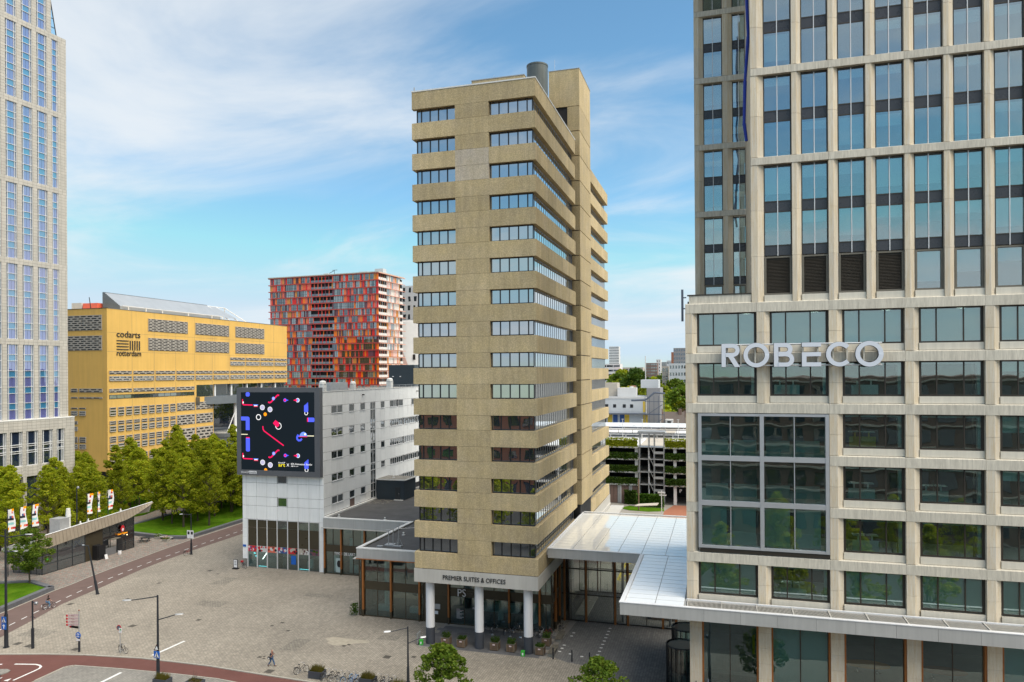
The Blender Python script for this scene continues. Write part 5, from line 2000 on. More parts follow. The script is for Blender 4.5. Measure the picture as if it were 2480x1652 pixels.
# end wall
for z0, z1 in ((44.0, 48.1), (38.55, 42.55)):
    slats_front(-176, -160.45, z0, z1, 7)
slats_front(-168.05, -160.4, 27.15, 28.2, 2)
slats_front(-170.9, -168.85, 27.15, 28.2, 2)
slats_front(-168.05, -160.4, 25.45, 25.9, 1)
slats_front(-170.9, -168.85, 25.45, 25.9, 1)
for z0, z1, n, xs in ((22.6, 23.0, 1, (0, 1)), (18.4, 19.3, 2, (0,)), (13.4, 15.0, 3, (0, 1))):
    for q in xs:
        slats_front(-170.9 + 2.78 * q, -168.86 + 2.78 * q, z0, z1, n)
for z0, z1, xs in ((20.9, 22.1, (0, 1)), (16.7, 17.8, (0,)), (11.8, 13.0, (0, 1))):
    for q in xs:
        slats_front(-170.9 + 2.78 * q, -168.86 + 2.78 * q, z0, z1, 2, True)
fcd = Frame((CX_, 0, 0), (0, 1, 0), (1, 0, 0))
text('lettering', 'codarts', fcd, 160.5, 42.25, 8.35, 1.75, 'bronze_frame', co, .15, .03)
text('lettering', 'rotterdam', fcd, 160.5, 37.1, 8.6, 1.55, 'bronze_frame', co, .15, .03)
mb = MB()
for i in range(4):
    z = 38.75 + i * .80
    fcd.slab(mb, [[(160.5, z), (164.65, z), (164.65, z + .26), (160.5, z + .26)]], 0, .15)
for i in range(5):
    y = 165.05 + i * .83
    fcd.slab(mb, [[(y, 38.75), (y + .36, 38.75), (y + .36, 41.4), (y, 41.4)]], 0, .15)
mb.build('logo_bars', 'bronze_frame', co)
# panel joints
for j in range(1, 10):
    y = 157.55 + P8 * j
    box('joint', CX_, CX_ + .006, y - .03, y + .03, 28.7 if y > 199 else 6, 49.8, 'bench_wood', co)
for z in (43.4, 38.2):
    box('joint', CX_, CX_ + .005, 157.4, 241.4, z - .025, z + .025, 'bench_wood', co)
# recessed glass, grey canopy and drum below the overhang
for j in range(5):
    y = 200.0 + P8 * j
    box('glass_bay', CX_ - 1.5, CX_ - 1.45, max(191.6, y), y + 8.2, 24.7, 28.58, 'glass_house', co)
    box('white_column', CX_ - 1.3, CX_ - .7, y + 1.2, y + 1.8, 24.7, 28.58, 'white_paint', co)
box('glass_bay', CX_ - .04, CX_ + .02, 191.8, 199.6, 24.75, 28.5, 'glass_house', co)
m = MB()
m.prism([(CX_ + 1.6, 191.4)] + [(CX_ - 8 + 12 * math.cos(R(t)), 214 + 25 * math.sin(R(t))) for t in range(-62, 91, 8)] + [(CX_ - 9, 239), (CX_ - 9, 192)], 22.2, 24.68)
m.build('grey_canopy', 'zinc_dark', co)
box('recess_wall', -190, -166.5, 199.72, 240, 0, 22.18, 'glass_navy', co)
m = MB().tube((-163, 214, 0), (-163, 214, 11.0), 11.5, 11.5, 40).tube((-163, 214, 11.0), (-163, 214, 12.2), 11.7, 11.7, 40)
m.build('drum', 'zinc_dark', co)
MB().tube((-163, 214, 12.21), (-163, 214, 12.5), 11.0, 11.0, 40).build('terrace', 'fascia_warm', co)
for z in (7.2, 3.4):
    MB().tube((-163, 214, z), (-163, 214, z + 1.5), 11.56, 11.56, 40).build('drum_window', 'glass_navy', co)
MB().tube((-157.5, 209, 12.5), (-157.5, 209, 22.2), .55, .55, 16).build('white_mast', 'white_paint', co)
for dy in (-4.5, 4.5):
    MB().tube((-157.5, 209, 19.5), (-157.3, 209 + dy, 12.6), .16, .16, 8).build('strut', 'white_paint', co)
# zinc roof house
m = MB().ext([(-161.9, 50.0), (-161.9, 51.2), (-167.4, 55.2), (-168.0, 55.2), (-168.0, 50.0)], 165.0, 207.5, 'y')
m.build('roof_house', 'zinc_roof', co)
box('roof_edge', -168.05, -167.35, 164.9, 207.6, 55.21, 55.3, 'zinc_dark', co)
m = MB()
for i in range(14):
    z = 50.1 + i * .36
    xr = -161.95 if z < 51.1 else -161.95 - (z - 51.1) * 1.38
    m.box(-168.0, xr, 164.93, 164.99, z, z + .30)
m.build('gable_boards', 'zinc_dark', co)
m = MB()
for y in (167.0, 173.5, 180, 191, 202, 207.2):
    m.box(-161.2, -161.0, y, y + .25, 50.0, 51.2)
m.box(-161.3, -161.0, 165, 207.5, 51.15, 51.3)
for y in (208.5, 213.0, 217.5):
    m.tube((-168, y, 55.1), (-161.5, y + 3.2, 50.2), .14, .14, 6)
    m.box(-168.1, -167.9, y - .1, y + .1, 50, 55.1)
m.tube((-168, 208.5, 55.1), (-168, 217.5, 55.1), .14, .14, 6)
m.build('roof_frame', 'mullion_white', co)
MB().add([(-161.8, 208, 51.0), (-167.8, 208, 55.0), (-167.8, 213, 55.0), (-161.8, 216, 51.0)], [(0, 1, 2, 3)]).build('roof_slope', 'zinc_roof', co)
box('roof_plant', -178, -174.5, 164, 168, 50, 52.4, 'light_panel', co)
box('roof_plant', -174, -168.8, 164, 168, 50, 52.2, 'panel_coral', co)
MB().tube((-169.0, 162, 50), (-169.6, 162, 53.6), .12, .10, 8).build('flue', 'black_paint', co)

# ---------------------------------------------------------------- red and orange flats
ca = thing('red_flats', 'tall apartment slab clad in red, orange and glass panels', 'building', (-145.17, 291.18, 0), rz=R(-4))
box('core', -57.6, -.4, .5, 22.3, 0, 75.5, 'dark_core', ca)
CF = [76.1 - 3.1 * i for i in range(25)]
PM = ['glass_house', 'panel_orange', 'panel_red', 'panel_coral', 'panel_maroon', 'panel_plum', 'panel_amber', 'glass_navy', 'mullion_white', 'black_frame', 'glass_balcony']
QM = ['glass_balcony', 'panel_salmon', 'panel_pink', 'panel_pale', 'mullion_white', 'black_frame', 'panel_coral', 'panel_amber', 'coping_white']  # end-face colours, paled to carry the sun glare
for fl in range(24):
    zt, zb_ = CF[fl], CF[fl + 1]
    if zt < 18:
        break
    rs = random.Random(100 + fl)
    m = MB()
    x = -57.9
    while x < -1.2:
        bal = -35.5 < x < -24.2
        wq = rs.choice((.45, .6, .8, 1.1)) if not bal else 1.9
        if -36.5 < x < -35.5:
            wq = .6
        x1 = min(x + wq, -1.0)
        z0, z1 = zb_ + .35, zt - .12
        if bal:
            m.box(x, x1 - .05, .9, 1.0, z0, z1, rs.choice((0, 0, 7, 5)))
            m.box(x, x1, .02, .06, z0, z0 + .95, rs.choice((7, 0, 7)))
            if rs.random() < .85:
                m.box(x, x + .34, .0, .4, z0, z1, rs.choice((1, 2, 3, 5)))
            if rs.random() < .3:
                m.box(x + .4, x + 1.1, .6, 1.0, z0, z0 + rs.uniform(.5, 1.2), rs.choice((8, 5, 6)))
        else:
            lower = fl / 16.0
            k_ = rs.random()
            if k_ < .40:
                x1 = min(x + rs.choice((.75, 1.1, 1.5, 1.9)), -1.0)
                m.box(x, x1, .12, .18, z0, z1, rs.choice((0, 0, 10, 10, 7)))
                n = max(1, int((x1 - x) / .75))
                for q in range(n + 1):
                    xx = x + (x1 - x) * q / n
                    m.box(xx - .035, xx + .035, .06, .12, z0, z1, 9)
                m.box(x, x1, .07, .11, z0 + .85, z0 + .92, 9)
            else:
                c = rs.choice((1, 1, 1, 2, 2, 3, 6, 4, 5) if lower > .45 else (1, 2, 3, 3, 3, 4, 5, 5, 6))
                m.box(x, x1, .0, .15, z0, z1, c)
        x = x1
    m.box(-1.0, 0, .0, .15, zb_ + .35, zt - .12, rs.choice((1, 2, 1, 4)))
    m.build('facade_row', PM, ca)
    s = MB().box(-58.6, .5, -.45, .5, zt - .14, zt + .22)
    s.build('floor_slab', 'red_slab', ca)
    # end face: sun glare put into its paler panel colours
    m = MB()
    z0, z1 = zb_ + .35, zt - .12
    m.box(-1.8, -1.7, .3, 7, z0, z1, 5)
    for q in range(5):
        y = .2 + q * 1.7
        if rs.random() < .75:
            m.box(-1.69, -1.65, y + .2, y + 1.3, z0, z1, 0)
        m.box(-.12, .0, y, y + .14, z0, z1, rs.choice((8, 6, 1, 7)))
    m.box(-.08, .0, .3, 7.4, z0, z0 + 1.1, 8)
    y = 7.5
    while y < 19.4:
        y1 = min(y + rs.choice((.6, .9, 1.3, 1.7)), 19.5)
        m.box(-.15, .0, y, y1 - .04, z0, z1, rs.choice((0, 0, 1, 2, 2, 3, 3, 3, 4, 7)))
        y = y1
    m.box(-1.2, -1.1, 19.5, 22.4, z0, z1, 5)
    m.box(-.08, 0, 19.6, 22.3, z0, z0 + 1.1, 8)
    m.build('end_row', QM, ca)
    box('end_slab', .502, .95, -.6, 23.2, zt - .12, zt + .14, 'panel_salmon', ca)  # paler than the front slabs, glare put into the colour
box('roof_edge', -58.7, .55, -.7, 23, 76.29, 76.7, 'far_beige', ca)
for q in ((-13.5, -9, 6, 9, 76.7, 78.0), (-6.5, -2.2, 8, 11, 76.7, 79.2), (-31, -28.5, 4, 6, 76.7, 77.9)):
    box('roof_plant', *q, 'light_panel', ca)
m = MB().tube((-29.5, 5, 77.6), (-26.2, 5, 79.0), .12, .12, 6).tube((-25.9, 5, 76.7), (-25.9, 5, 79.4), .10, .10, 6).tube((-27, 5, 79.3), (-24.4, 5, 79.3), .1, .1, 6)
m.build('window_crane', 'post_dark', ca)

wt = thing('white_flats', 'slim white tower with slanted windows behind the red flats', 'tower', (-140, 330, 0))
box('wall', -152, -128, 330, 350, 0, 74.8, 'far_white', wt)
rs = random.Random(5)
for r in range(15):
    for c in range(8):
        x = -151.3 + c * 2.9 + rs.uniform(-.4, .4)
        z = 71.5 - r * 4.4
        a, b = rs.uniform(-.35, .35), rs.uniform(-.35, .35)
        MB().add([(x, 329.96, z), (x + 1.2, 329.96, z), (x + 1.2 + a, 329.96, z + 2.4), (x + b, 329.96, z + 2.4)], [(0, 1, 2, 3)]).build('window', 'glass_house', wt)
box('balcony_stack', -140, -136, 328.6, 330, 0, 46, 'far_white', wt)
ch = thing('angular_church', 'pale pink and white faceted church rising between the towers', 'church', (-140, 318, 0))
m = MB()
a = [(-151, 316, 0), (-151, 316, 56), (-142.5, 318, 34), (-142.5, 318, 0)]
m.add(a, [(0, 3, 2, 1)], 0)
m.add([(-151, 316, 56), (-149, 322, 57), (-139, 322, 57), (-142.5, 318, 34)], [(0, 3, 2, 1)], 1)
m.add([(-142.5, 318, 0), (-142.5, 318, 34), (-139, 322, 57), (-132, 322, 45), (-132, 320, 0)], [(0, 4, 3, 2, 1)], 1)
m.build('facet', ['panel_pink', 'far_white'], ch)
for x, z in ((-140.5, 22), (-139, 30), (-141, 38), (-137.5, 26)):
    MB().box(x, x + 1.3, 318.6, 318.75, z, z + 2.6).build('window', 'black_frame', ch)

# ---------------------------------------------------------------- planted car park behind the hall
GYK = 176.0
ga = thing('planted_car_park', 'open white-slabbed car park with green planting on every deck', 'car park', (-16, 180, 0))
for i, z in enumerate((13.75, 10.85, 7.75, 4.75)):
    for x0, x1 in ((-45, -19.3), (-13.1, 14)):
        box('deck_slab', x0, x1, GYK, GYK + 55, z - .35, z, 'far_white', ga)
        for q in range(int((x1 - x0) / 2.4)):
            box('slab_clip', x0 + 1 + q * 2.4, x0 + 1.12 + q * 2.4, GYK - .08, GYK - .005, z - .45, z - .2, 'galvanised', ga)
    box('deck_slab', -19.28, -13.12, GYK + 2.6, GYK + 55, z - .35, z, 'far_beige', ga)
box('dark_interior', -44, 13, GYK + 12, GYK + 12.2, 0, 13.3, 'dark_core', ga)
for x in (-44, -31, -20.1, -11.0, -2, 7):
    for z0, z1 in ((0, 4.39), (4.76, 7.39), (7.76, 10.49), (10.86, 13.39)):
        box('pillar', x, x + .7, GYK + .4, GYK + 1.1, z0, z1, 'far_white', ga)
m = MB()
for x in (-19.1, -16.9, -15.6, -13.3):
    m.box(x, x + .18, GYK - .1, GYK + .1, 0, 17.4)
    m.box(x, x + .18, GYK + 2.3, GYK + 2.5, 0, 17.4)
for z in (4.6, 7.6, 10.7, 13.6):
    m.box(-19.1, -13.1, GYK - .1, GYK + 2.4, z, z + .14)
    m.box(-15.5, -13.3, GYK - .06, GYK - .02, z - 1.5, z - .9)
for i, z in enumerate((1.6, 4.7, 7.7, 10.8)):
    m.add([(-16.8, GYK + .2, z + 2.9), (-15.5, GYK + .2, z), (-15.5, GYK + .2, z + .5), (-16.8, GYK + .2, z + 3.4)], [(0, 1, 2, 3), (3, 2, 1, 0)])
    m.tube((-16.8, GYK, z + 4.1), (-15.5, GYK, z + 1.2), .05, .05, 6)
m.box(-19.3, -12.9, GYK - .3, GYK + 2.7, 17.2, 17.5).box(-19.5, -12.7, GYK - .4, GYK + 2.8, 17.0, 17.18)
m.build('stair_tower', 'galvanised', ga)
for i in range(4):
    box('light_tube', -16.75, -16.65, GYK - .16, GYK - .11, 1.8 + 3.05 * i, 3.6 + 3.05 * i, 'sign_white', ga)
for i in range(9):
    x = -27 + i * .9
    box('slat_wall', x, x + .82, GYK + .3, GYK + .4, 0, 4.3, 'brick_brown' if i % 3 else 'galvanised', ga)
box('gate_post', -23.6, -23.4, GYK + .2, GYK + .3, 0, 4.3, 'far_white', ga)
m = MB()
for y in (190, 205, 218):
    for x in range(-44, 14, 4):
        m.box(x, x + .12, y, y + .12, 13.75, 15.6)
    for z in (14.5, 15.4):
        m.box(-44, 13, y, y + .1, z, z + .16)
m.build('deck_rail', 'far_white', ga)
m = MB()
m.box(-44, 13, 200, 215, 16.6, 16.75)
for x in range(-44, 13, 4):
    m.box(x + .3, x + 1.0, 203, 210, 16.78, 16.85)
m.build('deck_canopy', 'light_panel', ga)
for x in (-24.5, -19.5, -10.5):
    MB().tube((x, 188, 13.75), (x, 188, 19.5), .08, .06, 6).box(x - .3, x + .3, 187.9, 188.1, 19.5, 19.6).build('deck_lamp', 'far_white', ga)
text('sign', 'P', Frame((0, GYK + .5, 0), (1, 0, 0), (0, -1, 0)), -9.6, 3.0, .5, .8, 'sign_white', ga, .02, .0)


def foliage_strip(name, label, x0, x1, y0, y1, z0, z1, n, mat, cat, size=.35, group=None, seed=1, parent=None):
    rs = random.Random(seed)
    m = MB()
    for i in range(n):
        x, y, z = rs.uniform(x0, x1), rs.uniform(y0, y1), z0 + (z1 - z0) * rs.random() ** .8
        leaf(m, (x, y, z), size * rs.uniform(.6, 1.3), rs)
    m.box(x0 + .1, x1 - .1, (y0 + y1) / 2 - .06, (y0 + y1) / 2 + .06, z0, z0 + (z1 - z0) * .75)
    o = m.build(name, mat, parent)
    return tag(o, label, cat, group)


def leaf(m, c, s, rs):
    a, b = rs.uniform(0, 6.283), rs.uniform(-1.1, 1.1)
    u = Vector((math.cos(a), math.sin(a), 0)) * s
    v = Vector((-math.sin(a) * math.sin(b), math.cos(a) * math.sin(b), math.cos(b))) * s * .8
    c = Vector(c)
    m.add([c - u * .5, c - v * .45, c + u * .5, c + v * .45], [(0, 1, 2, 3)])


i = 0
for z, wd in ((13.75, 'topmost'), (10.85, 'third'), (7.75, 'second'), (4.75, 'first')):
    for x0, x1, sd in ((-32, -19.4, 'beside the tan tower'), (-13.0, -2, 'beside the stone office')):
        i += 1
        foliage_strip('deck_planting', f'green trailing plants on the {wd} car park deck {sd}', x0, x1, GYK - .35, GYK + .5, z - .25, z + 1.5 + (.6 if i < 3 else 0), 1500, 'leaf_dark' if i > 2 else 'leaf_park', 'plants', .42, 'planting on the car park decks', i)
foliage_strip('hedge', 'dense green ivy hedge at the foot of the car park stairs', -19.3, -13.0, 171.8, 172.8, 0, 3.1, 2600, 'leaf_hedge', 'hedge', .4, None, 31)
foliage_strip('hedge', 'dark green clipped hedge beside the car park gate', -22.5, -19.6, 174.6, 175.6, 0, 3.4, 1000, 'leaf_dark', 'hedge', .4, None, 32)
flat('lawn', [(-23, 169.5), (-21, 173), (-19, 171.6), (-13, 171.6), (-12.6, 168), (-16, 166.6), (-20.5, 167.2)], .06, 'lawn_grass')
flat('brick_drive', [(-12.3, 150), (-6, 150), (-4, 176), (-11, 176), (-12.6, 168)], .02, 'brick_rust')
MB().prism([(-18.2, 158.5), (-13.6, 160.5), (-13.4, 163.2), (-17.6, 161)], 2.6, 2.75).build('parasol', 'far_beige')
tag(D.objects['parasol'], 'beige flat shade sail in the yard behind the white canopy', 'parasol')
po = thing('yard_post', 'tall white post with arrow blades in the yard behind the canopy', 'post', (-12.8, 163, 0))
MB().tube((-12.8, 163, 0), (-12.8, 163, 5.5), .09, .09, 8).build('pole', 'far_white', po)
MB().box(-13.6, -12.0, 162.9, 163.1, 4.9, 5.2).box(-13.3, -11.7, 162.88, 162.9, 4.4, 4.65).build('blade', 'far_white', po)
wp = thing('timber_pole', 'brown timber pole standing in the yard lawn', 'post', (-18.3, 167.6, 0))
MB().tube((-18.3, 167.6, 0), (-18.3, 167.6, 7.2), .16, .14, 8).build('pole', 'planter_wood', wp)
rs_ = thing('blue_sign', 'blue letters and an orange disc seen through the glass passage', 'sign', (-9, 108, 0))
MB().tube((-8.9, 108, .0), (-8.9, 108, 5.2), .08, .08, 8).build('pole', 'steel_grey', rs_)
MB().ball((-8.9, 107.8, 6.2), 1.35, 20, 10, 0, (1, .25, .8)).build('disc', 'ball_orange', rs_)
text('lettering', 'Rat', Frame((0, 107.6, 0), (1, 0, 0), (0, -1, 0)), -10.2, 3.0, 2.2, 1.3, 'figure_blue', rs_, .1, .0)

# ---------------------------------------------------------------- town behind


def far_block(name, label, x0, x1, y0, dep, z1, nx, nz, wall, cat='building', z0=0, glassm='glass_house', group='distant town blocks', ww=.6, wh=.5, roof=None):
    t = thing(name, label, cat, ((x0 + x1) / 2, y0 + dep / 2, 0), group)
    box('wall', x0, x1, y0, y0 + dep, 0, z1, wall, t)
    m = MB()
    cw, chh = (x1 - x0) / nx, (z1 - z0) / nz
    for i in range(nx):
        for j in range(nz):
            m.box(x0 + cw * (i + .5 - ww / 2), x0 + cw * (i + .5 + ww / 2), y0 - .05, y0 + .02, z0 + chh * (j + .5 - wh / 2), z0 + chh * (j + .5 + wh / 2))
    o = m.build('window_grid', glassm, t)
    o['kind'] = 'stuff'
    if roof:
        box('roof', x0 - .2, x1 + .2, y0 - .2, y0 + dep, z1 + .003, z1 + roof, 'roof_bitumen', t)
    return t


yb = thing('deck_flats', 'pale grey flats with yellow and blue doors above the car park', 'building', (-28, 245, 0), 'town blocks behind the car park')
YB = 240.
box('wall', -40, -23.6, YB, YB + 14, 0, 23.5, 'light_panel', yb)
box('wall', -23.58, -19.2, YB + 2, YB + 14, 0, 26.3, 'brick_grey', yb)
box('parapet', -40.2, -23.5, YB - .15, YB + .1, 22.9, 23.6, 'far_white', yb)
box('penthouse', -38.5, -33.5, YB + 4, YB + 10, 23.51, 28.0, 'far_beige', yb)
box('penthouse', -33.2, -27, YB + 2, YB + 6, 23.51, 26.4, 'far_white', yb)
box('penthouse', -25.8, -20, YB + 5, YB + 12, 26.31, 29.0, 'light_panel', yb)
for x in (-37, -34.4, -31.2, -28.8):
    box('window', x, x + 1.0, YB - .06, YB - .005, 19.9, 21.0, 'black_frame', yb)
for x, c in ((-36.2, 'yellow_panel'), (-34.4, 'blue_panel'), (-32.2, 'blue_panel'), (-30.6, 'yellow_panel'), (-24.6, 'yellow_panel'), (-38.2, 'black_frame')):
    box('door_panel', x, x + 1.5, YB - .08, YB - .062, 13.5, 17.6, c, yb)
box('door_panel', -24.6, -23.7, YB - .08, YB - .062, 18.4, 22.0, 'yellow_panel', yb)
for z in (17.8, 13.2):
    box('gallery', -40, -19, YB - 1.6, YB - .09, z, z + .3, 'post_grey', yb)
m = MB()
for x in (-23.6, -22.2, -20.8, -19.4, -17.6):
    m.box(x, x + .16, YB - 4, YB - 3.8, 0, 24)
for z in (5, 9, 13.2, 17.8, 22):
    m.box(-23.6, -17.4, YB - 4, YB - 3.85, z, z + .2)
for z in (13.2, 17.8):
    m.tube((-23, YB - 3.9, z), (-18, YB - 3.9, z + 3.4), .12, .12, 6)
m.tube((-28, YB - 3, 22.4), (-23.4, YB - 3.9, 22.6), .3, .3, 8).tube((-23.4, YB - 3.9, 22.6), (-20.5, YB - 3.9, 25), .3, .3, 8).tube((-20.5, YB - 3.9, 25), (-17.2, YB - 3.9, 24.7), .3, .3, 8)
m.build('stair_cage', 'post_grey', yb)
MB().tube((-29.0, YB + 6, 23.5), (-29.0, YB + 6, 26.8), .05, .7, 8).build('closed_parasol', 'far_white', yb)
for i, (x, y, w_, h_) in enumerate(((-16.5, 244, 9, 13), (-9, 250, 9, 12))):
    t = thing('gabled_house', ('dark tiled gabled house with a white dormer behind the car park', 'dark tiled gabled house with brick chimney next to the stone office')[i], 'house', (x, y, 0), 'gabled houses behind the car park')
    box('wall', x - w_ / 2, x + w_ / 2, y, y + 9, 0, h_, 'far_white', t)
    r_ = MB().ext([(y - .3, h_), (y + 4.5, h_ + 5.2), (y + 9.3, h_)], x - w_ / 2 - .2, x + w_ / 2 + .2)
    rf = r_.build('roof', 'roof_tile', t)
    box('dormer', x - 1.2, x + 1.2, y - .1, y + 2.4, h_ + .3, h_ + 2.9, 'far_white', t)
    box('window', x - .6, x + .6, y - .16, y - .105, h_ + .9, h_ + 2.4, 'black_frame', t)
    box('chimney', x - 3.4, x - 2.4, y + 3.6, y + 4.6, h_ + 3.4, h_ + 6.2, 'brick_brown', rf)
    box('chimney', x + 2.8, x + 3.8, y + 3.6, y + 4.6, h_ + 3.4, h_ + 6.2, 'brick_brown', rf)
far_block('flats_tower', 'tall pale grid-windowed tower on the skyline beside the tan tower', -133.5, -121.5, 900, 14, 62.5, 9, 19, 'far_white', 'tower')
far_block('flats_slab', 'low white slab with long window bands below the skyline tower', -113, -93.5, 700, 20, 39.0, 3, 9, 'far_white', ww=.92, wh=.42)
far_block('flats_block', 'pink brick block peeping over the round trees', -95, -88, 690, 14, 31.0, 4, 6, 'panel_coral')
far_block('flats_block', 'long beige shed roof block on the horizon', -108, -84, 820, 20, 36.0, 6, 5, 'far_beige', ww=.7)
far_block('flats_block', 'brown brick flats with balconies in the middle of the skyline', -79.0, -66.5, 800, 16, 40.5, 7, 12, 'brick_brown', glassm='glass_balcony')
far_block('flats_block', 'slim white block behind the brown brick flats', -72.5, -67.5, 860, 12, 45.2, 2, 12, 'far_white', ww=.3)
far_block('flats_block', 'grey office block with pale panels right of the brown flats', -72.3, -58, 910, 16, 42.6, 6, 8, 'brick_grey', glassm='glass_balcony')
far_block('flats_block', 'blue-grey glass block beside the dark high-rise', -53.5, -45, 760, 14, 42.5, 6, 9, 'light_panel')
far_block('flats_tower', 'dark brick high-rise with a rust-red flank near the stone office', -36.8, -27.4, 600, 14, 50.3, 5, 15, 'brick_grey', 'tower', glassm='glass_navy')
box('rust_flank', -38.6, -36.81, 599.5, 612, 0, 47.0, 'brick_rust', D.objects['flats_tower.001'])
far_block('checker_block', 'grey chequered office block near the edge of the stone office', -28.2, -14, 420, 14, 36.1, 9, 9, 'light_panel', ww=.55, wh=.45)
far_block('flats_block', 'cream corner block in front of the chequered office', -33.0, -29.5, 430, 12, 34.6, 2, 8, 'far_beige')
FB = [('low white block on the far horizon', 'far_white'), ('low beige block on the far horizon', 'far_beige'), ('low grey block on the far horizon', 'brick_grey'), ('low brown block on the far horizon', 'brick_brown')]
rq = random.Random(8)
for i in range(14):
    y = 980 + (i * 67) % 420
    x = -.113 * y + (i - 4) * .0105 * y - 6
    lb_, wm = FB[i % 4]
    far_block('horizon_block', lb_, x, x + rq.uniform(10, 22), y, 14, rq.uniform(30, 40), 6, 6, wm, group='low blocks on the far horizon', glassm='glass_balcony')
for i in range(10):
    x = -62 + i * 4.3
    y = 395 + (i % 3) * 22
    t = thing('terrace_house', 'small gabled town house among the roofs behind the car park', 'house', (x, y, 0), 'small town houses behind the car park')
    h_ = 17 + (i * 5) % 4
    box('wall', x, x + 4.1, y, y + 9, 0, h_, 'far_white' if i % 2 else 'brick_brown', t)
    MB().ext([(y - .2, h_), (y + 4.5, h_ + 4.0), (y + 9.2, h_)], x - .1, x + 4.2).build('roof', 'roof_tile' if i % 3 else 'roof_red', t)
    box('window', x + .8, x + 1.7, y - .06, y - .005, h_ - 2.4, h_ - .8, 'black_frame', t)
    box('window', x + 2.4, x + 3.3, y - .06, y - .005, h_ - 2.4, h_ - .8, 'black_frame', t)

ob = thing('street_block', 'brown brick block mirrored in the tan tower windows', 'building', (-95, -30, 0))
box('wall', -160, -42, -45, -20, 0, 22.5, 'brick_rust', ob)
for z in range(5):
    for i in range(26):
        x = -158 + i * 4.4
        box('window', x, x + 2.4, -19.99, -19.9, 1.4 + z * 4.2, 3.7 + z * 4.2, 'glass_navy', ob)
# the blocks across the street, seen only in the window reflections
op = thing('street_block', 'beige banded office block reflected in the stone office windows', 'building', (15, -30, 0))
box('wall', -36, 70, -42, -16, 0, 30.5, 'brick_brown', op)
for z in range(7):
    for i in range(24):
        x = -35 + i * 4.35
        box('window', x, x + 2.7, -15.99, -15.9, 1.2 + z * 4.2, 3.9 + z * 4.2, 'glass_navy', op)
    box('string_course', -36, 70, -15.99, -15.6, 4.45 + z * 4.2, 4.75 + z * 4.2, 'far_beige', op)

# ---------------------------------------------------------------- trees
def crown_mesh(name, seed, h0, h1, rad, n, size, mat, shape='cone'):
    """leaf-sized faces clustered on many small boughs, gaps between, ragged outline"""
    rs = random.Random(seed)
    m = MB()
    boughs = []
    nb = 120
    for i in range(nb):
        t = rs.random() ** .85
        if shape == 'cone':
            r = rad * min(1, .4 + t / .25) * (1 - t) ** .58 * 1.1
        else:
            r = rad * math.sqrt(max(0.02, 1 - (2 * t - 1) ** 2)) * (1.0 if t < .45 else 1.25 - .55 * t)
        a = rs.uniform(0, 6.283)
        q = math.sqrt(rs.random()) * r
        boughs.append(((q * math.cos(a), q * math.sin(a), h0 + (h1 - h0) * t), rad * rs.uniform(.08, .17) * (1 - .35 * t)))
    boughs += [((0, 0, h1 - .15 * k_), rad * .10) for k_ in range(1, 6)]
    for i in range(n):
        c, r = boughs[rs.randrange(len(boughs))]
        while True:
            d = Vector((rs.uniform(-1, 1), rs.uniform(-1, 1), rs.uniform(-1, 1)))
            if d.length < 1:
                break
        d = d.normalized() * (d.length ** .5)
        leaf(m, (c[0] + d.x * r * 1.5, c[1] + d.y * r * 1.5, c[2] + d.z * r * 1.15), size * rs.uniform(.6, 1.35), rs)
    return m.mesh(name, mat)


def trunk_mesh(name, seed, h, r, stems=1, mat='bark'):
    rs = random.Random(seed)
    m = MB()
    for s in range(stems):
        a = rs.uniform(0, 6.283)
        q = .25 if stems > 1 else 0
        p = Vector((q * math.cos(a), q * math.sin(a), 0))
        lean = Vector((math.cos(a), math.sin(a), 0)) * (rs.uniform(.3, .9) if stems > 1 else .1)
        pts = []
        for i in range(6):
            t = i / 5
            pts.append(p + lean * t * t + Vector((rs.uniform(-.06, .06), rs.uniform(-.06, .06), h * .82 * t)))
        for i in range(5):
            m.tube(pts[i], pts[i + 1], r * (1 - i * .16), r * (1 - (i + 1) * .16), 7)
        for j in range(8):
            k_ = rs.randint(2, 4)
            b = pts[k_]
            an = rs.uniform(0, 6.283)
            L = h * rs.uniform(.10, .2)
            m.tube(b, b + Vector((math.cos(an) * L, math.sin(an) * L, L * .9)), r * .4, r * .12, 5)
    return m.mesh(name, mat)


PARK = [(crown_mesh('crown', 10 + i, 2.6, 13.2 + .7 * (i % 3), 3.7 + .5 * (i % 2), 9000, .30, 'leaf_park'), trunk_mesh('trunk', 50 + i, 12, .13, 3)) for i in range(5)]
STREET = [(crown_mesh('crown', 80 + i, 1.9, 7.2, 2.75, 8000, .23, 'leaf_street', 'round'), trunk_mesh('trunk', 90 + i, 6.5, .11, 1)) for i in range(3)]
ROUND = [(crown_mesh('crown', 70 + i, 3.0, 17.0, 9.0, 2600, 1.0, mt, 'round'), trunk_mesh('trunk', 75 + i, 9, .5, 1)) for i, mt in enumerate(('leaf_street', 'leaf_park', 'leaf_lime', 'leaf_copper', 'leaf_dark'))]


def tree(kind, idx, x, y, s, label, group=None, z=0, name='tree', sz=1.0):
    cr, tr = kind[idx % len(kind)]
    t = D.objects.new(name, None)
    COL.objects.link(t)
    t.location = (x, y, z)
    t.rotation_euler = (0, 0, (x * 12.9 + y * 7.3) % 6.28)
    t.scale = (s, s, s * sz)
    tag(t, label, 'tree', group)
    for nm, me in (('trunk', tr), ('crown', cr)):
        o = D.objects.new(nm, me)
        COL.objects.link(o)
        o.parent = t
    return t


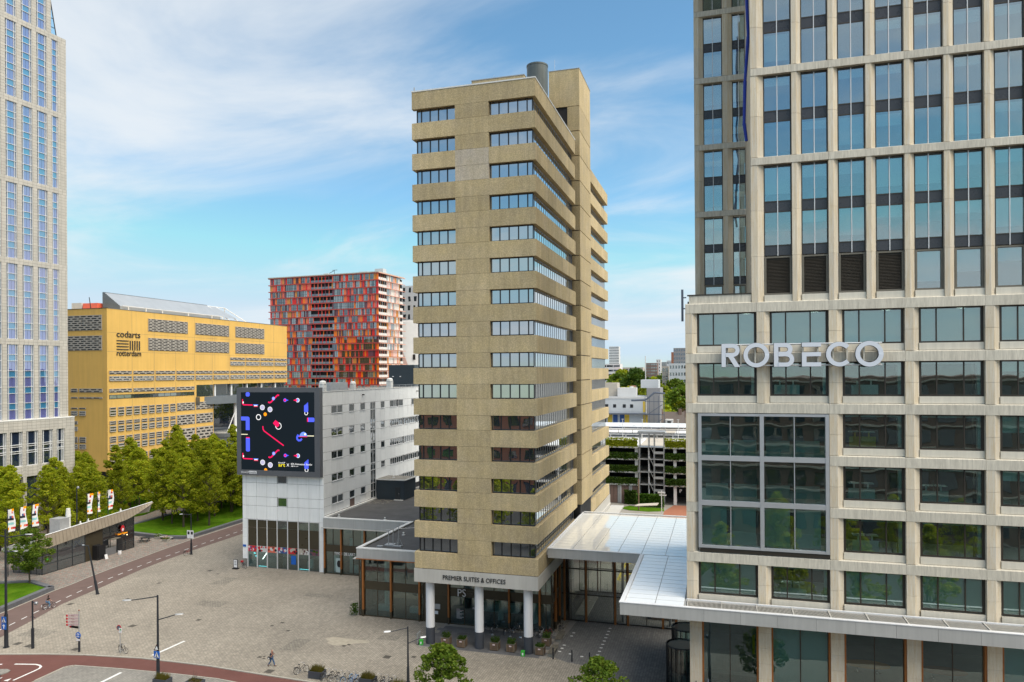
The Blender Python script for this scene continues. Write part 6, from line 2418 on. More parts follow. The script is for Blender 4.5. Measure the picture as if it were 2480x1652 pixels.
rs = random.Random(11)
n = 0
for i in range(12):
    for j, x in enumerate((-102.8, -107.6, -112.4, -117.0)):
        y = 122.5 + i * 5.4 + (2.4 if j % 2 else 0) + rs.uniform(-.8, .8)
        if x > -104 and y < 126 or (x < -111 and y < 127) or y > 186:
            continue
        if j == 0 and i % 2 == 0:
            continue
        n += 1
        tree(PARK, n, x + rs.uniform(-.8, .8), y, rs.uniform(.84, 1.18), 'slender multi-stemmed tree in the green grove lining the cycle road', 'grove beside the cycle road', .4)
for i, (x, y) in enumerate(((-126, 128), (-131, 124), (-137, 121.5), (-143, 119), (-128.5, 136), (-134, 139), (-141, 131), (-146, 138), (-130, 146), (-137, 150), (-145, 150), (-125, 152), (-132, 158), (-126, 164), (-133, 170), (-127, 176), (-122.5, 170), (-122, 158), (-123, 146), (-140, 162), (-146, 168), (-140, 176), (-132, 184), (-125, 188), (-146, 182), (-138, 190), (-150, 160), (-119.5, 150), (-120, 164), (-121, 178), (-128, 141), (-137, 144), (-143, 144), (-130, 152), (-136, 157), (-129, 170), (-137, 168), (-143, 172), (-129, 182))):
    tree(PARK, i + 2, x, y, rs.uniform(.84, 1.2), 'leafy park tree in the grove before the ochre building', 'trees before the ochre building', .25)
for i, (x, y) in enumerate(((-121, 106), (-126, 101), (-124, 112), (-130, 106), (-133, 99), (-136, 112), (-119, 97), (-125, 92), (-131, 90), (-127, 118), (-133, 118), (-139, 106), (-120, 115), (-138, 98))):
    tree(PARK, i + 1, x, y, rs.uniform(.92, 1.08), 'leafy park tree between the glass kiosk and the granite tower', 'trees before the granite tower', .0)
for i, (x, y) in enumerate(((-72, 4), (-62, 8), (-53, 3), (-45, 9), (-37, 4), (-29, 8), (-20, 3), (-11, 7), (9, 5), (18, 8), (27, 4), (36, 7), (-57, 23), (-49, 25), (-41, 28), (-33, 30), (-25, 32), (-17, 34), (-9, 36), (0, 37), (8, 38), (16, 38), (24, 38))):
    tree(PARK, i, x, y, rs.uniform(.84, .95), 'street tree across the road mirrored in the lower windows', 'trees mirrored in the windows', 0, sz=.95)
tree(STREET, 0, -100.9, 85.2, 1.15, 'small round-headed tree growing from the walled lawn corner beside the kiosk', None, .4)
tree(STREET, 1, -105.5, 78.5, 1.05, 'small leafy tree on the walled lawn at the picture edge', None, .4)
tree(STREET, 1, -24.4, 60.9, 1.02, 'bushy street tree before the white tower columns', None)
tree(STREET, 2, -10.5, 63.4, .92, 'bushy street tree between the white canopy and the bollards', None)
tree(STREET, 0, 3.7, 59.4, .86, 'bushy street tree before the stone office ground floor', None)
for i, (x, y, s, k_, lb) in enumerate(((-62, 470, 1.5, 2, 'round bright green tree on the skyline behind the car park'), (-51, 455, 1.5, 4, 'tall dark pointed tree on the skyline behind the car park'), (-42, 470, 1.6, 1, 'broad yellow-green tree in the middle of the skyline'),
                                       (-33, 462, 1.7, 0, 'broad green tree below the brown brick flats'), (-30, 350, 1.5, 2, 'lime green tree behind the pale grey flats'), (-16, 318, 1.42, 0, 'large green tree beside the stone office edge'),
                                       (-8, 322, 1.5, 1, 'green tree at the stone office edge behind the houses'), (-12.5, 272, 1.02, 3, 'copper-leaved tree beside the stone office'), (-19.5, 278, .75, 2, 'small bright green tree beside the copper one'), (-70, 520, 1.75, 0, 'mid green tree under the skyline slab'), (-57, 520, 1.8, 2, 'yellow-green tree behind the dark pointed one'), (-47, 390, 1.35, 1, 'light green tree among the small roofs'), (-38, 380, 1.4, 2, 'lime tree among the small roofs'), (-27, 300, 1.2, 1, 'green tree over the stair cage'), (-24, 410, 1.55, 0, 'green tree before the chequered office'), (-36, 560, 1.85, 2, 'pale green tree low on the horizon'), (-80, 600, 1.9, 1, 'green tree at the foot of the skyline tower'))):
    tree(ROUND, k_, x, y, s, lb, None, 0, 'tree', 1.28 if k_ == 4 else 1.0)
MB().tube((-41.5, 420, 0), (-41.5, 420, 40.5), .35, .25, 8).build('flag_mast', 'far_white')
tag(D.objects['flag_mast'], 'slim white mast rising before the far trees', 'mast')

# ---------------------------------------------------------------- glass kiosk with the swept roof
kk = thing('glass_kiosk', 'low glass kiosk with a swept brown metal roof edge', 'kiosk', (-106.5, 100, 0))
KX = -104.4


def topz(y):
    return 4.25 + (y - 91) * .085


def roofz(y):
    return 6.25 + (y - 90.4) * .062


box('floor', -110.5, KX - .1, 90.6, 109.2, .0, .06, 'interior_floor', kk)
box('back_wall', -110.6, -110.4, 90.5, 109.3, 0.0, 4.2, 'dark_cladding', kk)
m = MB()
ys = [90.4, 93.2, 96.0, 98.5]
for y in ys:
    m.box(KX - .06, KX + .06, y - .05, y + .05, 0, topz(y))
for z in (.02, 1.5, 3.0):
    m.box(KX - .05, KX + .05, 90.4, 98.5, z, z + .09)
ys2 = [102.2, 103.8, 105.4, 107.2, 109.2]
for y in ys2:
    m.box(KX - .06, KX + .06, y - .05, y + .05, 0, topz(y))
for z in (.02, 1.4, 2.7, 4.0):
    m.box(KX - .05, KX + .05, 105.5, 109.2, z, z + .08)
for z in (2.7, 4.0):
    m.box(KX - .05, KX + .05, 102.2, 105.5, z, z + .08)
m.build('frame', 'dark_cladding', kk)
for a, b in zip(ys, ys[1:]):
    for z0, z1 in ((.1, 1.5), (1.6, 3.0), (3.1, topz(a))):
        box('pane', KX - .01, KX + .01, a + .05, b - .05, z0, z1, 'glass_house', kk)
for a, b in zip(ys2, ys2[1:]):
    for z0, z1 in ((.1, 1.4), (1.5, 2.7), (2.8, 4.0), (4.1, topz(a))):
        if b <= 105.5 and z0 < 2.5:
            continue
        box('pane', KX - .01, KX + .01, a + .05, b - .05, z0, z1, 'glass_teal', kk)
m = MB()
for q in range(5):
    x0 = -110.4 + q * 1.2
    m.box(x0, x0 + .06, 90.36, 90.44, 0, topz(90.4))
m.box(-110.4, KX, 90.36, 90.44, 1.9, 2.0)
m.build('end_frame', 'dark_cladding', kk)
box('end_pane', -110.4, KX - .06, 90.39, 90.41, .05, 4.2, 'glass_house', kk)
box('dark_wall', KX - .08, KX + .05, 98.55, 102.15, 0, 5.0, 'brown_panel', kk)
box('counter', KX - .02, KX + .25, 102.3, 104.9, .02, 1.3, 'steel_grey', kk)
box('door_opening', KX - .3, KX + .02, 105.5, 106.6, .1, 2.7, 'dark_core', kk)
box('awning', KX + .02, KX + 1.0, 103.6, 105.2, 2.72, 2.8, 'bench_wood', kk)
# swept roof: tall seamed metal edge that rises to a pointed overhang, deck falling away behind it
yl = [88.9 + i * .70 for i in range(36)]
YT = yl[-1]


def lowz(y):
    return topz(y) if y < 106.5 else topz(106.5) + (roofz(YT) - .06 - topz(106.5)) * ((y - 106.5) / (YT - 106.5)) ** 1.3


m = MB()
for a, b in zip(yl, yl[1:]):
    m.quad((KX + .62, a, lowz(a)), (KX + .62, b, lowz(b)), (KX + .30, b, roofz(b)), (KX + .30, a, roofz(a)))
    m.add([(KX + .64, a, lowz(a)), (KX + .70, a + .03, lowz(a)), (KX + .64, a + .06, lowz(a)), (KX + .32, a, roofz(a)), (KX + .38, a + .03, roofz(a)), (KX + .32, a + .06, roofz(a))], [(0, 1, 4, 3), (1, 2, 5, 4)])
m.build('roof_edge_metal', 'seamed_bronze', kk)
m = MB()
for a, b in zip(yl, yl[1:]):
    xa, xb = (-111.0 + max(0, (y - 104)) * .66 for y in (a, b))
    m.quad((KX + .30, a, roofz(a)), (KX + .30, b, roofz(b)), (xb, b, roofz(b) - 1.9), (xa, a, roofz(a) - 1.9))
    m.quad((KX + .62, b, lowz(b)), (KX + .62, a, lowz(a)), (xa, a, lowz(a) - .3), (xb, b, lowz(b) - .3))
m.add([(KX + .30, yl[0], roofz(yl[0])), (-111.0, yl[0], roofz(yl[0]) - 1.9), (-111.0, yl[0], lowz(yl[0]) - .3), (KX + .62, yl[0], lowz(yl[0]))], [(0, 1, 2, 3)])
m.build('roof', 'fascia_warm', kk)
MB().path([(KX + .30, y, roofz(y) + .05) for y in yl], .07, 6).build('roof_trim', 'white_paint', kk)
box('roof_plant', -107.4, -105.2, 94.4, 96.2, 5.7, 8.1, 'galvanised', kk)
MB().tube((-106.2, 96.9, 5.8), (-106.2, 96.9, 8.0), .35, .35, 10).tube((-106.2, 96.9, 8.0), (-106.2, 96.9, 9.4), .42, .30, 10).build('roof_cowl', 'coping_white', kk)
for y in (98.0, 99.6, 106.6):
    roof_vent(-104.8, y, roofz(y), kk, .3)
fk = Frame((KX + .3, 0, 0), (0, 1, 0), (1, 0, 0))
text('lettering', 'Doner Company', fk, 105.2, 3.05, 2.2, .38, 'led_orange', kk, .05, .0)
m = MB().ball((KX + .33, 106.3, 4.15), .55, 14, 8, 0, (.08, .8, 1.1))
m.build('flame_logo', 'sign_red', kk)
MB().ball((KX + .38, 106.3, 3.95), .28, 12, 6, 0, (.08, .8, 1.0)).build('flame_core', 'sign_white', kk)
box('lamp', KX + .3, KX + .4, 107.2, 107.35, 2.75, 2.9, 'lamp_warm', kk)
fkw = Frame((KX + .01, 0, 0), (0, 1, 0), (1, 0, 0))
m = MB()
for yy in (96.3, 97.5):
    fkw.slab(m, stroke(arc(yy, 3.6, .42, 0, 360, 20)[:-1], .05, True), .01, .02)
fkw.slab(m, stroke([(96.3, 3.6), (96.75, 4.1), (97.25, 4.1), (97.5, 3.6)], .05) + stroke([(96.75, 4.1), (96.9, 3.6), (97.25, 4.1)], .05), .01, .02)
m.build('bicycle_decal', 'post_grey', kk)
box('exit_sign', KX + .07, KX + .1, 91.0, 91.4, 2.2, 2.45, 'sign_green', kk)
cb_ = thing('menu_cabinet', 'tall open black cabinet standing before the kiosk dark wall', 'cabinet', (-103.6, 101, 0))
box('side', -104.25, -103.2, 99.9, 100.0, 0.01, 2.5, 'black_paint', cb_)
box('door', -103.25, -103.15, 100.1, 101.6, 0.01, 2.5, 'black_paint', cb_)
box('back', -104.3, -104.2, 100.02, 101.5, 0.01, 2.5, 'dark_core', cb_)
for i, (y, lb) in enumerate(((101.2, 'small white A-board at the black kiosk cabinet'), (104.4, 'small white barrel by the kiosk counter'))):
    t = thing('white_board' if i == 0 else 'white_barrel', lb, 'board' if i == 0 else 'barrel', (-102.7, y, 0))
    if i == 0:
        MB().add([(-102.5, y - .3, .01), (-102.5, y + .3, .01), (-102.7, y + .3, .8), (-102.7, y - .3, .8)], [(0, 1, 2, 3)]).build('face', 'sign_white', t)
        MB().add([(-102.9, y - .3, .01), (-102.9, y + .3, .01), (-102.72, y + .3, .8), (-102.72, y - .3, .8)], [(3, 2, 1, 0)]).build('back', 'galvanised', t)
    else:
        MB().tube((-102.9, y, .01), (-102.9, y, .35), .27, .31, 14).tube((-102.9, y, .35), (-102.9, y, .7), .31, .27, 14).build('body', 'sign_white', t)
        MB().tube((-102.9, y, .7), (-102.9, y, .74), .22, .2, 14).build('lid', 'black_paint', t)
# flags behind the kiosk
FL = [(-109, 88.4, 'banner flag half hidden by the small kiosk tree'), (-109, 90.5, 'white banner flag standing in front of its pair by the kiosk end'), (-109, 92.6, 'white banner flag behind its pair by the kiosk end'),
      (-109, 103.4, 'white banner flag nearest the kiosk roof cowl on a dark pole'), (-109, 105.65, 'narrow folded banner flag in the middle of three'), (-109, 108.0, 'white banner flag nearest the roof tip')]
for i, (x, y, lb) in enumerate(FL):
    t = thing('banner_flag', lb, 'flag', (x, y, 0), 'banner flags behind the kiosk')
    MB().tube((x, y - .05, 0), (x, y - .05, 10.8), .07, .05, 8).build('pole', 'post_dark', t)
    m = MB()
    wd = 1.15 if i != 4 else .55
    nn = 10
    for a in range(nn):
        z0, z1 = 10.6 - 3.6 * a / nn, 10.6 - 3.6 * (a + 1) / nn
        for b in range(4):
            y0, y1 = wd * b / 4, wd * (b + 1) / 4
            f_ = lambda yy, zz: (x + .14 * math.sin(yy * 4 + zz * 1.2 + i), y + yy + .06 * math.sin(zz * 1.7 + i), zz)
            u, v = (b + .5) / 4, (a + .5) / nn
            c = 0
            if a == 0 and b >= 2:
                c = 1
            elif a == 1 and b == 2:
                c = 2
            elif a in (3,) and b in (1, 2):
                c = 3 + (b % 2)
            elif a in (4,) and b < 3:
                c = 5
            elif a == 6 and b < 3:
                c = 6
            elif a == 8:
                c = (1, 0, 3, 2)[b]
            m.quad(f_(y0, z0), f_(y1, z0), f_(y1, z1), f_(y0, z1), c)
    m.build('banner', ['flag_white', 'led_orange', 'sign_red', 'panel_coral', 'blue_panel', 'black_cloth', 'teal_light'], t)

# ---------------------------------------------------------------- picnic table, flower boxes, bench
pt = thing('picnic_table', 'dark timber picnic table with benches on the paving beside the kiosk', 'table', (-106, 113.6, 0), rz=R(18))
box('table_top', -.95, .95, -.42, .42, .72, .77, 'dark_cladding', pt)
for s in (-1, 1):
    box('seat', -.95, .95, s * .78 - .14, s * .78 + .14, .43, .47, 'dark_cladding', pt)
for x in (-.65, .65):
    MB().tube((x, -.7, 0.01), (x, .25, .72), .05, .05, 6).tube((x, .7, 0.01), (x, -.25, .72), .05, .05, 6).tube((x, -.9, .43), (x, .9, .43), .04, .04, 6).build('leg_frame', 'dark_cladding', pt)
def grass_tuft(name, x, y, z, w, d, h, n, mat, parent, seed):
    rs = random.Random(seed)
    m = MB()
    for i in range(n):
        px, py = x + rs.uniform(-w, w), y + rs.uniform(-d, d)
        a = rs.uniform(0, 6.283)
        hh = h * rs.uniform(.4, 1)
        lx, ly = math.cos(a) * hh * .35, math.sin(a) * hh * .35
        q = .025
        m.add([(px - q, py, z), (px + q, py, z), (px + lx + q * .3, py + ly, z + hh), (px + lx, py + ly, z + hh)], [(0, 1, 2, 3)])
    return m.build(name, mat, parent)


for i, (x, y, lb) in enumerate(((-105.2, 116.2, 'wooden flower box with white blossom behind the picnic table'), (-102.4, 115.0, 'square wooden flower box near the pointed lawn wall'))):
    t = thing('flower_box', lb, 'planter', (x, y, 0), 'flower boxes by the kiosk')
    for k_ in range(2):
        box('plank', x - .6, x + .6, y - .45, y - .41, .02 + .22 * k_, .22 + .22 * k_, 'kerb_stone', t)
        box('plank', x + .56, x + .6, y - .40, y + .45, .02 + .22 * k_, .22 + .22 * k_, 'kerb_stone', t)
    box('soil', -.55 + x, .55 + x, y - .4, y + .4, .02, .42, 'soil', t)
    m = MB()
    rs = random.Random(60 + i)
    for q in range(260):
        leaf(m, (x + rs.uniform(-.6, .6), y + rs.uniform(-.5, .5), .45 + rs.random() * (.5 if i == 0 else .25)), .14, rs)
    m.build('foliage', 'leaf_street', t)
    m = MB()
    for q in range(60):
        leaf(m, (x + rs.uniform(-.6, .6), y + rs.uniform(-.5, .5), .6 + rs.random() * .4), .10, rs)
    m.build('blossom', 'flower_white' if i == 0 else 'panel_salmon', t)
bn = thing('white_bench', 'long pale bench slab on white feet before the lawn wall', 'bench', (-103.5, 116.8, 0))
box('seat', -105.4, -101.9, 115.9, 116.4, .42, .5, 'fascia_warm', bn)
for x in (-105.0, -103.7, -102.4):
    box('foot', x, x + .12, 115.95, 116.35, .01, .42, 'white_paint', bn)

# ---------------------------------------------------------------- lamps and sign posts
def lamp_head(name, parent, p, d, L=.75, mat='galvanised'):
    """flat cobra-style lantern pointing along d"""
    p, d = Vector(p), Vector(d).normalized()
    s = Vector((-d.y, d.x, 0))
    m = MB()
    prof = [(0, .07), (.25 * L, .14), (.7 * L, .16), (L, .07)]
    v = []
    for t, w in prof:
        c = p + d * t
        v += [c + s * w + Vector((0, 0, .0)), c + s * w * .6 + Vector((0, 0, .10)), c - s * w * .6 + Vector((0, 0, .10)), c - s * w]
    fs_ = []
    for i in range(3):
        for j in range(4):
            fs_.append((i * 4 + j, i * 4 + (j + 1) % 4, (i + 1) * 4 + (j + 1) % 4, (i + 1) * 4 + j))
    fs_ += [(0, 3, 2, 1), (12, 13, 14, 15)]
    m.add(v, fs_)
    return m.build(name, mat, parent)


def arm_lamp(label, x, y, h, arms, r=.11, mat='post_dark', group='street lamps', lean=(0, 0), head='galvanised'):
    t = thing('street_lamp', label, 'lamp', (x, y, 0), group)
    MB().tube((x, y, 0), (x + lean[0] * .28, y + lean[1] * .28, h * .28), r * 1.5, r * 1.35, 12).tube((x + lean[0] * .28, y + lean[1] * .28, h * .28), (x + lean[0], y + lean[1], h), r, r * .7, 12).build('pole', mat, t)
    MB().tube((x, y, 0.0), (x, y, .05), r * 2.2, r * 2.2, 12).build('foot', mat, t)
    for (dx_, dy_, z, rise, L) in arms:
        a = Vector((x + lean[0] * z / h, y + lean[1] * z / h, z))
        b = a + Vector((dx_, dy_, rise))
        ar = MB().tube(a, b, r * .5, r * .4, 8).build('arm', mat, t)
        lamp_head('lantern', ar, b, (dx_, dy_, 0), L, head)
    return t


def sq_sign(parent, x, y, z, w, h, mat, face='-y', ring=None):
    o = box('sign_plate', x - w / 2, x + w / 2, y - .03, y, z, z + h, mat, parent)
    return o


def ped_symbol(parent, x, y, z, s):
    """white triangle with a walking figure on a blue plate"""
    m = MB()
    m.add([(x - s * .42, y - .035, z + s * .1), (x + s * .42, y - .035, z + s * .1), (x, y - .035, z + s * .9)], [(0, 1, 2)], 0)
    m.box(x - s * .05, x + s * .05, y - .045, y - .036, z + s * .28, z + s * .58, 1)
    m.ball((x, y - .04, z + s * .64), s * .06, 8, 4, 1, (1, .1, 1))
    for q in range(4):
        m.box(x - s * .3 + q * s * .16, x - s * .22 + q * s * .16, y - .045, y - .036, z + s * .12, z + s * .2, 1)
    m.add([(x - s * .05, y - .041, z + s * .3), (x + s * .05, y - .041, z + s * .3), (x + s * .16, y - .041, z + s * .2), (x - s * .14, y - .041, z + s * .2)], [(0, 1, 2, 3)], 1)
    m.build('pictogram', ['sign_white', 'black_paint'], parent)


l1 = arm_lamp('very tall dark lamp post carrying a blue crossing sign and arrow sign', -80.9, 65.3, 13.9, [(1.9, .9, 12.9, .25, .8), (-1.9, -.2, 13.0, .3, .8), (1.0, .2, 11.2, .1, .5)], .15)
s_ = sq_sign(l1, -80.95, 65.08, 2.95, .72, .72, 'sign_blue')
ped_symbol(s_, -80.95, 65.08, 2.95, .72)
s_ = sq_sign(l1, -80.95, 65.08, 2.18, .72, .72, 'sign_blue')
MB().box(-81.02, -80.88, 65.03, 65.046, 2.3, 2.6).add([(-81.2, 65.04, 2.58), (-80.7, 65.04, 2.58), (-80.95, 65.04, 2.82)], [(0, 1, 2)]).build('arrow', 'sign_white', s_)
l2 = thing('camera_post', 'short dark post with a dome camera beside the tall lamp', 'post', (-77.6, 65.9, 0))
MB().tube((-77.6, 65.9, 0), (-77.6, 65.9, 2.35), .17, .17, 12).tube((-77.6, 65.9, 2.35), (-77.6, 65.9, 5.55), .09, .09, 12).build('pole', 'post_dark', l2)
MB().tube((-77.6, 65.9, 5.45), (-77.05, 65.8, 5.4), .05, .05, 8).build('arm', 'post_dark', l2)
MB().ball((-76.9, 65.78, 5.35), .22, 12, 8).build('camera_dome', 'steel_grey', l2, smooth=True)
MB().tube((-77.6, 65.9, 3.75), (-78.0, 65.9, 3.6), .03, .03, 6).tube((-77.6, 65.9, 3.75), (-77.2, 65.9, 3.6), .03, .03, 6).build('bracket', 'post_dark', l2)
l3 = thing('direction_post', 'cycle signpost with white and red direction blades and round blue sign', 'signpost', (-71.4, 66.5, 0))
MB().tube((-71.4, 66.5, 0), (-71.4, 66.5, 1.75), .12, .12, 12).build('pole_base', 'post_dark', l3)
MB().tube((-71.4, 66.5, 1.75), (-71.4, 66.5, 4.75), .06, .06, 10).build('pole', 'galvanised', l3)
MB().ball((-71.4, 66.5, 4.78), .09, 8, 6).build('finial', 'brick_rust', l3)
for i in range(5):
    z = 4.35 - .35 * i
    fl = 0.45 if i < 4 else 0
    b = MB().add([(-71.45, 66.45, z), (-71.45, 66.45, z - .26), (-72.55, 66.45 - fl, z - .26), (-72.55, 66.45 - fl, z)], [(0, 1, 2, 3), (3, 2, 1, 0)]).build('direction_blade', 'sign_pink' if i < 4 else 'sign_white', l3)
    MB().tube((-72.62, 66.42 - fl, z - .13), (-72.62, 66.47 - fl, z - .13), .13, .13, 10).build('blade_tip', 'sign_red', b)
    MB().box(-72.4, -71.7, 66.42 - fl * .62, 66.43 - fl * .62, z - .15, z - .11).build('blade_text', 'brick_rust' if i < 4 else 'black_paint', b)
MB().tube((-71.4, 66.38, 1.95), (-71.4, 66.34, 1.95), .36, .36, 20).build('round_sign', 'sign_blue', l3)
m = MB()
f3 = Frame((-71.4, 66.34, 1.95), (1, 0, 0), (0, -1, 0))
for dz in (.13, -.13):
    for dx_ in (-.11, .11):
        f3.slab(m, stroke(arc(dx_, dz, .07, 0, 360, 12)[:-1], .025, True), 0, .012)
    f3.slab(m, stroke([(-.11, dz), (0, dz + .1), (.11, dz)], .022), 0, .012)
m.build('cycle_symbol', 'sign_white', l3)
box('sub_plate', -71.66, -71.14, 66.33, 66.36, 1.32, 1.52, 'sign_white', l3)
arm_lamp('leaning dark lamp post at the edge of the cycle road', -87.5, 84.7, 7.1, [(-.9, .2, 7.0, .0, .55)], .13, lean=(-1.25, -.4))
l5 = arm_lamp('dark twin-arm street lamp carrying a red triangle and blue crossing sign', -56.75, 62.5, 8.9, [(-2.3, -1.1, 8.75, -.25, .85), (1.4, .9, 6.3, .35, .8)], .12)
MB().add([(-57.1, 62.32, 3.15), (-56.4, 62.32, 3.15), (-56.75, 62.32, 3.85)], [(0, 1, 2), (2, 1, 0)]).build('warning_sign', 'sign_red', l5)
MB().add([(-56.97, 62.31, 3.24), (-56.53, 62.31, 3.24), (-56.75, 62.31, 3.66)], [(0, 1, 2)]).box(-56.78, -56.72, 62.30, 62.305, 3.28, 3.5).build('warning_face', 'sign_white', l5)
s_ = sq_sign(l5, -56.75, 62.34, 2.35, .74, .74, 'sign_blue')
ped_symbol(s_, -56.75, 62.34, 2.35, .74)
arm_lamp('slim dark twin-arm lamp with white lanterns before the tower columns', -31.25, 68.9, 5.75, [(-1.5, -.9, 5.6, -.2, .7), (1.0, .9, 4.0, .35, .6)], .10, head='white_paint')
l7 = arm_lamp('curved dark lamp with white poster boards and a bicycle leaning on it', -90.4, 107.6, 7.2, [(-1.3, -.5, 7.05, .1, .6)], .12)
for dx_ in (-.35, .35):
    box('poster_board', -90.4 + dx_ - .33, -90.4 + dx_ + .33, 107.36, 107.40, 2.9, 4.3, 'sign_white', l7)
    box('poster_print', -90.4 + dx_ - .2, -90.4 + dx_ + .2, 107.345, 107.355, 3.6, 4.1, 'black_paint', l7)
arm_lamp('slim dark lamp post standing against the ochre end wall', -163.5, 150, 9.0, [(-1.2, 0, 8.9, 0, .6)], .12)
l8 = thing('street_lamp', 'blue-grey lamp column with a ball joint before the stone office glazing', 'lamp', (-1.3, 60.8, 0), 'street lamps')
MB().tube((-1.3, 60.8, 0), (-1.3, 60.8, 5.2), .16, .13, 12).build('pole', 'post_grey', l8)
MB().tube((-1.3, 60.8, 5.2), (-1.15, 61.0, 6.9), .13, .05, 10).build('arm', 'post_grey', l8)
MB().ball((-1.5, 60.6, 5.35), .26, 14, 8, 0, (1, 1, .8)).build('lantern', 'post_grey', l8, smooth=True)
l9 = thing('parking_sign', 'thin grey signpost with a round sign, bicycle chained to it', 'signpost', (-66.4, 67.35, 0))
MB().tube((-66.4, 67.35, 0), (-66.4, 67.35, 3.3), .05, .05, 10).build('pole', 'galvanised', l9)
MB().tube((-66.5, 67.30, 2.95), (-66.5, 67.27, 2.95), .32, .32, 18).build('round_sign', 'sign_red', l9)
MB().tube((-66.5, 67.265, 2.95), (-66.5, 67.255, 2.95), .25, .25, 18).build('round_face', 'post_grey', l9)
box('plate', -66.45, -66.05, 67.22, 67.25, 2.4, 2.95, 'sign_white', l9)
box('plate_mark', -66.32, -66.14, 67.205, 67.215, 2.7, 2.85, 'sign_green', l9)
fl_ = thing('street_lamp', 'dark lamp post beside the kiosk flags', 'lamp', (-112, 104, 0), 'street lamps')
MB().tube((-112, 104, 0), (-112, 104, 11.6), .13, .09, 10).build('pole', 'post_dark', fl_)
MB().ball((-111.7, 104, 11.6), .25, 10, 6).build('lantern', 'steel_grey', fl_, smooth=True)

# ---------------------------------------------------------------- entrance furniture
LBP = ['square timber planter with shrub, nearest the first white column', 'square timber planter between the first two white columns', 'mossy timber planter just past the middle white column', 'mossy timber planter before the corner white column',
       'square timber planter outside the corner column by the bench', 'square timber planter behind its twin beside parked bicycles']
for i, ((x, y), lb) in enumerate(zip(((-31.2, 79.6), (-29.2, 79.5), (-25.2, 79.6), (-23.25, 79.65), (-19.85, 79.65), (-19.8, 82.5)), LBP)):
    t = thing('wooden_planter', lb, 'planter', (x, y, .02), 'timber planters at the tower entrance')
    for q in range(6):
        a = x - .46 + q * .155
        box('slat', a, a + .145, y - .50, y - .46, .10, .92, 'planter_wood', t)
        b_ = y - .45 + q * .155
        box('slat', x + .46, x + .50, b_, b_ + .145, .10, .92, 'planter_wood', t)
    box('corner_post', x - .5, x - .46, y - .5, y - .46, .025, .95, 'bench_wood', t)
    box('corner_post', x + .47, x + .52, y - .52, y - .47, .025, .95, 'bench_wood', t)
    box('rim', x - .52, x + .52, y - .53, y - .43, .92, .97, 'bench_wood', t)
    box('rim', x + .43, x + .53, y - .42, y + .52, .92, .97, 'bench_wood', t)
    box('soil', x - .45, x + .45, y - .45, y + .5, .03, .9, 'soil', t)
    box('label_plate', x - .14, x + .14, y - .535, y - .505, .68, .80, 'sign_pink', t)
    m = MB()
    rs = random.Random(40 + i)
    for q in range(380):
        leaf(m, (x + rs.uniform(-.48, .48), y + rs.uniform(-.48, .48), .9 + rs.random() * (.30 if i in (1, 4) else .6)), .13, rs)
    m.build('foliage', 'leaf_dark', t)
for i, (x, y, a) in enumerate(((-18.55, 80.4, 0), (-18.7, 84.9, 0))):
    t = thing('entrance_bench', ('weathered timber bench beside the first bollard', 'weathered timber bench beside the lobby corner')[i], 'bench', (x, y, 0), 'benches at the tower corner')
    for q in range(3):
        box('slat', x - .36 + q * .25, x - .14 + q * .25, y - 1.4, y + 1.4, .40, .46, 'bench_wood', t)
    for dy_ in (-1.2, 1.0):
        box('leg', x - .34, x + .36, y + dy_, y + dy_ + .14, .01, .40, 'kerb_stone', t)
for i, (x, y) in enumerate(((-18.15, 78.7), (-15.98, 78.5), (-14.0, 78.4), (-12.8, 76.9), (-12.8, 74.9), (-13.05, 73.8))):
    o = MB().tube((x, y, 0), (x, y, 1.25), .085, .075, 12).ball((x, y, 1.25), .075, 12, 3, 0, (1, 1, .6), True).build('bollard', 'post_dark')
    tag(o, ('dark steel bollard beside the timber bench', 'dark steel bollard between the bench and white marker line', 'dark steel bollard at the end of the white marker line', 'dark steel bollard first on the line towards the street', 'dark steel bollard second on the line towards the street', 'dark steel bollard closest to the bushy street tree')[i], 'bollard', 'bollards at the court')
for i, (x, y) in enumerate(((-34.0, 78.75), (-21.6, 78.6))):
    o = MB().box(x - .2, x + .2, y - .15, y + .15, .0, .55).box(x - .21, x + .21, y - .16, y + .16, .55, .62).build('scooter_box', 'sign_green')
    tag(o, ('small bright green box at the first white column', 'small bright green box at the corner white column')[i], 'box', 'green boxes at the columns')
    box('logo', x - .08, x + .08, y - .165, y - .152, .15, .42, 'sign_white', o)
ms = thing('menu_stand', 'thin grey information board beside the first white column', 'sign', (-34.45, 79.1, 0))
box('board', -34.5, -34.42, 78.6, 79.5, .1, 1.35, 'galvanised', ms)
box('foot', -34.6, -34.3, 78.7, 79.4, 0.005, .1, 'post_dark', ms)
for i, (x, y) in enumerate(((-26.87, 84.0), (-24.68, 84.05), (-23.38, 84.05))):
    t = thing('rope_post', ('chrome rope post behind the middle white column', 'chrome rope post in the middle of the lobby glass', 'chrome rope post behind the corner column')[i], 'post', (x, y, .02), 'chrome rope posts')
    MB().tube((x, y, .03), (x, y, 1.0), .03, .03, 10).build('pole', 'chrome', t)
    MB().tube((x, y, .026), (x, y, .06), .19, .17, 16).build('foot', 'chrome', t)
ab = thing('pavement_board', 'white pavement sign on a black foot beside the shop corner', 'sign', (-76.6, 101.5, 0))
box('foot', -77.1, -76.1, 101.2, 101.8, .005, .14, 'black_paint', ab)
box('frame', -77.0, -76.2, 101.45, 101.55, .14, 1.55, 'black_paint', ab)
box('poster', -76.92, -76.28, 101.43, 101.445, .25, 1.48, 'sign_white', ab)
for k_ in range(3):
    box('poster_text', -76.8, -76.4, 101.42, 101.428, 1.2 - .25 * k_, 1.28 - .25 * k_, 'post_grey', ab)
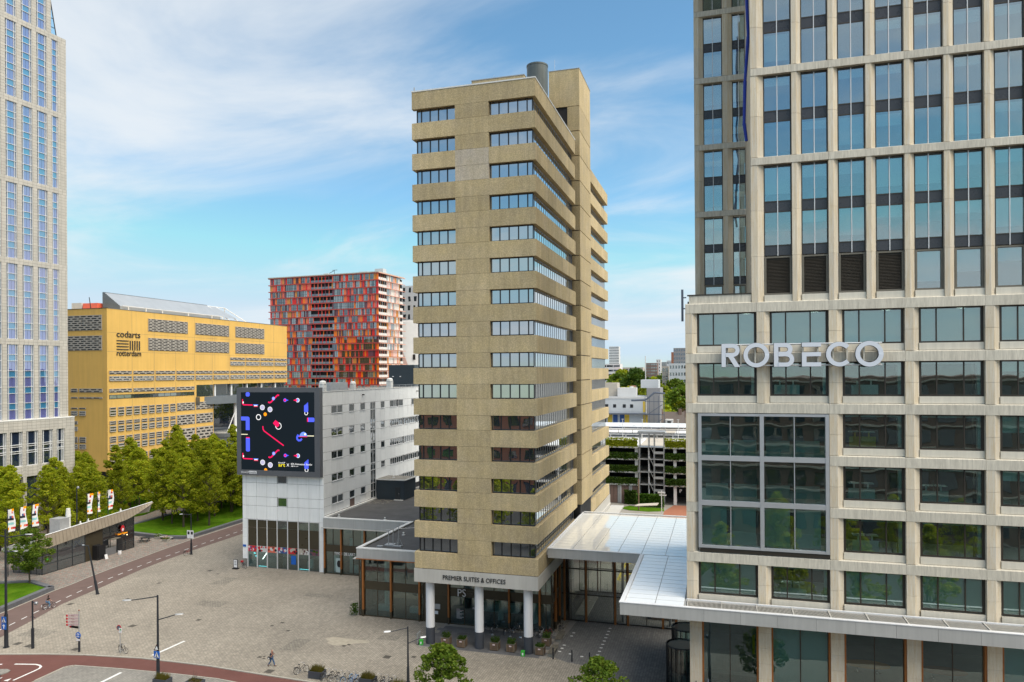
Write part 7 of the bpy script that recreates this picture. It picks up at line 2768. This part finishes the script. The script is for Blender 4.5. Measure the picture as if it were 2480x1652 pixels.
# curved glass door drums
for i, (x, y) in enumerate(((-3.75, 79.5), (-3.95, 74.4))):
    t = thing('revolving_door', ('round glass revolving door set back under the canopy', 'round glass revolving door nearest the street')[i], 'door', (x, y, 0), 'revolving doors')
    m = MB()
    for a in range(-90, 271, 20):
        m.tube((x + 1.5 * math.cos(R(a)), y + 1.5 * math.sin(R(a)), 0), (x + 1.5 * math.cos(R(a)), y + 1.5 * math.sin(R(a)), 4.6), .045, .045, 6)
    m.ring((x, y, 4.6), 1.5, .07, 'z', 32, 8).ring((x, y, .06), 1.5, .06, 'z', 32, 6)
    m.build('frame', 'black_frame', t)
    m = MB()
    m.tube((x, y, .05), (x, y, 4.55), 1.47, 1.47, 32, caps=False)
    m.build('glass_drum', 'glass_shop', t)
    MB().tube((x, y, 4.50), (x, y, 4.55), 1.38, 1.38, 32).build('cover', 'glass_balcony', t)
# street planters with grasses
for i, (x, y, lb) in enumerate(((-41.0, 67.5, 'dark street planter with dry grass at the start of the bicycle row'), (-35.0, 67.3, 'dark street planter with tall twigs in the bicycle row'), (-55.4, 61.6, 'dark street planter with yellow grass across the red cycle path'), (-51.7, 62.0, 'dark low planter with sparse dry grass across the red cycle path'), (-73.5, 57.5, 'planter with green tufts at the lower frame edge'), (-31.2, 66.3, 'dark street planter at the foot of the twin-arm lamp'))):
    t = thing('street_planter', lb, 'planter', (x, y, 0), 'street planters')
    m = MB()
    for a, b, c, d in ((x - .8, x + .8, y - .5, y - .44), (x - .8, x + .8, y + .44, y + .5), (x - .8, x - .74, y - .44, y + .44), (x + .74, x + .8, y - .44, y + .44)):
        m.box(a, b, c, d, .015, .75)
    m.build('tub', 'column_base', t)
    box('soil', x - .74, x + .74, y - .44, y + .44, .02, .66, 'soil', t)
    grass_tuft('grasses', x, y, .6, .65, .38, .75 if i != 3 else .5, 420 if i != 3 else 120, 'grass_blades', t, 200 + i)
    if i in (1, 3):
        m = MB()
        rs = random.Random(i)
        for q in range(7):
            m.tube((x, y, .6), (x + rs.uniform(-.5, .5), y + rs.uniform(-.3, .3), .6 + rs.uniform(.6, 1.4)), .012, .006, 5)
        m.build('twigs', 'bark', t)
bush = MB()
rs = random.Random(77)
for q in range(260):
    leaf(bush, (-46.6 + rs.gauss(0, .25), 86.0 + rs.gauss(0, .3), .2 + 1.4 * rs.random()), .22, rs)
tag(bush.build('potted_shrub', 'leaf_dark'), 'small dark shrub at the pavilion glass corner', 'shrub')

# ---------------------------------------------------------------- bicycles
def wheel_mesh(tyre):
    m = MB()
    m.ring((0, 0, 0), .335, .022, 'y', 28, 6, 0)
    m.ring((0, 0, 0), .31, .010, 'y', 24, 4, 1)
    for i in range(12):
        a = 2 * math.pi * i / 12
        m.tube((.02 * math.cos(a + .5), .02 * (1 if i % 2 else -1), .02 * math.sin(a + .5)), (.31 * math.cos(a), 0, .31 * math.sin(a)), .003, .003, 3, 1, False)
    m.tube((0, -.05, 0), (0, .05, 0), .025, .025, 8, 1)
    return m.mesh('wheel', [tyre, 'chrome'])


WHEELS = {k_: wheel_mesh(k_) for k_ in ('rubber', 'tyre_blue', 'tyre_white')}


def bike_proto(frame, tyre, tyre2=None):
    """upright town bicycle along its own x axis, front wheel at +x"""
    t = thing('bicycle', 'bicycle', 'bicycle', (0, 0, -50), rz=0.0)
    w = shared('wheel', WHEELS[tyre2 or tyre], t, (-.54, 0, .357))
    w = shared('wheel', WHEELS[tyre], t, (.54, 0, .357))
    w.rotation_euler = (0, 0, R(12))
    hd0, hd1, bbk, st = Vector((.40, 0, .62)), Vector((.33, 0, .88)), Vector((-.10, 0, .30)), Vector((-.22, 0, .80))
    m = MB()
    for a, b in ((hd0, bbk), (bbk, st), (hd1, st * .45 + hd1 * .0 + Vector((-.10, 0, .30)) * .55), (bbk, Vector((-.54, 0, .357))), (st, Vector((-.54, 0, .357)))):
        m.tube(a, b, .019, .019, 7)
    m.tube(hd0, hd1, .024, .024, 7)
    for s in (-.05, .05):
        m.tube(hd0, (.54, s, .357), .013, .011, 6)
    m.build('frame', frame, t)
    m = MB().tube(hd1, (.29, 0, 1.02), .014, .014, 6)
    m.path([(.06, -.29, 1.03), (.20, -.27, 1.06), (.30, -.10, 1.03), (.30, .10, 1.03), (.20, .27, 1.06), (.06, .29, 1.03)], .012, 6)
    m.build('handlebar', 'chrome', t)
    m = MB().tube((-.22, 0, .80), (-.25, 0, .94), .014, .014, 6)
    m.ball((-.28, 0, .97), .13, 10, 5, 0, (1.05, .75, .35))
    m.build('saddle', 'black_paint', t)
    m = MB()
    for s in range(9):
        a0, a1 = R(20 + s * 16), R(20 + (s + 1) * 16)
        m.quad((-.54 + .385 * math.cos(a0), -.03, .357 + .385 * math.sin(a0)), (-.54 + .385 * math.cos(a1), -.03, .357 + .385 * math.sin(a1)), (-.54 + .385 * math.cos(a1), .03, .357 + .385 * math.sin(a1)), (-.54 + .385 * math.cos(a0), .03, .357 + .385 * math.sin(a0)))
    m.box(-.88, -.36, -.07, .07, .765, .785)
    for s in (-.06, .06):
        m.tube((-.78, s, .76), (-.54, s, .36), .008, .008, 5)
    m.build('rack', 'black_paint', t)
    m = MB().tube((-.10, -.09, .30), (-.10, .09, .30), .012, .012, 6).tube((-.10, -.09, .30), (-.02, -.09, .16), .01, .01, 5).tube((-.10, .09, .30), (-.18, .09, .44), .01, .01, 5)
    m.tube((-.10, -.03, .30), (-.10, .03, .30), .09, .09, 12)
    m.build('crank', 'steel_grey', t)
    return t


PROTO = {}


def bike(label, x, y, rz, frame='black_paint', tyre='rubber', group='parked bicycles', z=0., tyre2=None):
    k_ = (frame, tyre, tyre2)
    if k_ not in PROTO:
        PROTO[k_] = t = bike_proto(frame, tyre, tyre2)
        t.location = (x, y, z)
        t.rotation_euler = (0, 0, rz)
        return tag(t, label, 'bicycle', group)
    return copies(PROTO[k_], (x, y, z), rz, label, group)


bike('black town bicycle locked to the thin parking signpost', -66.2, 67.55, R(-14))
bike('black bicycle standing alone before the bicycle row', -43.2, 68.0, R(58), 'black_paint', 'rubber', z=0.)
ROW = [('silver bicycle first after the dry grass planter', 'chrome', 'rubber'), ('black bicycle second after the dry grass planter', 'black_paint', 'rubber'), ('white-tyred bicycle in the middle of the row', 'steel_grey', 'tyre_white'), ('blue-tyred bicycle beside the white-tyred one', 'black_paint', 'tyre_blue'),
       ('blue bicycle with blue tyre before the twig planter', 'bike_blue', 'tyre_blue'), ('dark bicycle tucked against the twig planter', 'post_grey', 'rubber')]
for i, (lb, fr1, ty) in enumerate(ROW):
    bike(lb, -39.7 + i * .78, 67.3 - .03 * i, R(62 + (i * 37) % 15), fr1, ty)
for i, lb in enumerate(('black bicycle first past the twig planter', 'black bicycle in the short row before the lamp', 'silver bicycle beside the twin-arm lamp')):
    bike(lb, -33.9 + i * .85, 67.5, R(64 + 5 * i), ('black_paint', 'post_grey', 'chrome')[i])
LB = [('black bicycle half hidden behind the middle white column', -28.3, 84.9, 80, 'black_paint'), ('black bicycle behind the first rope post', -27.0, 85.0, 70, 'black_paint'), ('black bicycle between the rope posts', -25.3, 84.7, 78, 'black_paint'),
      ('dark bicycle at the lobby glass left of the corner column', -24.4, 85.5, 60, 'post_grey'), ('green-grey bicycle just outside the corner column', -21.6, 84.6, 60, 'post_grey'), ('white-framed bicycle beside the red one', -20.9, 84.9, 70, 'bike_white'),
      ('red bicycle against the lobby corner glass', -20.3, 85.4, 25, 'bike_red'), ('black bicycle by the timber corner post of the lobby', -19.1, 87.6, 80, 'black_paint')]
for lb, x, y, a, fr1 in LB:
    bike(lb, x, y, R(a), fr1, z=.03)
bike('dark red bicycle leaning on the curved lamp with posters', -90.75, 107.2, R(75), 'bike_red')
bike('black bicycle with a red crate beside the pavement sign', -75.6, 102.3, R(-30), 'black_paint', group='parked bicycles')
box('bicycle_crate', -76.0, -75.65, 101.95, 102.25, 1.0, 1.25, 'sign_red')
tag(D.objects['bicycle_crate'], 'red crate on the bicycle by the shop corner', 'crate')

# ---------------------------------------------------------------- people
def skin_body(name, joints, bones, mat, parent, sub=1):
    """one continuous surface grown over a jointed skeleton; joints: name -> (xyz, radius)"""
    names = list(joints)
    me = D.meshes.new(name)
    me.from_pydata([joints[n_][0] for n_ in names], [(names.index(a), names.index(b)) for a, b in bones], [])
    o = put(D.objects.new(name, me), parent)
    me.materials.append(MATS[mat])
    o.modifiers.new('skin', 'SKIN')
    for i, n_ in enumerate(names):
        r_ = joints[n_][1]
        d = me.skin_vertices[0].data[i]
        d.radius = (r_, r_) if not isinstance(r_, tuple) else r_
        d.use_root = (i == 0)
    ss = o.modifiers.new('sub', 'SUBSURF')
    ss.levels = sub
    ss.render_levels = sub
    return o


def hand(parent, p, d, side, mat='skin'):
    """palm with four bent fingers of different length and a thumb leaving the side of the palm"""
    p, d = Vector(p), Vector(d).normalized()
    u = d.orthogonal().normalized()
    w = d.cross(u)
    m = MB()
    m.tube(p - d * .01, p + d * .08, .026, .034, 8)
    for i, L in enumerate((.060, .072, .068, .052)):
        a = p + d * .075 + w * (.016 * (i - 1.5))
        b = a + d * L * .55 + u * .008
        m.tube(a, b, .009, .008, 6)
        m.tube(b, b + d * L * .4 + u * .022, .008, .006, 6)
    a = p + d * .025 + w * .03 * side
    m.tube(a, a + d * .03 + w * .025 * side, .010, .009, 6)
    m.tube(a + d * .03 + w * .025 * side, a + d * .06 + w * .03 * side + u * .01, .009, .007, 6)
    return m.build('hand', mat, parent)


def head(parent, c, fwd, skin='skin', hair='dark_hair', long=0., bald=False):
    c, fwd = Vector(c), Vector((fwd[0], fwd[1], 0)).normalized()
    r_ = Vector((fwd.y, -fwd.x, 0))
    m = MB()
    m.ball((0, 0, 0), .105, 14, 10, 0, (.95, .80, 1.15))
    m.ball((.095, 0, -.02), .020, 6, 4, 0, (1, .7, 1.3))
    for s in (-1, 1):
        m.ball((.0, s * .085, -.01), .024, 6, 4, 0, (.6, .4, 1))
        m.ball((.088, s * .035, .015), .010, 6, 4, 1)
    m.box(.085, .094, -.022, .022, -.068, -.060, 2)
    m.tube((-.01, 0, -.09), (-.02, 0, -.19), .052, .058, 8, 0)
    o = m.mesh('head', [skin, 'black_paint', 'panel_coral'])
    h = put(D.objects.new('head', o), parent, c)
    h.rotation_euler = (0, 0, math.atan2(fwd.y, fwd.x))
    mm = MB()
    if not bald:
        mm.ball((-.018, 0, .018), .115, 12, 8, 0, (.95, .86, 1.10))
        if long:
            mm.ball((-.075, 0, -.16), .10, 10, 8, 0, (.55, 1.0, 2.0))
        me = mm.mesh('hair', hair)
        hh = D.objects.new('hair', me)
        COL.objects.link(hh)
        hh.parent = h
    return h


# walking man on the plaza, heading to +x, looking down at a phone
px_, py_ = -47.4, 68.75
man = thing('person', 'man in dark shirt and jeans walking across the plaza with a shoulder bag', 'person', (px_, py_, 0))
P_ = lambda x, y, z: (px_ + x, py_ + y, z)
J = {'pelvis': (P_(0, 0, .96), .13), 'waist': (P_(.0, 0, 1.12), .125), 'chest': (P_(.02, 0, 1.33), .15), 'neck': (P_(.03, 0, 1.52), .06),
     'lsh': (P_(.02, .19, 1.45), .065), 'lel': (P_(.06, .24, 1.18), .048), 'lwr': (P_(.26, .14, 1.30), .035),
     'rsh': (P_(.02, -.19, 1.45), .065), 'rel': (P_(.05, -.23, 1.18), .048), 'rwr': (P_(.25, -.10, 1.36), .035),
     'lhip': (P_(.0, .09, .92), .095), 'lkn': (P_(.20, .10, .52), .065), 'lan': (P_(.34, .10, .10), .042), 'lto': (P_(.50, .10, .06), .036),
     'rhip': (P_(.0, -.09, .92), .095), 'rkn': (P_(-.06, -.10, .50), .065), 'ran': (P_(-.34, -.10, .16), .042), 'rto': (P_(-.24, -.10, .045), .036)}
BN = [('pelvis', 'waist'), ('waist', 'chest'), ('chest', 'neck'), ('chest', 'lsh'), ('lsh', 'lel'), ('lel', 'lwr'), ('chest', 'rsh'), ('rsh', 'rel'), ('rel', 'rwr'),
      ('pelvis', 'lhip'), ('lhip', 'lkn'), ('lkn', 'lan'), ('lan', 'lto'), ('pelvis', 'rhip'), ('rhip', 'rkn'), ('rkn', 'ran'), ('ran', 'rto')]
skin_body('body', J, BN, 'skin', man)


def grow(names, extra=.018, sc=1.0):
    out = {}
    for n_ in names:
        q, r_ = J[n_]
        out[n_] = (q, r_ + extra)
    return out


skin_body('shirt', dict(grow(['chest', 'waist', 'lsh', 'rsh', 'lel', 'rel']), pelvis=(P_(0, 0, 1.0), .145)), [('chest', 'waist'), ('waist', 'pelvis'), ('chest', 'lsh'), ('chest', 'rsh'), ('lsh', 'lel'), ('rsh', 'rel')], 'navy_cloth', man)
skin_body('trousers', grow(['pelvis', 'lhip', 'lkn', 'lan', 'rhip', 'rkn', 'ran'], .022), [('pelvis', 'lhip'), ('lhip', 'lkn'), ('lkn', 'lan'), ('pelvis', 'rhip'), ('rhip', 'rkn'), ('rkn', 'ran')], 'denim', man)
for a, b in (('lan', 'lto'), ('ran', 'rto')):
    MB().tube(Vector(J[a][0]) - Vector((.06, 0, .05)), Vector(J[b][0]) - Vector((0, 0, .012)), .058, .045, 8).build('shoe', 'black_cloth', man)
hand(man, J['lwr'][0], (.7, -.4, .35), 1)
hand(man, J['rwr'][0], (.5, .2, .6), -1)
head(man, P_(.07, 0, 1.665), (1, -.15), 'bald_skin', bald=True)
bag = thing('shoulder_bag', 'dark bag with a pale panel hanging at the walking man side', 'bag', (px_ - .1, py_ - .3, .9))
MB().ball((px_ - .10, py_ - .29, 1.0), .2, 10, 6, 0, (1.0, .5, .85)).build('pouch', 'black_cloth', bag)
MB().ball((px_ - .09, py_ - .36, .98), .10, 8, 5, 0, (1, .4, .8)).build('pocket', 'sign_white', bag)
MB().path([(px_ - .08, py_ - .3, 1.15), (px_ - .02, py_ - .18, 1.47), (px_ + .03, py_ + .02, 1.53)], .014, 5).build('strap', 'black_cloth', bag)

# woman riding away along the cycle road
wx, wy, wa = -88.55, 77.7, R(72)
bk = bike('black bicycle with a white rear light ridden along the cycle road', wx, wy, wa, 'black_paint', 'rubber', 'ridden bicycle', .014)
wom = thing('person', 'long-haired woman in a dark top and pale jeans riding a bicycle', 'person', (wx, wy, .014))
cw, sw = math.cos(wa), math.sin(wa)
P_ = lambda x, y, z: (wx + x * cw - y * sw, wy + x * sw + y * cw, z + .014)
J = {'pelvis': (P_(-.26, 0, 1.08), .13), 'waist': (P_(-.20, 0, 1.24), .105), 'chest': (P_(-.14, 0, 1.42), .125), 'neck': (P_(-.10, 0, 1.58), .05),
     'lsh': (P_(-.12, .16, 1.51), .055), 'lel': (P_(.02, .24, 1.28), .042), 'lwr': (P_(.13, .27, 1.09), .03),
     'rsh': (P_(-.12, -.16, 1.51), .055), 'rel': (P_(.02, -.24, 1.28), .042), 'rwr': (P_(.13, -.27, 1.09), .03),
     'lhip': (P_(-.24, .09, 1.02), .10), 'lkn': (P_(.12, .12, .84), .068), 'lan': (P_(-.12, .12, .50), .042), 'lto': (P_(.02, .12, .44), .036),
     'rhip': (P_(-.24, -.09, 1.02), .10), 'rkn': (P_(.06, -.12, .62), .068), 'ran': (P_(-.06, -.12, .26), .042), 'rto': (P_(.09, -.12, .19), .036)}
skin_body('body', J, BN, 'skin', wom)
skin_body('top', dict(grow(['chest', 'waist', 'lsh', 'rsh', 'lel', 'rel'], .016), pelvis=(P_(-.25, 0, 1.12), .135)), [('chest', 'waist'), ('waist', 'pelvis'), ('chest', 'lsh'), ('chest', 'rsh'), ('lsh', 'lel'), ('rsh', 'rel')], 'black_cloth', wom)
skin_body('trousers', grow(['pelvis', 'lhip', 'lkn', 'lan', 'rhip', 'rkn', 'ran'], .02), [('pelvis', 'lhip'), ('lhip', 'lkn'), ('lkn', 'lan'), ('pelvis', 'rhip'), ('rhip', 'rkn'), ('rkn', 'ran')], 'light_denim', wom)
for a, b in (('lan', 'lto'), ('ran', 'rto')):
    MB().tube(Vector(J[a][0]) - Vector((0, 0, .05)), Vector(J[b][0]), .055, .042, 8).build('shoe', 'sign_white', wom)
for n_, s in (('lwr', 1), ('rwr', -1)):
    hand(wom, J[n_][0], (cw, sw, -.25), s)
head(wom, P_(-.06, 0, 1.72), (cw, sw), 'skin', 'dark_hair', long=1.)
sb = MB().box(-.02, .02, -.06, .06, 0, .3).mesh('saddle_bag', 'sign_white')
o = put(D.objects.new('saddle_bag', sb), None, P_(-.95, 0, .42))
o.rotation_euler = (0, 0, wa)
tag(o, 'white plate on the rear mudguard of the ridden bicycle', 'plate')

# small things: someone on the grove path
for i, (x, y, c, lb) in enumerate(((-119.5, 134, 'denim', 'seated person in blue on the grove wall beside a dark bicycle'),)):
    t = thing('person', lb, 'person', (x, y, 0))
    px_, py_ = x, y
    P_ = lambda a, b, z: (px_ + a, py_ + b, z)
    J = {'pelvis': (P_(0, 0, .70), .14), 'waist': (P_(0, 0, .86), .13), 'chest': (P_(.02, 0, 1.05), .15), 'neck': (P_(.03, 0, 1.24), .06), 'lsh': (P_(.02, .19, 1.17), .06), 'lel': (P_(.12, .22, .92), .045), 'lwr': (P_(.3, .15, .84), .035),
         'rsh': (P_(.02, -.19, 1.17), .06), 'rel': (P_(.12, -.22, .92), .045), 'rwr': (P_(.3, -.15, .84), .035), 'lhip': (P_(.05, .09, .68), .10), 'lkn': (P_(.45, .10, .66), .07), 'lan': (P_(.45, .10, .12), .045), 'lto': (P_(.6, .1, .06), .04),
         'rhip': (P_(.05, -.09, .68), .10), 'rkn': (P_(.45, -.10, .66), .07), 'ran': (P_(.47, -.10, .12), .045), 'rto': (P_(.62, -.1, .06), .04)}
    skin_body('body', J, BN, 'skin', t)
    skin_body('shirt', dict(grow(['chest', 'waist', 'lsh', 'rsh', 'lel', 'rel'])), [('chest', 'waist'), ('chest', 'lsh'), ('chest', 'rsh'), ('lsh', 'lel'), ('rsh', 'rel')], 'black_cloth', t)
    skin_body('trousers', grow(['pelvis', 'lhip', 'lkn', 'lan', 'rhip', 'rkn', 'ran'], .02), [('pelvis', 'lhip'), ('lhip', 'lkn'), ('lkn', 'lan'), ('pelvis', 'rhip'), ('rhip', 'rkn'), ('rkn', 'ran')], c, t)
    hand(t, J['lwr'][0], (.8, 0, -.4), 1)
    hand(t, J['rwr'][0], (.8, 0, -.4), -1)
    head(t, P_(.05, 0, 1.39), (1, 0))
